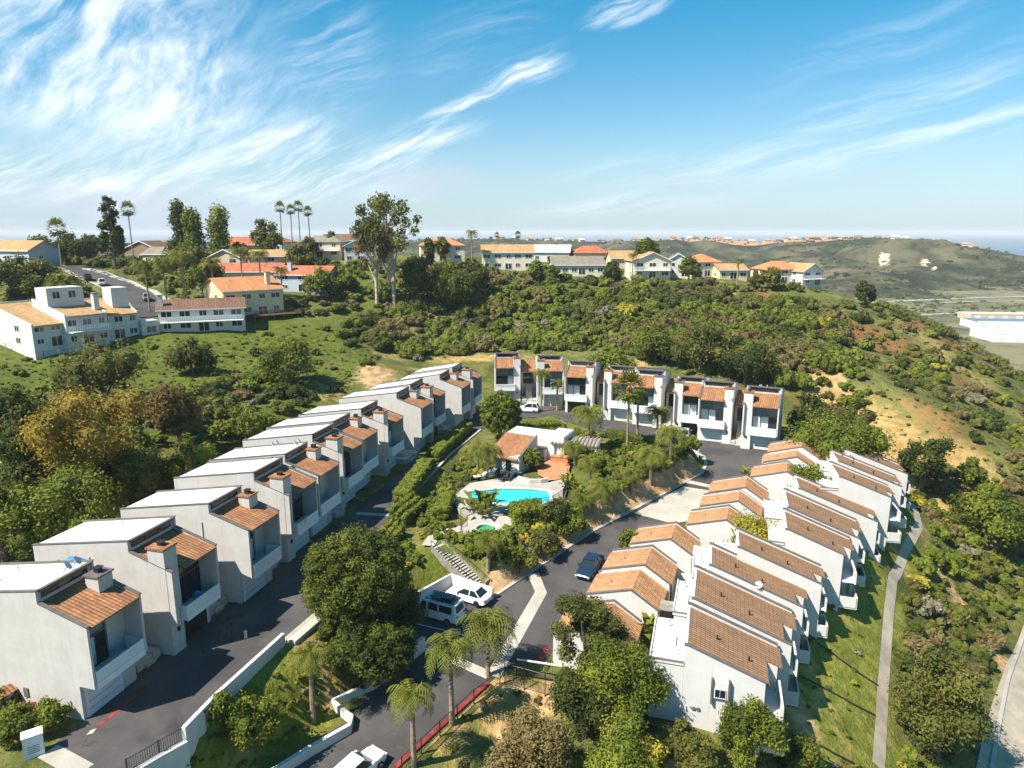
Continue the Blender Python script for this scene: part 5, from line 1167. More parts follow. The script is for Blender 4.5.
tree('conifer', 'dark narrow conifer left of the two clipped columns on the ridge', 182, 266, 209, 15, E_ + 'dark', 'column', 1300, seed=1)
tree('cypress', 'shorter of the two bright column trees on the ridge', 198, 268, 216, 19, E_ + 'bright', 'column', 1500, seed=1)
tree('cypress', 'taller bright column tree on the ridge, the right hand one', 222, 268, 213, 20, E_ + 'bright', 'column', 1700, seed=2)
for px, py, top, w_, m, k, lab in [(75, 262, 238, 34, 'dark', 'low', 'dark round tree at the top of the ridge street'), (95, 258, 238, 26, 'dark', 'low', 'second dark tree at the top of the ridge street'), (44, 262, 240, 34, 'green', 'low', 'green tree right of the orange brown house'), (12, 296, 256, 48, 'olive', 'low', 'olive tree at the left edge above the white modern house'),
                                (44, 300, 268, 36, 'olive', 'low', 'olive tree beside the ridge street above the white houses'), (66, 305, 276, 36, 'green', 'low', 'green tree behind the tower of the white house'), (185, 282, 236, 44, 'olive', 'low', 'brownish olive tree below the narrow conifer'), (205, 300, 256, 40, 'green', 'low', 'green tree among palms above the brown roof'),
                                (240, 268, 240, 22, 'dark', 'low', 'dark tree left of the red gables'), (268, 258, 222, 34, 'olive', 'low', 'wide olive tree behind the fan palms'), (300, 280, 244, 34, 'olive', 'low', 'olive tree in front of the fan palms'), (310, 262, 238, 18, 'olive', 'low', 'small olive tree right below the fan palms'),
                                (332, 258, 232, 20, 'olive', 'low', 'small tree at the right end of the beige hip roof'), (645, 276, 238, 24, 'green', 'round', 'dense round green tree behind the big white gable'), (689, 282, 258, 24, 'green', 'low', 'tree half hiding the white house on the ridge'), (612, 283, 262, 18, 'dark', 'low', 'dark round tree right of the grey brown roof'),
                                (536, 281, 262, 24, 'green', 'low', 'green tree between the cream house and the solar panel house'), (553, 283, 266, 13, 'green', 'round', 'small tree at the corner of the solar panel house'), (770, 290, 270, 26, 'olive', 'low', 'olive tree before the tan hip roof near the spur tip'), (430, 266, 240, 10, 'dark', 'column', 'thin cypress at the left of the orange roof'),
                                (443, 262, 238, 16, 'green', 'round', 'small round tree behind the orange roof by the eucalyptus'), (350, 262, 242, 14, 'dark', 'low', 'dark tree left of the white gabled house'), (864, 306, 282, 18, 'dark', 'low', 'dark tree with a dead grey stem on the spur crest'), (755, 290, 272, 12, 'olive', 'low', 'bushy tree right of the low cream house'),
                                (322, 300, 268, 40, 'green', 'low', 'green tree right of the blue grey house'), (345, 292, 270, 28, 'bright', 'low', 'pale green tree on the lawn left of the eucalyptus')]:
    tree('broadleaf_tree', lab, px, py, top, w_, E_ + m, k, 1500)
tree('broadleaf_tree', 'large olive oak on the canyon face above the car filled garage', 702, 372, 318, 72, E_ + 'olive', 'low', 3600, seed=2)
tree('broadleaf_tree', 'dark green oak right of the large olive oak', 745, 384, 340, 60, E_ + 'dark', 'low', 3000, seed=2)
tree('broadleaf_tree', 'grey green oak above the solar panel house of the back row', 655, 362, 322, 50, E_ + 'green', 'low', 2600, seed=2)
tree('broadleaf_tree', 'low green tree behind the middle of the back row', 610, 376, 350, 52, E_ + 'bright', 'low', 2600, seed=2)
tree('broadleaf_tree', 'dark tree right of the end house of the back row', 806, 440, 398, 44, E_ + 'dark', 'low', 2400, seed=2)
tree('broadleaf_tree', 'broad bright hedge tree behind the last outer right row houses', 838, 464, 424, 92, E_ + 'green', 'low', 5200, seed=2)
tree('broadleaf_tree', 'round dark tree at the head of the concrete path', 921, 496, 443, 42, E_ + 'dark', 'round', 2800, seed=2)
tree('broadleaf_tree', 'small lone round bush on the dry grass right of the path head', 966, 486, 462, 22, E_ + 'green', 'low', 1400, seed=2)
tree('broadleaf_tree', 'green tree on the slope at the right edge above the road', 985, 545, 500, 62, E_ + 'green', 'low', 3600, seed=9)
tree('broadleaf_tree', 'yellow green feathery tree at the bottom right beside the path', 935, 760, 672, 84, E_ + 'olive', 'low', 7000, seed=9)
tree('broadleaf_tree', 'bright courtyard tree in the gap before the middle outer row houses', 742, 545, 512, 72, E_ + 'lime', 'low', 4200, seed=2, base=(27.6, 72.6, 2.6))
tree('broadleaf_tree', 'bright leaved courtyard tree before the last three outer row houses', 806, 502, 468, 46, E_ + 'green', 'low', 3400, seed=2, base=(38.2, 86.0, 4.0))
tree('broadleaf_tree', 'olive green tree half covering the nearest tiled garage', 586, 692, 606, 74, E_ + 'olive', 'open', 7500, seed=2)
tree('broadleaf_tree', 'dark green bushy tree below the nearest tiled garage', 622, 728, 658, 82, E_ + 'green', 'low', 8500, seed=2)
tree('broadleaf_tree', 'dark green bush tree left of the nearest outer row end wall', 585, 738, 680, 66, E_ + 'dark', 'low', 5200, seed=2)
tree('broadleaf_tree', 'pale leaved bush tree at the bottom edge below the end wall', 620, 796, 742, 84, E_ + 'bright', 'low', 6500, seed=3)
tree('broadleaf_tree', 'grey green mound of fine leaves at the bottom edge', 530, 804, 734, 84, E_ + 'grey', 'low', 9000, seed=3)
tree('broadleaf_tree', 'round bush before the slit window end wall', 749, 768, 717, 58, E_ + 'green', 'low', 4800, seed=3)
for i, (px, py, top, w_, m, lab) in enumerate([(832, 532, 512, 24, 'dark', 'dark bush between the last outer row houses and the path'), (826, 590, 572, 18, 'green', 'bush at the foot of the first middle outer row house'), (905, 478, 462, 14, 'green', 'bush at the corner of the farthest outer row house'), (685, 752, 728, 26, 'olive', 'olive bush under the finned window wall'), (795, 775, 745, 46, 'green', 'green bush at the bottom edge below the canyon balconies'), (648, 790, 748, 36, 'lime', 'pale bush cut by the bottom edge left of the end wall'), (700, 790, 750, 46, 'olive', 'olive bush cut by the bottom edge below the end wall')]):
    tree('bush', lab, px, py, top, w_, E_ + m, 'low', 2000, cat='bush')
# palms
def frond(q, f, ti, rg, o, az_, el0, L, droop, m, wl, tint, paddles=False):
    pts = []; p = np.array(o, float); a = el0
    for i in range(m + 1):
        pts.append(p.copy()); p = p + np.array([math.cos(az_) * math.cos(a), math.sin(az_) * math.cos(a), math.sin(a)]) * L / m; a -= droop / m * (1 + .8 * i / m)
    side = np.array([-math.sin(az_), math.cos(az_), 0])
    for i in range(m):
        c = (pts[i] + pts[i + 1]) / 2; d = (pts[i + 1] - pts[i]) / (L / m); u = (i + .5) / m; prof = wl * (math.sin(math.pi * (u * .85 + .13)) ** .7)
        for s in (-1, 1):
            e = side * s * .72 + d * .45 + np.array([0, 0, -.22 - .45 * rg.random()]); e /= np.linalg.norm(e); w_ = d * (L / m) * .42
            k = len(q); q += [c - w_ * .7, c + w_ * .7, c + e * prof + w_ * .2, c + e * prof * .98 - w_ * .25]; f.append((k, k + 1, k + 2, k + 3)); ti.append(tint + .2 * (rg.random() - .5))
    k = len(q); t = side * .05; q += [pts[0] - t, pts[0] + t, pts[m // 2] + t * .7, pts[m // 2] - t * .7]; f.append((k, k + 1, k + 2, k + 3)); ti.append(.7)
def palm_proto(v, kind):
    rg = np.random.default_rng(v + 300); q, f, ti = [], [], []; sk = []
    if kind == 'queen':
        for i in range(26):
            u = i / 25; frond(q, f, ti, rg, (0, 0, 0), i * 2.4 + rg.random() * .4, 1.30 - 1.45 * u + rg.normal() * .15, .98 * (.85 + .35 * rg.random()), 1.25 + .75 * (1 - u) + .5 * rg.random(), 12, .30, .35 + .4 * rg.random())
    elif kind == 'fan':
        for i in range(46):
            u = i / 45; az_ = i * 2.4; el = 1.4 - 2.3 * u; r = .5 + .15 * rg.random(); d = np.array([math.cos(az_) * math.cos(el), math.sin(az_) * math.cos(el), math.sin(el)]); c = d * r; n_ = np.cross(d, [0, 0, 1.0]); n_ /= np.linalg.norm(n_) + 1e-9; b_ = np.cross(n_, d)
            for j in range(7):
                a = (j - 3) * .42; e = d * math.cos(a) + n_ * math.sin(a) - np.array([0, 0, .3]) * abs(j - 3) / 3; s_ = np.cross(e, b_) * .05; k = len(q); L = .5 * (1 - .1 * abs(j - 3)); q += [c - s_ * .5, c + s_ * .5, c + e * L + s_ * .9, c + e * L - s_ * .9]; f.append((k, k + 1, k + 2, k + 3)); ti.append(.25 + .5 * rg.random())
    elif kind == 'paddle':
        for i in range(54):
            az_ = rg.random() * 6.28; el = .75 + .7 * rg.random(); L = .4 + .5 * rg.random(); o = np.array([rg.normal() * .12, rg.normal() * .12, 0]); d = np.array([math.cos(az_) * math.cos(el), math.sin(az_) * math.cos(el), math.sin(el)]); s_ = np.array([-math.sin(az_), math.cos(az_), 0]); a0 = o + d * L * .45; a1 = o + d * L * .8; a2 = o + d * L * 1.05 + np.array([math.cos(az_), math.sin(az_), -1]) * .12
            k = len(q); wd = .07 + .035 * rg.random(); q += [a0, a1 + s_ * wd, a2, a1 - s_ * wd]; f.append((k, k + 1, k + 2, k + 3)); ti.append(.3 + .6 * rg.random()); k = len(q); q += [o, o + s_ * .02, a0 + s_ * .02, a0]; f.append((k, k + 1, k + 2, k + 3)); ti.append(.5)
    o = np_mesh('fronds', np.array(q, float), np.array(f), 'palm_leaf' if kind != 'paddle' else 'leaf_bright', {'tint': ('FACE', np.clip(ti, 0, 1))}); me = o.data; bpy.data.objects.remove(o); return me
PALM = {(k, v): palm_proto(v, k) for k in ('queen', 'fan', 'paddle') for v in range(3)}
def palm(label, px, py, top, wpx, kind='queen', v=0, group=None, skirt=False, base=None):
    p = base or hit(px, py); sl = slant(p); cosd = math.hypot(p[0], p[1]) / sl; h = (py - top) * sl / F / max(.5, cosd); r = wpx / 2 * sl / F; rr = random.Random(px * 3 + py)
    t = thing('palm_tree', label, 'palm', p, rr.uniform(0, 6.28), group); b = MB(); rt = .17 if kind == 'queen' else .16
    lx = rr.uniform(-.25, .25); n_ = 7; b.tube([(lx * (i / n_) ** 2, 0, -.5 + (h + .5) * i / n_) for i in range(n_ + 1)], [rt * (1.35 - .55 * i / n_ + .08 * (i % 2)) for i in range(n_ + 1)], 8); b.build('trunk', 'palm_bark', t)
    if skirt:
        q, f, ti = leaf_cloud(np.random.default_rng(int(px)), [(lx, 0, h - .3 - .45 * k, .55 - .06 * k) for k in range(4)], 260, .5, core=.5, hang=1.5); leaf_obj('dead_fronds', q, f, ti, 'palm_skirt', t)
    c = bpy.data.objects.new('crown', PALM[(kind, v % 3)]); C.objects.link(c); c.parent = t; c.location = (lx, 0, h); c.scale = (r, r, r * (.95 if kind == 'queen' else 1)); return t
for i, a in enumerate([
    ('queen palm between the gate and the pale gutter, tallest of the three street palms', 488, 676, 634, 74, 'queen', 0), ('queen palm beside the red kerb with shaggy hanging fronds', 452, 724, 664, 66, 'queen', 1), ('queen palm at the bottom of the red kerb, nearest the camera', 414, 766, 712, 56, 'queen', 2),
    ('queen palm on the grassy bank between the two streets', 313, 717, 668, 50, 'queen', 0), ('queen palm left of the clubhouse roof', 487, 480, 452, 44, 'queen', 1), ('second queen palm left of the clubhouse, slightly behind', 478, 474, 450, 36, 'queen', 2),
    ('slender tall palm before the second back row house', 541, 412, 374, 26, 'queen', 0), ('palm right of the slender tall palm in front of the back row', 557, 411, 384, 24, 'queen', 1), ('full dark palm behind the pergola', 588, 452, 414, 52, 'queen', 2),
    ('tallest palm of the pool garden with a skirt of dead fronds', 627, 449, 390, 36, 'fan', 0, None, True), ('palm right beside the tallest garden palm', 637, 442, 396, 28, 'queen', 0), ('palm before the house with the open garage', 657, 440, 412, 36, 'queen', 1),
    ('palm on the planted point by the cul-de-sac kerb', 670, 466, 434, 46, 'queen', 2), ('palm below the garden lawn', 650, 483, 456, 44, 'queen', 0), ('short palm near the kerb below the lawn', 632, 493, 474, 34, 'queen', 1), ('small palm below the spa', 488, 573, 543, 42, 'queen', 2), ('leaning palm beside the pergola', 575, 468, 448, 38, 'queen', 1),
    ('short yellowish palm right of the pool fence', 602, 510, 488, 46, 'queen', 0), ('low palm at the bank above the street kerb', 585, 516, 500, 34, 'queen', 2), ('palm low on the bank right of the terracotta patio', 590, 486, 462, 36, 'queen', 1),
    ('tall fan palm beside the dark pine on the ridge', 135, 272, 219, 15, 'fan', 0), ('fan palm with grey trunk at the top of the ridge street', 62, 268, 236, 18, 'fan', 1), ('leftmost of the tall fan palms behind the beige hip roof', 283, 256, 212, 12, 'fan', 2), ('second from left of the tall fan palms', 293, 256, 214, 11, 'fan', 0),
    ('third of the tall fan palms, the highest', 301, 255, 211, 12, 'fan', 1), ('rightmost of the tall fan palms', 311, 255, 215, 11, 'fan', 2), ('tall palm left of the broad cream house', 472, 268, 234, 17, 'queen', 0), ('fan palm left of the big white gable', 632, 282, 256, 14, 'queen', 1), ('palm at the front of the low cream house', 737, 286, 262, 14, 'queen', 2),
    ('queen palm above the brown roof, left one', 150, 312, 272, 34, 'queen', 0), ('queen palm above the brown roof, middle one', 168, 312, 268, 34, 'queen', 1), ('queen palm above the brown roof, right one', 186, 310, 262, 34, 'queen', 2), ('palm between the grey roofed house and the orange roof', 215, 302, 266, 26, 'queen', 0), ('palm above the cream house with the timber deck', 244, 300, 256, 30, 'queen', 1), ('tall palm before the tan roof above the bright orange roof', 262, 300, 258, 26, 'queen', 2), ('small palm right of the beige tan roofed house', 283, 300, 272, 20, 'queen', 0),
    ('tiny palm on the skyline behind the cream house', 497, 262, 236, 6, 'fan', 0), ('tiny palm on the skyline right of the cream house', 518, 262, 236, 8, 'fan', 1)]): palm(*a)
def clump(name, label, px, py, top, wpx, v=0, base=None, cat='plant'):
    p = base or hit(px, py); sl = slant(p); r = max(wpx / 2 * sl / F, (py - top) * sl / F * .8); t = thing(name, label, cat, p, px * .3)
    c = bpy.data.objects.new('leaves', PALM[('paddle', v)]); C.objects.link(c); c.parent = t; c.scale = (r * 1.12,) * 3
    b = MB()
    for k in range(6): a = k * 1.05; b.bar((.12 * r * math.cos(a), .12 * r * math.sin(a), -.1), (.25 * r * math.cos(a), .25 * r * math.sin(a), .55 * r), .045, .03, 5)
    b.build('stems', 'palm_bark', t)
for a in [('white_bird_of_paradise', 'tall big leaved plant at the left end of the pool', 483, 516, 476, 36, 0), ('banana_plant', 'big leaved plant right of the terracotta patio', 570, 488, 466, 28, 1), ('banana_plant', 'big leaved plant lower on the bank right of the pool fence', 580, 498, 480, 24, 2), ('broadleaf_plant', 'broad leaved bush on the street behind the dark blue car', 636, 549, 522, 34, 1), ('broadleaf_plant', 'small pale palm like bush at the edge of the cul-de-sac', 745, 477, 463, 22, 2), ('climbing_plant', 'leafy climbing plant on the end wall of the second garage', 645, 640, 596, 28, 0)]: clump(*a)
tree('bush', 'dense bush beside the broad leaved bush on the street', 630, 552, 530, 26, E_ + 'green', 'low', 1600, cat='bush')
# clipped hedges
def hedge(label, pts, wd, h, m='leaf_green', n=2600, zf=None, leaf=.22):
    """pts: world xy"""
    rg = np.random.default_rng(int(abs(pts[0][0]) * 91 + n)); cl = []; step = min(wd, h) * .42
    for a, b_ in zip(pts[:-1], pts[1:]):
        L = math.dist(a[:2], b_[:2]); k = max(1, int(L / step)); nx_, ny_ = -(b_[1] - a[1]) / L, (b_[0] - a[0]) / L
        for i in range(k):
            for o_ in (-.28, 0, .28):
                for zz in (.3, .72):
                    x, y = a[0] + (b_[0] - a[0]) * i / k + nx_ * o_ * wd, a[1] + (b_[1] - a[1]) * i / k + ny_ * o_ * wd; z = zf if zf is not None else hz_at(x, y); cl.append((x, y, z + zz * h * (1 + .06 * rg.normal()), step * .85))
    cx_, cy_ = pts[0][0], pts[0][1]; cl = [(x - cx_, y - cy_, z, r) for x, y, z, r in cl]
    q, f, t = leaf_cloud(rg, cl, n, leaf, core=.8, up=.4, shell=.3, tspread=.3); o = leaf_obj('hedge', q, f, t, m); o.location = (cx_, cy_, 0); return tag(o, label, 'hedge', 'clipped hedges')
def PL(*q): return [P(a, b_, ZL)[:2] for a, b_ in q]
for lab, pts, wd, h, m, n in [('long clipped hedge along the left street beside the pool garden, upper part', PL((402, 502), (428, 468)), 2.2, 1.8, 'leaf_bright', 3600), ('long clipped hedge along the left street, upper end by the round tree', PL((433, 462), (468, 430)), 2.2, 1.7, 'leaf_bright', 3600), ('lower clipped hedge between the street and the pool steps', PL((398, 520), (420, 500)), 2.6, 1.5, 'leaf_green', 2600),
                              ('hedge left of the spa and the paved path', PL((440, 520), (448, 500)), 2.2, 1.8, 'leaf_green', 2200), ('dense hedge between the pool and the spa', PL((516, 522), (546, 518)), 3.0, 2.2, 'leaf_green', 4200), ('low hedge in front of the spa', PL((470, 546), (515, 542)), 2.2, 1.6, 'leaf_bright', 3600), ('clipped hedge along the back street behind the garden lawn', PL((608, 437), (650, 445)), 2.0, 1.3, 'leaf_green', 3000), ('clipped hedge by the pool garden at the back street', PL((520, 432), (560, 428)), 2.4, 1.5, 'leaf_green', 2600), ('hedge along the left street behind the largest round tree', PL((372, 560), (398, 528)), 2.4, 1.6, 'leaf_green', 3000)]: hedge(lab, pts, wd, h, m, n)
for px, py, w_, m, lab in [(20, 738, 34, 'green', 'clipped dark bush beside the utility cabinet'), (52, 730, 30, 'bright', 'clipped round bush at the corner of the nearest left row house'), (4, 712, 24, 'green', 'clipped bush cut by the left edge at the nearest house'), (252, 745, 58, 'green', 'round bush on the bank above the lower street'), (225, 725, 34, 'bright', 'pale bush on the bank above the lower street'), (335, 640, 30, 'green', 'bush on the bank at the end of the pavement'), (520, 572, 34, 'green', 'green bush on the bank below the spa'), (545, 556, 36, 'olive', 'olive bush on the bank above the kerb'), (570, 536, 34, 'green', 'green bush on the bank below the pool fence'), (556, 524, 36, 'dark', 'dark bush at the corner of the pool fence'), (530, 470, 28, 'green', 'flower bed bush before the clubhouse wall'), (690, 452, 22, 'bright', 'bright bush at the tip of the planted point'), (701, 437, 12, 'green', 'small round bush between two back row garages'), (600, 470, 26, 'bright', 'bright bush right of the pergola')]:
    p = hit(px, py); tree('bush', lab, px, py, py - w_ * .7, w_, E_ + m, 'low', 1900, cat='bush')
for px, py, lab in [(727, 436, 'yellow flowered shrub left of the entry steps at the cul-de-sac'), (739, 440, 'yellow flowered shrub right of the entry steps at the cul-de-sac')]: tree('flowering_shrub', lab, px, py, py - 9, 10, 'flower_yellow', 'low', 500, cat='shrub')
for px, py, lab in [(28, 720, 'pink flowered bush by the nearest left row house')]: tree('flowering_shrub', lab, px, py, py - 12, 16, 'flower_pink', 'low', 500, cat='shrub')
# ------------------------------------------------------------------ pool garden
def slab_hole(name, outer_, holes, z0, z1, m, **tags):
    bm = bmesh.new(); es = []
    for ring in [outer_] + holes:
        vs = [bm.verts.new((p[0], p[1], z1)) for p in ring]; es += [bm.edges.new((vs[i], vs[(i + 1) % len(vs)])) for i in range(len(vs))]
    bmesh.ops.triangle_fill(bm, edges=es, use_beauty=True)
    for f in bm.faces:
        f.normal_update()
        if f.normal.z < 0: f.normal_flip()
    r = bmesh.ops.extrude_face_region(bm, geom=bm.faces[:]); top_ = [g for g in r['geom'] if isinstance(g, bmesh.types.BMVert)]
    for v in bm.verts:
        if v not in top_: v.co.z = z0
    me = bpy.data.meshes.new(name); bm.to_mesh(me); bm.free(); me.materials.append(MAT[m]); o = bpy.data.objects.new(name, me); C.objects.link(o); return tag(o, **tags)
ZD = 5.42
def rounded(pts, it=2):
    for _ in range(it):
        pts = [q for i in range(len(pts)) for q in ((pts[i][0] * .75 + pts[(i + 1) % len(pts)][0] * .25, pts[i][1] * .75 + pts[(i + 1) % len(pts)][1] * .25), (pts[i][0] * .25 + pts[(i + 1) % len(pts)][0] * .75, pts[i][1] * .25 + pts[(i + 1) % len(pts)][1] * .75))]
    return pts
def PD(*q): return [P(a, b_, ZD)[:2] for a, b_ in q]
pool_ring = rounded(PD((466, 492), (472, 490.5), (494, 489), (496, 487.5), (547, 489), (551, 495), (550, 503), (520, 504), (494, 504), (482, 500), (467, 498)), 1)
spa_ring = [(P(486, 528, ZD)[0] + 1.15 * math.cos(a * math.pi / 8), P(486, 528, ZD)[1] + 1.15 * math.sin(a * math.pi / 8)) for a in range(16)]
slab_hole('pool_deck', PD((453, 496), (470, 483), (500, 478), (520, 477), (530, 481), (546, 483), (566, 478), (567, 490), (562, 503), (550, 509), (520, 511), (500, 512), (514, 520), (508, 532), (490, 537), (466, 535), (462, 526), (470, 518), (458, 510)), [pool_ring, spa_ring], 4.8, ZD, 'pale_concrete', kind='structure')
def pool(name, label, ring, rim, plaster='plaster_blue'):
    t = thing(name, label, 'pool', (ring[0][0], ring[0][1], ZD)); rr = [(p[0] - ring[0][0], p[1] - ring[0][1]) for p in ring]; n_ = len(rr)
    b = MB(); b.add([(x, y, -.30) for x, y in rr], [tuple(range(n_))]); bo = b.build('basin', plaster, t)
    if bo.data.polygons[0].normal.z < 0: bo.data.flip_normals()
    wl = MB(); cx_, cy_ = sum(p[0] for p in rr) / n_, sum(p[1] for p in rr) / n_
    wl.add([(cx_ + (x - cx_) * .995, cy_ + (y - cy_) * .995, -.09) for x, y in rr], [tuple(range(n_))]); wo = wl.build('water', 'pool_water', t)
    if wo.data.polygons[0].normal.z < 0: wo.data.flip_normals()
    c = MB(); ins = [(cx_ + (x - cx_) * .985, cy_ + (y - cy_) * .985) for x, y in rr]; ou = [(cx_ + (x - cx_) * (1 + rim), cy_ + (y - cy_) * (1 + rim)) for x, y in rr]
    for i in range(n_):
        j = (i + 1) % n_; c.add([(*ins[i], -.09), (*ins[j], -.09), (*ins[j], .04), (*ins[i], .04), (*ou[i], .04), (*ou[j], .04), (*ou[j], -.05), (*ou[i], -.05)], [(0, 1, 2, 3), (3, 2, 5, 4), (4, 5, 6, 7)])
    c.build('coping', 'trim_white', t); return t
pool('swimming_pool', 'turquoise swimming pool in the garden between the two streets', pool_ring, .03)
pool('spa_pool', 'small round green spa below the swimming pool', spa_ring, .12, 'plaster_green')
drape('patio', [P(*q, ZD)[:2] for q in [(537, 465), (545, 461), (567, 458), (570, 466), (567, 477), (556, 480), (547, 480.5), (538, 474)]], 'paver', lambda x, y: ZD, .03)
drape('concrete_path', ribbon([P(*q, ZL) for q in [(428, 546), (433, 538), (444, 532), (456, 530), (464, 528)]], 1.4), 'pale_concrete', zflat, .06)
drape('patio', [P(*q, ZL)[:2] for q in [(500, 455), (520, 448), (560, 445), (570, 458), (545, 462), (534, 466), (520, 476), (500, 476)]], 'concrete', lambda x, y: ZD, -.02)
# clubhouse
cp = P(518, 472, ZD); t = thing('clubhouse', 'small white clubhouse with sloping terracotta roof beside the pool', 'building', cp, R(-28)); t.scale = (.8, .8, .72)
b = MB(); b.prism_y([(-3.2, -.6), (0, -.6), (0, 3.1), (-3.2, 2.4)], .0, 1.2); b.prism_y([(-5.0, -.6), (-.001, -.6), (-.001, 3.1), (-5.0, 2.2)], 1.203, 7.0)
b.prism_y([(-.25, -.6), (.0, -.6), (.0, 3.5), (-.25, 3.45)], -.02, 6.8) if False else None
b.build('wall', 'white_stucco', t)
b = MB(); b.prism_x([(-.05, -.6), (7.2, -.6), (7.2, 5.3), (-.05, 2.8)], .01, .22); b.build('gable_wall', 'white_stucco', t)
c = MB(); c.prism_x([(-.12, 2.802), (7.25, 5.302), (7.25, 5.42), (-.12, 2.92)], -.03, .28); c.build('wall_cap', 'cap_metal', t)
r = MB(); r.prism_x([(-.5, 2.35), (7.1, 4.95), (7.1, 5.08), (-.5, 2.48)], -6.2, .0); r.build('tile_roof', 'terracotta', t)
for x in (-5.9, -4.2): p_ = MB(); p_.box(x, x + .22, .1, .32, -.4, 2.5); p_.build('post', 'white_stucco', t)
window(t, -2.4, -1.4, 0, 2.0, -.004, panes=1, name='door')
window(t, 2.0, 3.4, 1.0, 2.2, .223, panes=2, axis='x', out=1)
cp = P(548, 458, ZD); t = thing('pool_building', 'flat roofed white building behind the clubhouse patio', 'building', cp, R(-24))
b = MB(); b.box(-7.0, 0, .2, 4.5, -.6, 2.9); b.box(.0, 2.6, -.4, 4.2, -.6, 3.5); b.box(-3.4, -.01, -1.4, .19, -.6, 1.6); b.build('wall', 'white_stucco', t)
r = MB(); r.box(-6.9, -.1, .3, 4.4, 2.905, 3.0); r.box(.1, 2.5, -.3, 4.1, 3.503, 3.6); r.build('flat_roof', 'membrane', t)
c = MB(); c.box(-3.5, -.02, -1.5, .15, 1.603, 1.7); c.build('wall_cap', 'cap_metal', t)
window(t, -6.4, -5.0, .1, 2.1, .197, panes=2, name='door')
cp = P(575, 459, ZD); t = thing('pergola', 'grey flat roofed pergola over the terracotta patio', 'pergola', cp, R(-14))
r = MB(); r.box(-3.4, 3.6, -1.6, 2.4, 2.5, 2.68); r.build('roof', 'grey_wood', t)
r = MB()
for k in range(13): r.box(-3.3 + k * .55, -3.15 + k * .55, -1.9, 2.7, 2.683, 2.8)
r.build('slats', 'grey_wood', t)
for x in (-3.0, .2, 3.2):
    for y in (-1.3, 2.1): r = MB(); r.box(x - .14, x + .14, y - .14, y + .14, -.5, 2.497); r.build('post', 'trim_white', t)
cp = P(560, 462, ZD); t = thing('barbecue', 'low terracotta barbecue counter on the patio', 'counter', cp, R(-20)); b = MB(); b.box(-1.3, 1.3, -.5, .5, 0, .85); b.build('counter', 'roof_orange', t); b = MB(); b.box(-1.38, 1.38, -.58, .58, .853, .93); b.build('worktop', 'paver', t)
cp = P(532, 479, ZD)
drape('planter_wall', ribbon(PD((518, 480), (530, 483), (541, 483), (548, 482)), .35), 'stucco', lambda x, y: ZD, .0, kind=None, thick=.55, label='low curved pale planter wall between the pool and the clubhouse', cat='wall')
def lounger(label, px, py, rz, up=True):
    t = thing('sun_lounger', label, 'sun lounger', P(px, py, ZD), rz, 'loungers by the pool'); b = MB(); b.box(0, 1.25, -.33, .33, .28, .38); b.build('seat', 'trim_white' if up else 'bronze', t); b = MB(); b.prism_y([(1.25, .3), (1.85, .75), (1.8, .85), (1.22, .4)], -.33, .33); b.build('backrest', 'trim_white' if up else 'bronze', t)
    for x in (.1, 1.2):
        for y in (-.28, .28): b = MB(); b.box(x - .03, x + .03, y - .03, y + .03, 0, .279); b.build('leg', 'chrome', t)
for i, (px, py, lab, wh) in enumerate([(474, 479, 'white lounger left of the clubhouse, first of a row of three', 1), (480, 478, 'white lounger left of the clubhouse, middle of the row', 1), (486, 477, 'white lounger left of the clubhouse, last of the row', 1), (500, 482, 'dark lounger at the pool edge before the clubhouse', 0), (507, 481.5, 'second dark lounger at the pool edge, right of the first', 0)]): lounger(lab, px, py, .4 + .2 * i, bool(wh))
# fences
def iron_fence(label, pts, h=1.5, m='iron', zf=None, gap=.14, name='iron_fence'):
    p0 = pts[0]; z0 = zf(p0[0], p0[1]) if zf else hz_at(p0[0], p0[1]); t = thing(name, label, 'fence', (p0[0], p0[1], z0)); ra = MB(); ba = MB(); po = []
    for a, b_ in zip(pts[:-1], pts[1:]):
        L = math.dist(a[:2], b_[:2]); n_ = max(1, int(round(L / 2.4)))
        for i in range(n_):
            q = [(a[0] + (b_[0] - a[0]) * u - p0[0], a[1] + (b_[1] - a[1]) * u - p0[1]) for u in (i / n_, (i + 1) / n_)]
            zz = [(zf(x + p0[0], y + p0[1]) if zf else hz_at(x + p0[0], y + p0[1])) - z0 for x, y in q]
            for hh in (.15, h - .08): ra.bar((*q[0], zz[0] + hh), (*q[1], zz[1] + hh), .028, n=4)
            po.append((*q[0], zz[0])); k = max(2, int(L / n_ / gap))
            for j in range(1, k): u = j / k; x, y, z = q[0][0] * (1 - u) + q[1][0] * u, q[0][1] * (1 - u) + q[1][1] * u, zz[0] * (1 - u) + zz[1] * u; ba.box(x - .011, x + .011, y - .011, y + .011, z + .15, z + h - .08)
    po.append((*q[1], zz[1])); ra.build('rail', m, t); ba.build('bars', m, t)
    for x, y, z in po: b = MB(); b.box(x - .04, x + .04, y - .04, y + .04, z - .3, z + h); b.build('post', m, t)
    return t
iron_fence('dark iron fence round the right end of the pool', [P(*q, ZD) for q in [(521, 511), (541, 509.5), (553, 507), (563, 500), (567, 490), (567, 479)]], 1.5, zf=lambda x, y: ZD)
iron_fence('dark iron fence at the left end of the pool garden', [P(*q, ZL) for q in [(446, 508), (455, 494), (470, 481)]], 1.5, zf=zflat)
iron_fence('dark iron fence beside the spa and paved path', [P(*q, ZL) for q in [(461, 531), (461, 521), (474, 516)]], 1.5, zf=zflat)
iron_fence('tall dark iron fence right of the street gate', [PR(*q) for q in [(505, 683), (524, 688), (545, 694), (557, 698)]], 1.9, zf=zrf)
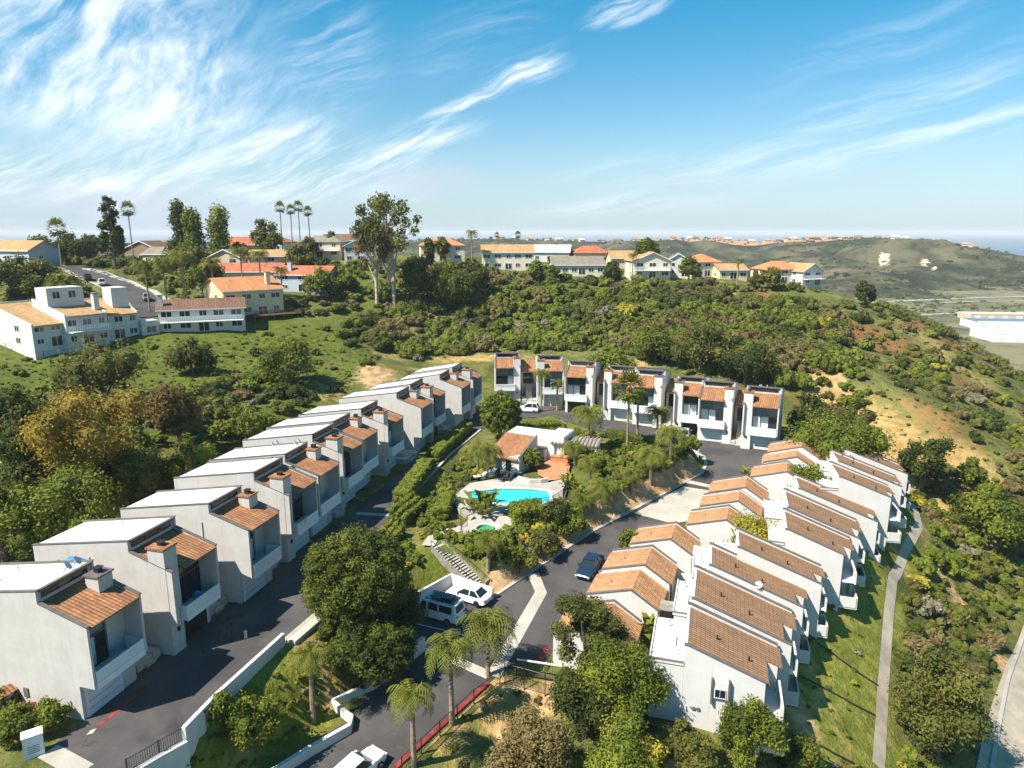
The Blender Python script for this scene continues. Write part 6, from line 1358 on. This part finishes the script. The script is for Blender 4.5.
iron_fence('dark iron fence along the red kerb', [PR(*q) for q in [(402, 772), (440, 735), (474, 703), (500, 684)]], 1.3, zf=zrf)
iron_fence('iron fence on the low white wall at the bottom of the left street', [P(*q, ZL) for q in [(128, 776), (160, 757), (184, 743)]], 1.25, zf=lambda x, y: ZL + .0)
t = thing('street_gate', 'white barred swing gate at the right side of the street', 'gate', PR(517, 676), math.atan2(PR(562, 684)[1] - PR(517, 676)[1], PR(562, 684)[0] - PR(517, 676)[0])); L = math.dist(PR(517, 676)[:2], PR(562, 684)[:2])
b = MB(); b.box(0, L, -.04, .04, 1.55, 1.68); b.build('top_bar', 'trim_white', t); b = MB(); b.box(0, L, -.03, .03, .12, .2)
for k in range(int(L / .14)): b.box(k * .14, k * .14 + .025, -.012, .012, .2, 1.548)
b.build('bars', 'iron', t)
for x in (-.1, L): b = MB(); b.box(x, x + .1, -.05, .05, -.2, 1.9); b.build('post', 'iron', t)
# white retaining walls
def wall_run(name, label, pts, th, htop, m='white_stucco', hb=-1.5, zf=None, cap=None, parts=False):
    """pts (x,y); htop: height over zf at each point"""
    p0 = pts[0]; z0 = zf(p0[0], p0[1]); poly = ribbon(pts, th); n_ = len(pts); L_, R_ = poly[:n_], poly[n_:][::-1]; b = MB(); hh = htop if hasattr(htop, '__len__') else [htop] * n_
    vs = []
    for i in range(n_):
        z = zf(pts[i][0], pts[i][1]) - z0
        for q, zz in ((L_[i], z + hb), (R_[i], z + hb), (R_[i], z + hh[i]), (L_[i], z + hh[i])): vs.append((q[0] - p0[0], q[1] - p0[1], zz))
    fs = [(0, 1, 2, 3), tuple(4 * (n_ - 1) + k for k in (3, 2, 1, 0))]
    for i in range(n_ - 1):
        for k in range(4): fs.append((4 * i + k, 4 * i + 4 + k, 4 * i + 4 + (k + 1) % 4, 4 * i + (k + 1) % 4))
    o = b.add(vs, fs).build(name, m); bm = bmesh.new(); bm.from_mesh(o.data); bmesh.ops.recalc_face_normals(bm, faces=bm.faces); bm.to_mesh(o.data); bm.free(); o.location = (p0[0], p0[1], z0); return tag(o, label, 'wall')
wall_run('retaining_wall', 'long white wall along the edge of the left street above the bank', [P(*q, ZL)[:2] for q in [(185, 744), (218, 708), (284, 644)]], .3, [1.25, 1.2, 1.0], zf=lambda x, y: ZL, hb=-2.5)
wall_run('retaining_wall', 'low white wall carrying an iron fence at the bottom of the left street', [P(*q, ZL)[:2] for q in [(120, 784), (160, 760), (187, 745)]], .35, .35, zf=lambda x, y: ZL, hb=-2.5)
wall_run('retaining_wall', 'white wall round the parking bay behind the white cars', [PR(*q)[:2] for q in [(405, 615), (417, 606.5), (451, 588), (493, 600)]], .28, [1.5, 1.5, 1.6, 1.3], zf=zrf)
wall_run('retaining_wall', 'white retaining wall below the dense dark tree, left of the parking bay', [PR(*q)[:2] for q in [(366, 692), (372, 690), (400, 670), (424, 650)]], .35, [1.0, 1.1, 1.3, 1.4], zf=zrf)
wall_run('retaining_wall', 'stepped white planter wall along the lower street at the bottom', [PR(*q)[:2] for q in [(366, 692), (348, 700), (332, 707), (352, 724), (350, 733), (312, 755), (270, 782), (220, 815)]], .32, [.7, .7, .7, .75, .8, .85, .9, .9], zf=zrf)
wall_run('garden_wall', 'low brown timber wall along the kerb below the pool garden', [(x - .95, y + 1.2) for x, y, z in [K_R[7], K_R[6], K_R[5], K_R[4], K_R[3]]], .2, [.95, .9, .8, .7, .5], 'grey_wood', zf=zrf, hb=-.3)
# concrete stairs from the pool path to the parking bay
a_, b_ = P(437, 546, ZL), PR(486, 592); L = math.dist(a_[:2], b_[:2]); drop_ = a_[2] - b_[2]; t = thing('stairs', 'long outdoor stairs with dark handrails from the pool path down to the parking bay', 'stairs', b_, math.atan2(a_[1] - b_[1], a_[0] - b_[0])); n_ = 20; s_ = MB()
for k in range(n_): s_.box(k * L / n_ + .012, (k + 1) * L / n_, -.75, .75, drop_ * k / n_ - .45, drop_ * (k + 1) / n_)
s_.build('steps', 'pale_concrete', t); s_ = MB()
for k in range(n_): s_.box(k * L / n_ - .002, k * L / n_ + .011, -.74, .74, drop_ * k / n_ - .1, drop_ * (k + 1) / n_ - .01)
s_.build('risers', 'bronze', t)
for y in (-.85, .85):
    s_ = MB(); s_.bar((0, y, .95), (L, y, drop_ + .95), .035)
    for k in range(8): s_.bar((L * k / 7, y, drop_ * k / 7 - .3), (L * k / 7, y, drop_ * k / 7 + .95), .025)
    s_.build('handrail', 'bronze', t)
    s_ = MB(); s_.add([(0, y - .1, -.6), (L, y - .1, drop_ - .6), (L, y - .1, drop_ + .3), (0, y - .1, .3), (0, y + .1, -.6), (L, y + .1, drop_ - .6), (L, y + .1, drop_ + .3), (0, y + .1, .3)], [(0, 1, 2, 3), (5, 4, 7, 6), (3, 2, 6, 7), (0, 3, 7, 4), (1, 5, 6, 2)]); s_.build('stringer', 'grey_wood', t)
drape('parking_line', ribbon([PR(431, 610), PR(487, 622)], .12), 'trim_white', zrf, .09)
drape('parking_line', ribbon([PR(418, 625), PR(470, 637)], .12), 'trim_white', zrf, .09)
drape('parking_line', ribbon([PR(415, 640), PR(450, 651)], .12), 'trim_white', zrf, .09)
# patio ground and shade sails between garages and outer row
drape('patio', [(10.5, 51.5), (13.5, 60), (16.5, 66.5), (20.5, 72.5), (26.5, 76.5), (31.5, 83.5), (37.5, 88), (42.5, 97), (46, 96), (42, 86), (36, 79), (31, 72), (27, 67), (20, 62), (16, 57), (12.5, 49.5)], 'concrete', lambda x, y: float(zR(y)), .04)
def sail(label, px4, z, m='sail'):
    pts = [P(a, b_, z + dz) for a, b_, dz in px4]; c = Vector(np.mean(pts, 0)); t = thing('shade_sail', label, 'awning', c); b = MB(); n_ = 6; vs = []
    q = [Vector(p) - c for p in pts]
    for i in range(n_ + 1):
        for j in range(n_ + 1):
            u, v = i / n_, j / n_; p = (q[0] * (1 - u) + q[1] * u) * (1 - v) + (q[3] * (1 - u) + q[2] * u) * v; vs.append((p.x, p.y, p.z - .5 * u * (1 - u) - .5 * v * (1 - v)))
    k = len(vs); vs2 = vs + [(x, y, z - .03) for x, y, z in vs]; fs = []
    for i in range(n_):
        for j in range(n_): a = i * (n_ + 1) + j; fs += [(a, a + n_ + 1, a + n_ + 2, a + 1), (k + a + 1, k + a + n_ + 2, k + a + n_ + 1, k + a)]
    o = b.add(vs2, fs).build('cloth', m, t); bm = bmesh.new(); bm.from_mesh(o.data); bmesh.ops.recalc_face_normals(bm, faces=bm.faces); bm.to_mesh(o.data); bm.free()
    for v in q: b = MB(); b.cyl(v.x, v.y, -3.2, v.z, .05, 6); b.build('post', 'chrome', t)
sail('white shade sail over the courtyard behind the fourth garage', [(694, 545, 0), (723, 549, .3), (718, 562, .3), (692, 558, 0)], 5.0)
sail('white shade sail over the courtyard behind the third garage', [(681, 573, 0), (708, 574, .2), (702, 588, .2), (690, 584, 0)], 4.4)
sail('grey awning in the courtyard behind the second garage', [(661, 599, 0), (680, 601, .1), (677, 611, .1), (659, 609, 0)], 4.0, 'grey_wood')
for i, (px, py, lab) in enumerate([(716, 566, 'low wall of the courtyard under the farther shade sail'), (668, 622, 'low wall of the courtyard under the grey awning')]):
    p = PR(px, py); b = MB(); b.box(-1.8, 1.8, -.1, .1, -.4, 1.5); o = b.build('garden_wall', 'grey_wood', None, label=lab, cat='wall'); o.location = p; o.rotation_euler = (0, 0, R(-18))
# ------------------------------------------------------------------ vehicles
def car(label, loc, rz, paint='car_white', kind='sedan', rack=False, slope=0.0, group='cars'):
    """+x is forward"""
    t = thing('parked_car' if kind != 'van' else 'parked_van', label, 'car' if kind != 'van' else 'van', loc, rz, None); t.rotation_euler = (0, slope, rz)
    L, Wd = {'sedan': (4.7, 1.8), 'suv': (4.6, 1.85), 'hatch': (4.2, 1.75), 'van': (5.4, 1.98)}[kind]; hl = L / 2
    if kind == 'van':
        st = [(-hl, .86, .42, 1.0), (-hl + .1, .97, .36, 1.12), (hl - 1.5, .98, .34, 1.12), (hl - .9, .97, .34, 1.08), (hl - .25, .9, .36, .95), (hl, .74, .44, .8)]; cab = [(-hl + .06, 1.12, .92), (-hl + .22, 2.02, .84), (hl - 1.75, 2.06, .84), (hl - .85, 1.10, .93)]
    else:
        hd = .92 if kind == 'sedan' else 1.0; st = [(-hl, .68, .42, .78), (-hl + .18, .84, .28, hd), (-hl + .9, .9, .24, hd + .03), (hl - 1.5, .9, .24, hd), (hl - .5, .86, .26, hd - .12), (hl - .1, .74, .3, hd - .24), (hl, .62, .4, hd - .34)]
        ch = 1.45 if kind == 'sedan' else 1.68; cab = [(-hl + (.55 if kind == 'sedan' else .12), hd, .82), (-hl + (1.25 if kind == 'sedan' else .5), ch, .62), (hl - 2.1, ch, .62), (hl - 1.25, hd, .8)]
    b = MB(); vs = []; sec = [(1, 0), (1.0, .28), (.98, .62), (.93, .9), (.78, 1.0)]
    for x, w_, z0, z1 in st:
        row = [(w_ * a, z0 + (z1 - z0) * c) for a, c in sec]; vs += [(x, y, z) for y, z in row] + [(x, -y, z) for y, z in row[::-1]]
    m_ = 10; fs = [tuple(range(m_))] + [tuple(len(vs) - m_ + i for i in range(m_))[::-1]]
    for i in range(len(st) - 1):
        for k in range(m_): fs.append((i * m_ + k, i * m_ + m_ + k, i * m_ + m_ + (k + 1) % m_, i * m_ + (k + 1) % m_))
    o = b.add(vs, fs).build('body', paint, t, smooth_=False); bm = bmesh.new(); bm.from_mesh(o.data); bmesh.ops.recalc_face_normals(bm, faces=bm.faces); bm.to_mesh(o.data); bm.free()
    mo = o.modifiers.new('bevel', 'BEVEL'); mo.width = .05; mo.segments = 2; mo.limit_method = 'ANGLE'; mo.angle_limit = R(35)
    # greenhouse: glass band with painted roof and pillars
    g_ = MB(); vs = []
    for x, z, w_ in cab: vs += [(x, -w_, z - .01), (x, w_, z - .01)]
    g_.add([vs[0], vs[2], vs[4], vs[6], vs[1], vs[3], vs[5], vs[7]], [(0, 1, 2, 3), (7, 6, 5, 4), (0, 4, 5, 1), (1, 5, 6, 2), (2, 6, 7, 3)]); go = g_.build('cabin_glass', 'glass' if kind != 'van' else paint, t)
    bm = bmesh.new(); bm.from_mesh(go.data); bmesh.ops.recalc_face_normals(bm, faces=bm.faces); bm.to_mesh(go.data); bm.free()
    rf = MB(); (xa, za, wa), (xb, zb, wb) = cab[1], cab[2]; rf.box(xa - .06, xb + .08, -wa - .015, wa + .015, za - .005, za + .05); rf.build('roof', paint, t)
    if kind == 'van':
        for s in (-1, 1):
            for x0, x1 in ((-hl + .5, -hl + 1.9), (-hl + 2.05, -hl + 3.1), (hl - 2.1, hl - 1.35)):
                q = MB(); y0, y1 = s * (.845 + .075 * .25), s * .925
                q.add([(x0, s * .935, 1.2), (x1, s * .935, 1.2), (x1 - (.3 if x1 > 1 else 0), s * .868, 1.9), (x0, s * .868, 1.9)], [(0, 1, 2, 3)]); q.build('window', 'glass', t)
        q = MB(); x0, x1 = hl - 1.70, hl - .90; q.add([(x1 + .025, -.82, 1.2), (x1 + .025, .82, 1.2), (x0 + .035, .74, 1.98), (x0 + .035, -.74, 1.98)], [(0, 1, 2, 3)]); q.build('windscreen', 'glass', t)
        q = MB(); q.add([(-hl + .075, -.7, 1.25), (-hl + .075, .7, 1.25), (-hl + .19, .66, 1.9), (-hl + .19, -.66, 1.9)], [(3, 2, 1, 0)]); q.build('rear_window', 'glass', t)
    else:
        for s in (-1, 1):
            for (xa, za, wa), (xb, zb, wb) in ((cab[0], cab[1]), (cab[2], cab[3])):
                q = MB(); q.bar((xa, s * wa, za - .02), (xb, s * wb, zb + .01), .05, n=5); q.build('pillar', paint, t)
            q = MB(); xm = (cab[1][0] + cab[2][0]) / 2 - .1; q.bar((xm, s * .86 * (cab[0][2] / .82), cab[0][1] - .05), (xm, s * cab[1][2], cab[1][1]), .05, n=5); q.build('pillar', paint, t)
    if rack:
        q = MB()
        for y in (-.72, .72): q.bar((-hl + .4, y, 2.22), (hl - 1.9, y, 2.22), .04)
        for k in range(6): x = -hl + .5 + k * .58; q.bar((x, -.72, 2.22), (x, .72, 2.22), .03); q.bar((x, -.72, 2.05), (x, -.72, 2.22), .025); q.bar((x, .72, 2.05), (x, .72, 2.22), .025)
        ro = q.build('roof_rack', 'iron', t); q = MB(); q.box(-hl + .6, hl - 2.3, -.6, .6, 2.26, 2.36); q.box(-hl + .8, -hl + 1.9, -.5, .5, 2.362, 2.5); q.build('roof_load', 'car_dark', ro)
    rw = .33 if kind != 'van' else .36
    for x in (-hl + .95, hl - .9):
        for s in (-1, 1):
            q = MB(); y0 = Wd / 2 * .99; q.tube([(x, s * (y0 - .2), rw), (x, s * (y0 + .02), rw)], rw, 16); wo = q.build('wheel', 'rubber', t); q = MB(); q.tube([(x, s * (y0 + .015), rw), (x, s * (y0 + .035), rw)], rw * .62, 12); q.build('rim', 'chrome', wo)
    for s in (-1, 1):
        zh = st[-2][3] - .14; q = MB(); q.box(hl - .16, hl - .02, s * .62 - .16, s * .62 + .16, zh - .08, zh + .06); q.build('headlight', 'lamp_clear', t)
        zt_ = st[0][3] - .02; q = MB(); q.box(-hl - .015, -hl + .16, s * .64 - .15, s * .64 + .15, zt_ - .12, zt_ + .05); q.build('tail_light', 'lamp_red', t)
        q = MB(); q.box(cab[3][0] - .35, cab[3][0] - .15, s * .93 - .1, s * .93 + .1, cab[0][1] + .02, cab[0][1] + .18); q.build('mirror', paint, t)
    return t
def along(a, b_, zf=PR):
    p, q = zf(*a), zf(*b_); return math.atan2(q[1] - p[1], q[0] - p[0]), math.atan2(p[2] - q[2], math.dist(p[:2], q[:2]))
h_, s_ = along((490, 606), (455, 594)); p = PR(469, 600); car('white sedan parked nose in beside the stairs in the white walled bay', (p[0], p[1], p[2] + .06), h_, 'car_white', 'sedan')
p = PR(437, 617); car('white van with a black roof rack in the parking bay under the trees', (p[0], p[1], p[2] + .06), h_ + .05, 'car_white', 'van', True)
h_, s_ = along((606, 552), (584, 582)); p = PR(590, 571); car('dark blue car driving down the right street', (p[0], p[1], p[2] + .06), h_, 'car_navy', 'sedan', slope=s_)
h_, s_ = along((330, 800), (400, 735)); p = PR(358, 778); car('white car cut by the bottom edge on the lower street', (p[0], p[1], p[2] + .06), h_, 'car_white', 'suv', slope=s_)
for px, py, a, paint, lab in [(88, 281, 2.2, 'car_dark', 'dark car parked on the ridge street'), (102, 286, 2.2, 'car_white', 'white car parked behind the dark one on the ridge street'), (147, 301, 2.1, 'car_silver', 'silver car parked lower down the ridge street')]:
    p = hit(px, py); car(lab, (p[0], p[1], p[2] + .3), a, paint, 'suv')
p = P(693, 438.5, ZL); car('silver car standing before the dark open garage of the back row', (p[0] - 1.2, p[1] + .6, ZL + .1), R(70), 'car_silver', 'sedan')
p = P(528, 412, ZL); car('white car parked in front of the back row beside the round tree', (p[0], p[1], ZL + .1), R(170), 'car_white', 'hatch')
# ------------------------------------------------------------------ street furniture
p = P(246, 638, ZL); t = thing('fire_hydrant', 'pale yellow fire hydrant on the left street opposite the third house', 'hydrant', p); b = MB(); b.lathe([(0, -.1), (.17, -.1), (.17, .06), (.12, .08), (.12, .5), (.15, .53), (.15, .58), (.1, .68), (.03, .74), (0, .78)], 12); b.build('barrel', 'cream', t)
for s in (-1, 1): b = MB(); b.tube([(0, s * .1, .42), (0, s * .22, .42)], .06, 8); b.build('outlet', 'cream', t)
for px, py, lab, hh, zf in [(232, 640, 'thin dark post behind the white street wall', 1.6, ZL), (208, 738, 'thin dark sign post on the bank by the white wall', 2.2, 4.6)]:
    b = MB(); b.cyl(0, 0, -.5, hh, .03, 6); b.box(-.12, .12, -.015, .015, hh - .3, hh); o = b.build('sign_post', 'iron', None, label=lab, cat='post'); o.location = P(px, py, zf)
def cabinet(label, loc, w_, d_, h_, rz, m='trim_white'):
    t = thing('utility_cabinet', label, 'cabinet', loc, rz); b = MB(); b.box(-w_ / 2, w_ / 2, -d_ / 2, d_ / 2, -.2, h_); b.build('body', m, t); b = MB(); b.box(-w_ / 2 - .04, w_ / 2 + .04, -d_ / 2 - .04, d_ / 2 + .04, h_ + .003, h_ + .08); b.build('lid', 'garage_white', t); b = MB()
    for k in range(4): b.box(-w_ * .3, w_ * .3, -d_ / 2 - .012, -d_ / 2 - .003, h_ * (.25 + .1 * k), h_ * (.28 + .1 * k))
    b.build('louvre', 'cap_metal', t)
cabinet('white utility cabinet between clipped bushes at the nearest house', P(35, 754, ZL), 1.1, .8, 1.5, R(35))
cabinet('small white pillar cabinet at the tip of the planted point', P(696, 459, ZL), .6, .6, 1.5, R(-10))
p = P(5, 712, ZL); t = thing('garden_pillar', 'stucco pillar with a tile cap at the left edge', 'pillar', p, R(70)); b = MB(); b.box(-.6, .6, -.4, .4, -.5, 1.5); b.build('wall', 'stucco', t); b = MB(); b.prism_x([(-.6, 1.503), (.6, 1.503), (.0, 1.85)], -.75, .75); b.build('tile_roof', 'terracotta', t)
def lamp_post(label, p, h_, rz=0):
    t = thing('street_lamp', label, 'lamp post', p, rz); b = MB(); b.tube([(0, 0, -.4), (0, 0, h_)], [.09, .05], 8); b.build('pole', 'grey_wood', t); b = MB(); b.tube([(0, 0, h_ - .1), (.5, 0, h_ + .15), (.9, 0, h_ + .15)], .035, 6); b.build('arm', 'grey_wood', t); b = MB(); b.box(.75, 1.3, -.13, .13, h_ + .08, h_ + .2); b.build('lamp_head', 'garage_white', t)
lamp_post('grey street lamp behind the last garage at the cul-de-sac', P(834, 462, 4.8), 4.6, R(20))
lamp_post('thin lamp post among the ridge houses near the big white gable', hit(664, 276), 9, 0)
for px, py, h_, lab, g in [(634, 655, 1.0, 'blue wheeled bin beside the nearest tiled garage', 'tarp'), (640, 650, 1.0, 'dark wheeled bin right of the blue one', 'iron')]:
    p = PR(px, py); t = thing('wheeled_bin', lab, 'bin', p, R(-20)); b = MB(); b.add([(-.25, -.25, .05), (.25, -.25, .05), (.25, .25, .05), (-.25, .25, .05), (-.3, -.32, .95), (.3, -.32, .95), (.3, .32, .95), (-.3, .32, .95)], [(0, 3, 2, 1), (4, 5, 6, 7), (0, 1, 5, 4), (1, 2, 6, 5), (2, 3, 7, 6), (3, 0, 4, 7)]); b.build('body', g, t); b = MB(); b.box(-.33, .33, -.36, .36, .953, 1.02); b.build('lid', g, t)
    for s in (-1, 1): b = MB(); b.tube([(s * .2, .34, .1), (s * .26, .34, .1)], .1, 10); b.build('wheel', 'rubber', t)
# things on the balconies and roofs of the nearest houses
def at_unit(u, x, y, z): return Vector(u.location) + Matrix.Rotation(u.rotation_euler.z, 3, 'Z') @ Vector((x, y, z))
b = MB(); b.add([(-.8, -.5, 0), (.8, -.5, 0), (.9, .5, .05), (-.7, .6, 0), (-.4, -.2, .45), (.3, -.3, .55), (.4, .3, .4), (-.3, .3, .5)], [(0, 1, 5, 4), (1, 2, 6, 5), (2, 3, 7, 6), (3, 0, 4, 7), (4, 5, 6, 7), (0, 3, 2, 1)]); o = b.build('tarpaulin', 'tarp', None, label='blue tarpaulin lying on the white roof behind the nearest house', cat='tarpaulin'); o.location = at_unit(UNIT_A[0], 6.2, 6.2, 7.95)
b = MB(); b.add([(-.35, -.3, 0), (.35, -.3, 0), (.35, .3, 0), (-.35, .3, 0), (-.2, -.15, .95), (.2, -.15, .9), (.2, .15, .95), (-.2, .15, 1.0)], [(0, 1, 5, 4), (1, 2, 6, 5), (2, 3, 7, 6), (3, 0, 4, 7), (4, 5, 6, 7), (0, 3, 2, 1)]); o = b.build('covered_grill', 'tarp', None, label='blue covered grill on the balcony of the second left row house', cat='grill'); o.location = at_unit(UNIT_A[1], 3.3, -.6, 2.91)
p = at_unit(UNIT_A[3], 1.6, -1.2, 3.9); t = thing('flag', 'striped flag hanging from the balcony of the fourth left row house', 'flag', p, UNIT_A[3].rotation_euler.z); b = MB(); b.bar((0, 0, -.6), (0, -.9, 1.0), .025); b.build('pole', 'chrome', t)
for k in range(7): b = MB(); b.add([(-.02 + .01 * k, -.88 + .05 * k, .92 - .05 * k - .12 * 0), (.02 + .01 * k, -.83 + .05 * k, .83 - .05 * k), (.05 + .01 * k, -.83 + .05 * k, -.05 - .05 * k), (.0 + .01 * k, -.88 + .05 * k, 0 - .05 * k)], [(0, 1, 2, 3)]); b.build('stripe', 'lamp_red' if k % 2 == 0 else 'trim_white', t)
# thin dark pipes lying across the grass below the outer row
for lab, pts in [('dark pipe on the grass, upper one of three below the outer row', [(818, 644), (840, 660), (862, 676), (882, 689)]), ('dark pipe on the grass, middle one of three below the outer row', [(800, 676), (826, 690), (855, 706), (880, 719)]), ('dark pipe on the grass, lowest of three below the outer row', [(812, 742), (835, 755), (860, 768)])]:
    q = [hit(*a) for a in pts]; fine = []
    for a, b_ in zip(q[:-1], q[1:]):
        for k in range(5): x, y = a[0] + (b_[0] - a[0]) * k / 5, a[1] + (b_[1] - a[1]) * k / 5; fine.append((x, y, hz_at(x, y) + .1))
    MB().tube(fine, .075, 6).build('drain_pipe', 'iron', None, label=lab, cat='pipe')
# timber fence on the slope edge below the white modern houses
q = [hit(*a) for a in [(-8, 350), (20, 350), (44, 358), (60, 357), (84, 352), (106, 347)]]
iron_fence('low timber rail fence below the white modern houses', q, 1.3, 'grey_wood', gap=.8, name='timber_fence')
# ------------------------------------------------------------------ sea air
b = MB(); b.box(-21000, 25000, -5000, 41000, -43.5, 70); hz_ = b.build('haze', 'sail', None, kind='stuff'); hz_.data.materials.clear()
m = bpy.data.materials.new('haze'); m.use_nodes = True; n = NT(m.node_tree); n.n.remove(n.n['Principled BSDF']); v = n.new('ShaderNodeVolumePrincipled'); v.inputs['Color'].default_value = (.93, .96, 1, 1); v.inputs['Density'].default_value = .00011; v.inputs['Anisotropy'].default_value = 0
n.l.new(v.outputs[0], n.n['Material Output'].inputs['Volume']); hz_.data.materials.append(m)

for u, xs_ in ((UNIT_A[0], (7.5,)), (UNIT_A[1], (6.5,)), (UNIT_A[2], (3.4,))):
    for x in xs_: b = MB(); b.box(-.09, -.003, x, x + .09, .1, 7.6); b.build('downpipe', 'stucco', u)
    b = MB(); b.box(-.07, -.004, 4.6, 5.0, 1.0, 1.7); b.build('meter_box', 'cap_metal', u)
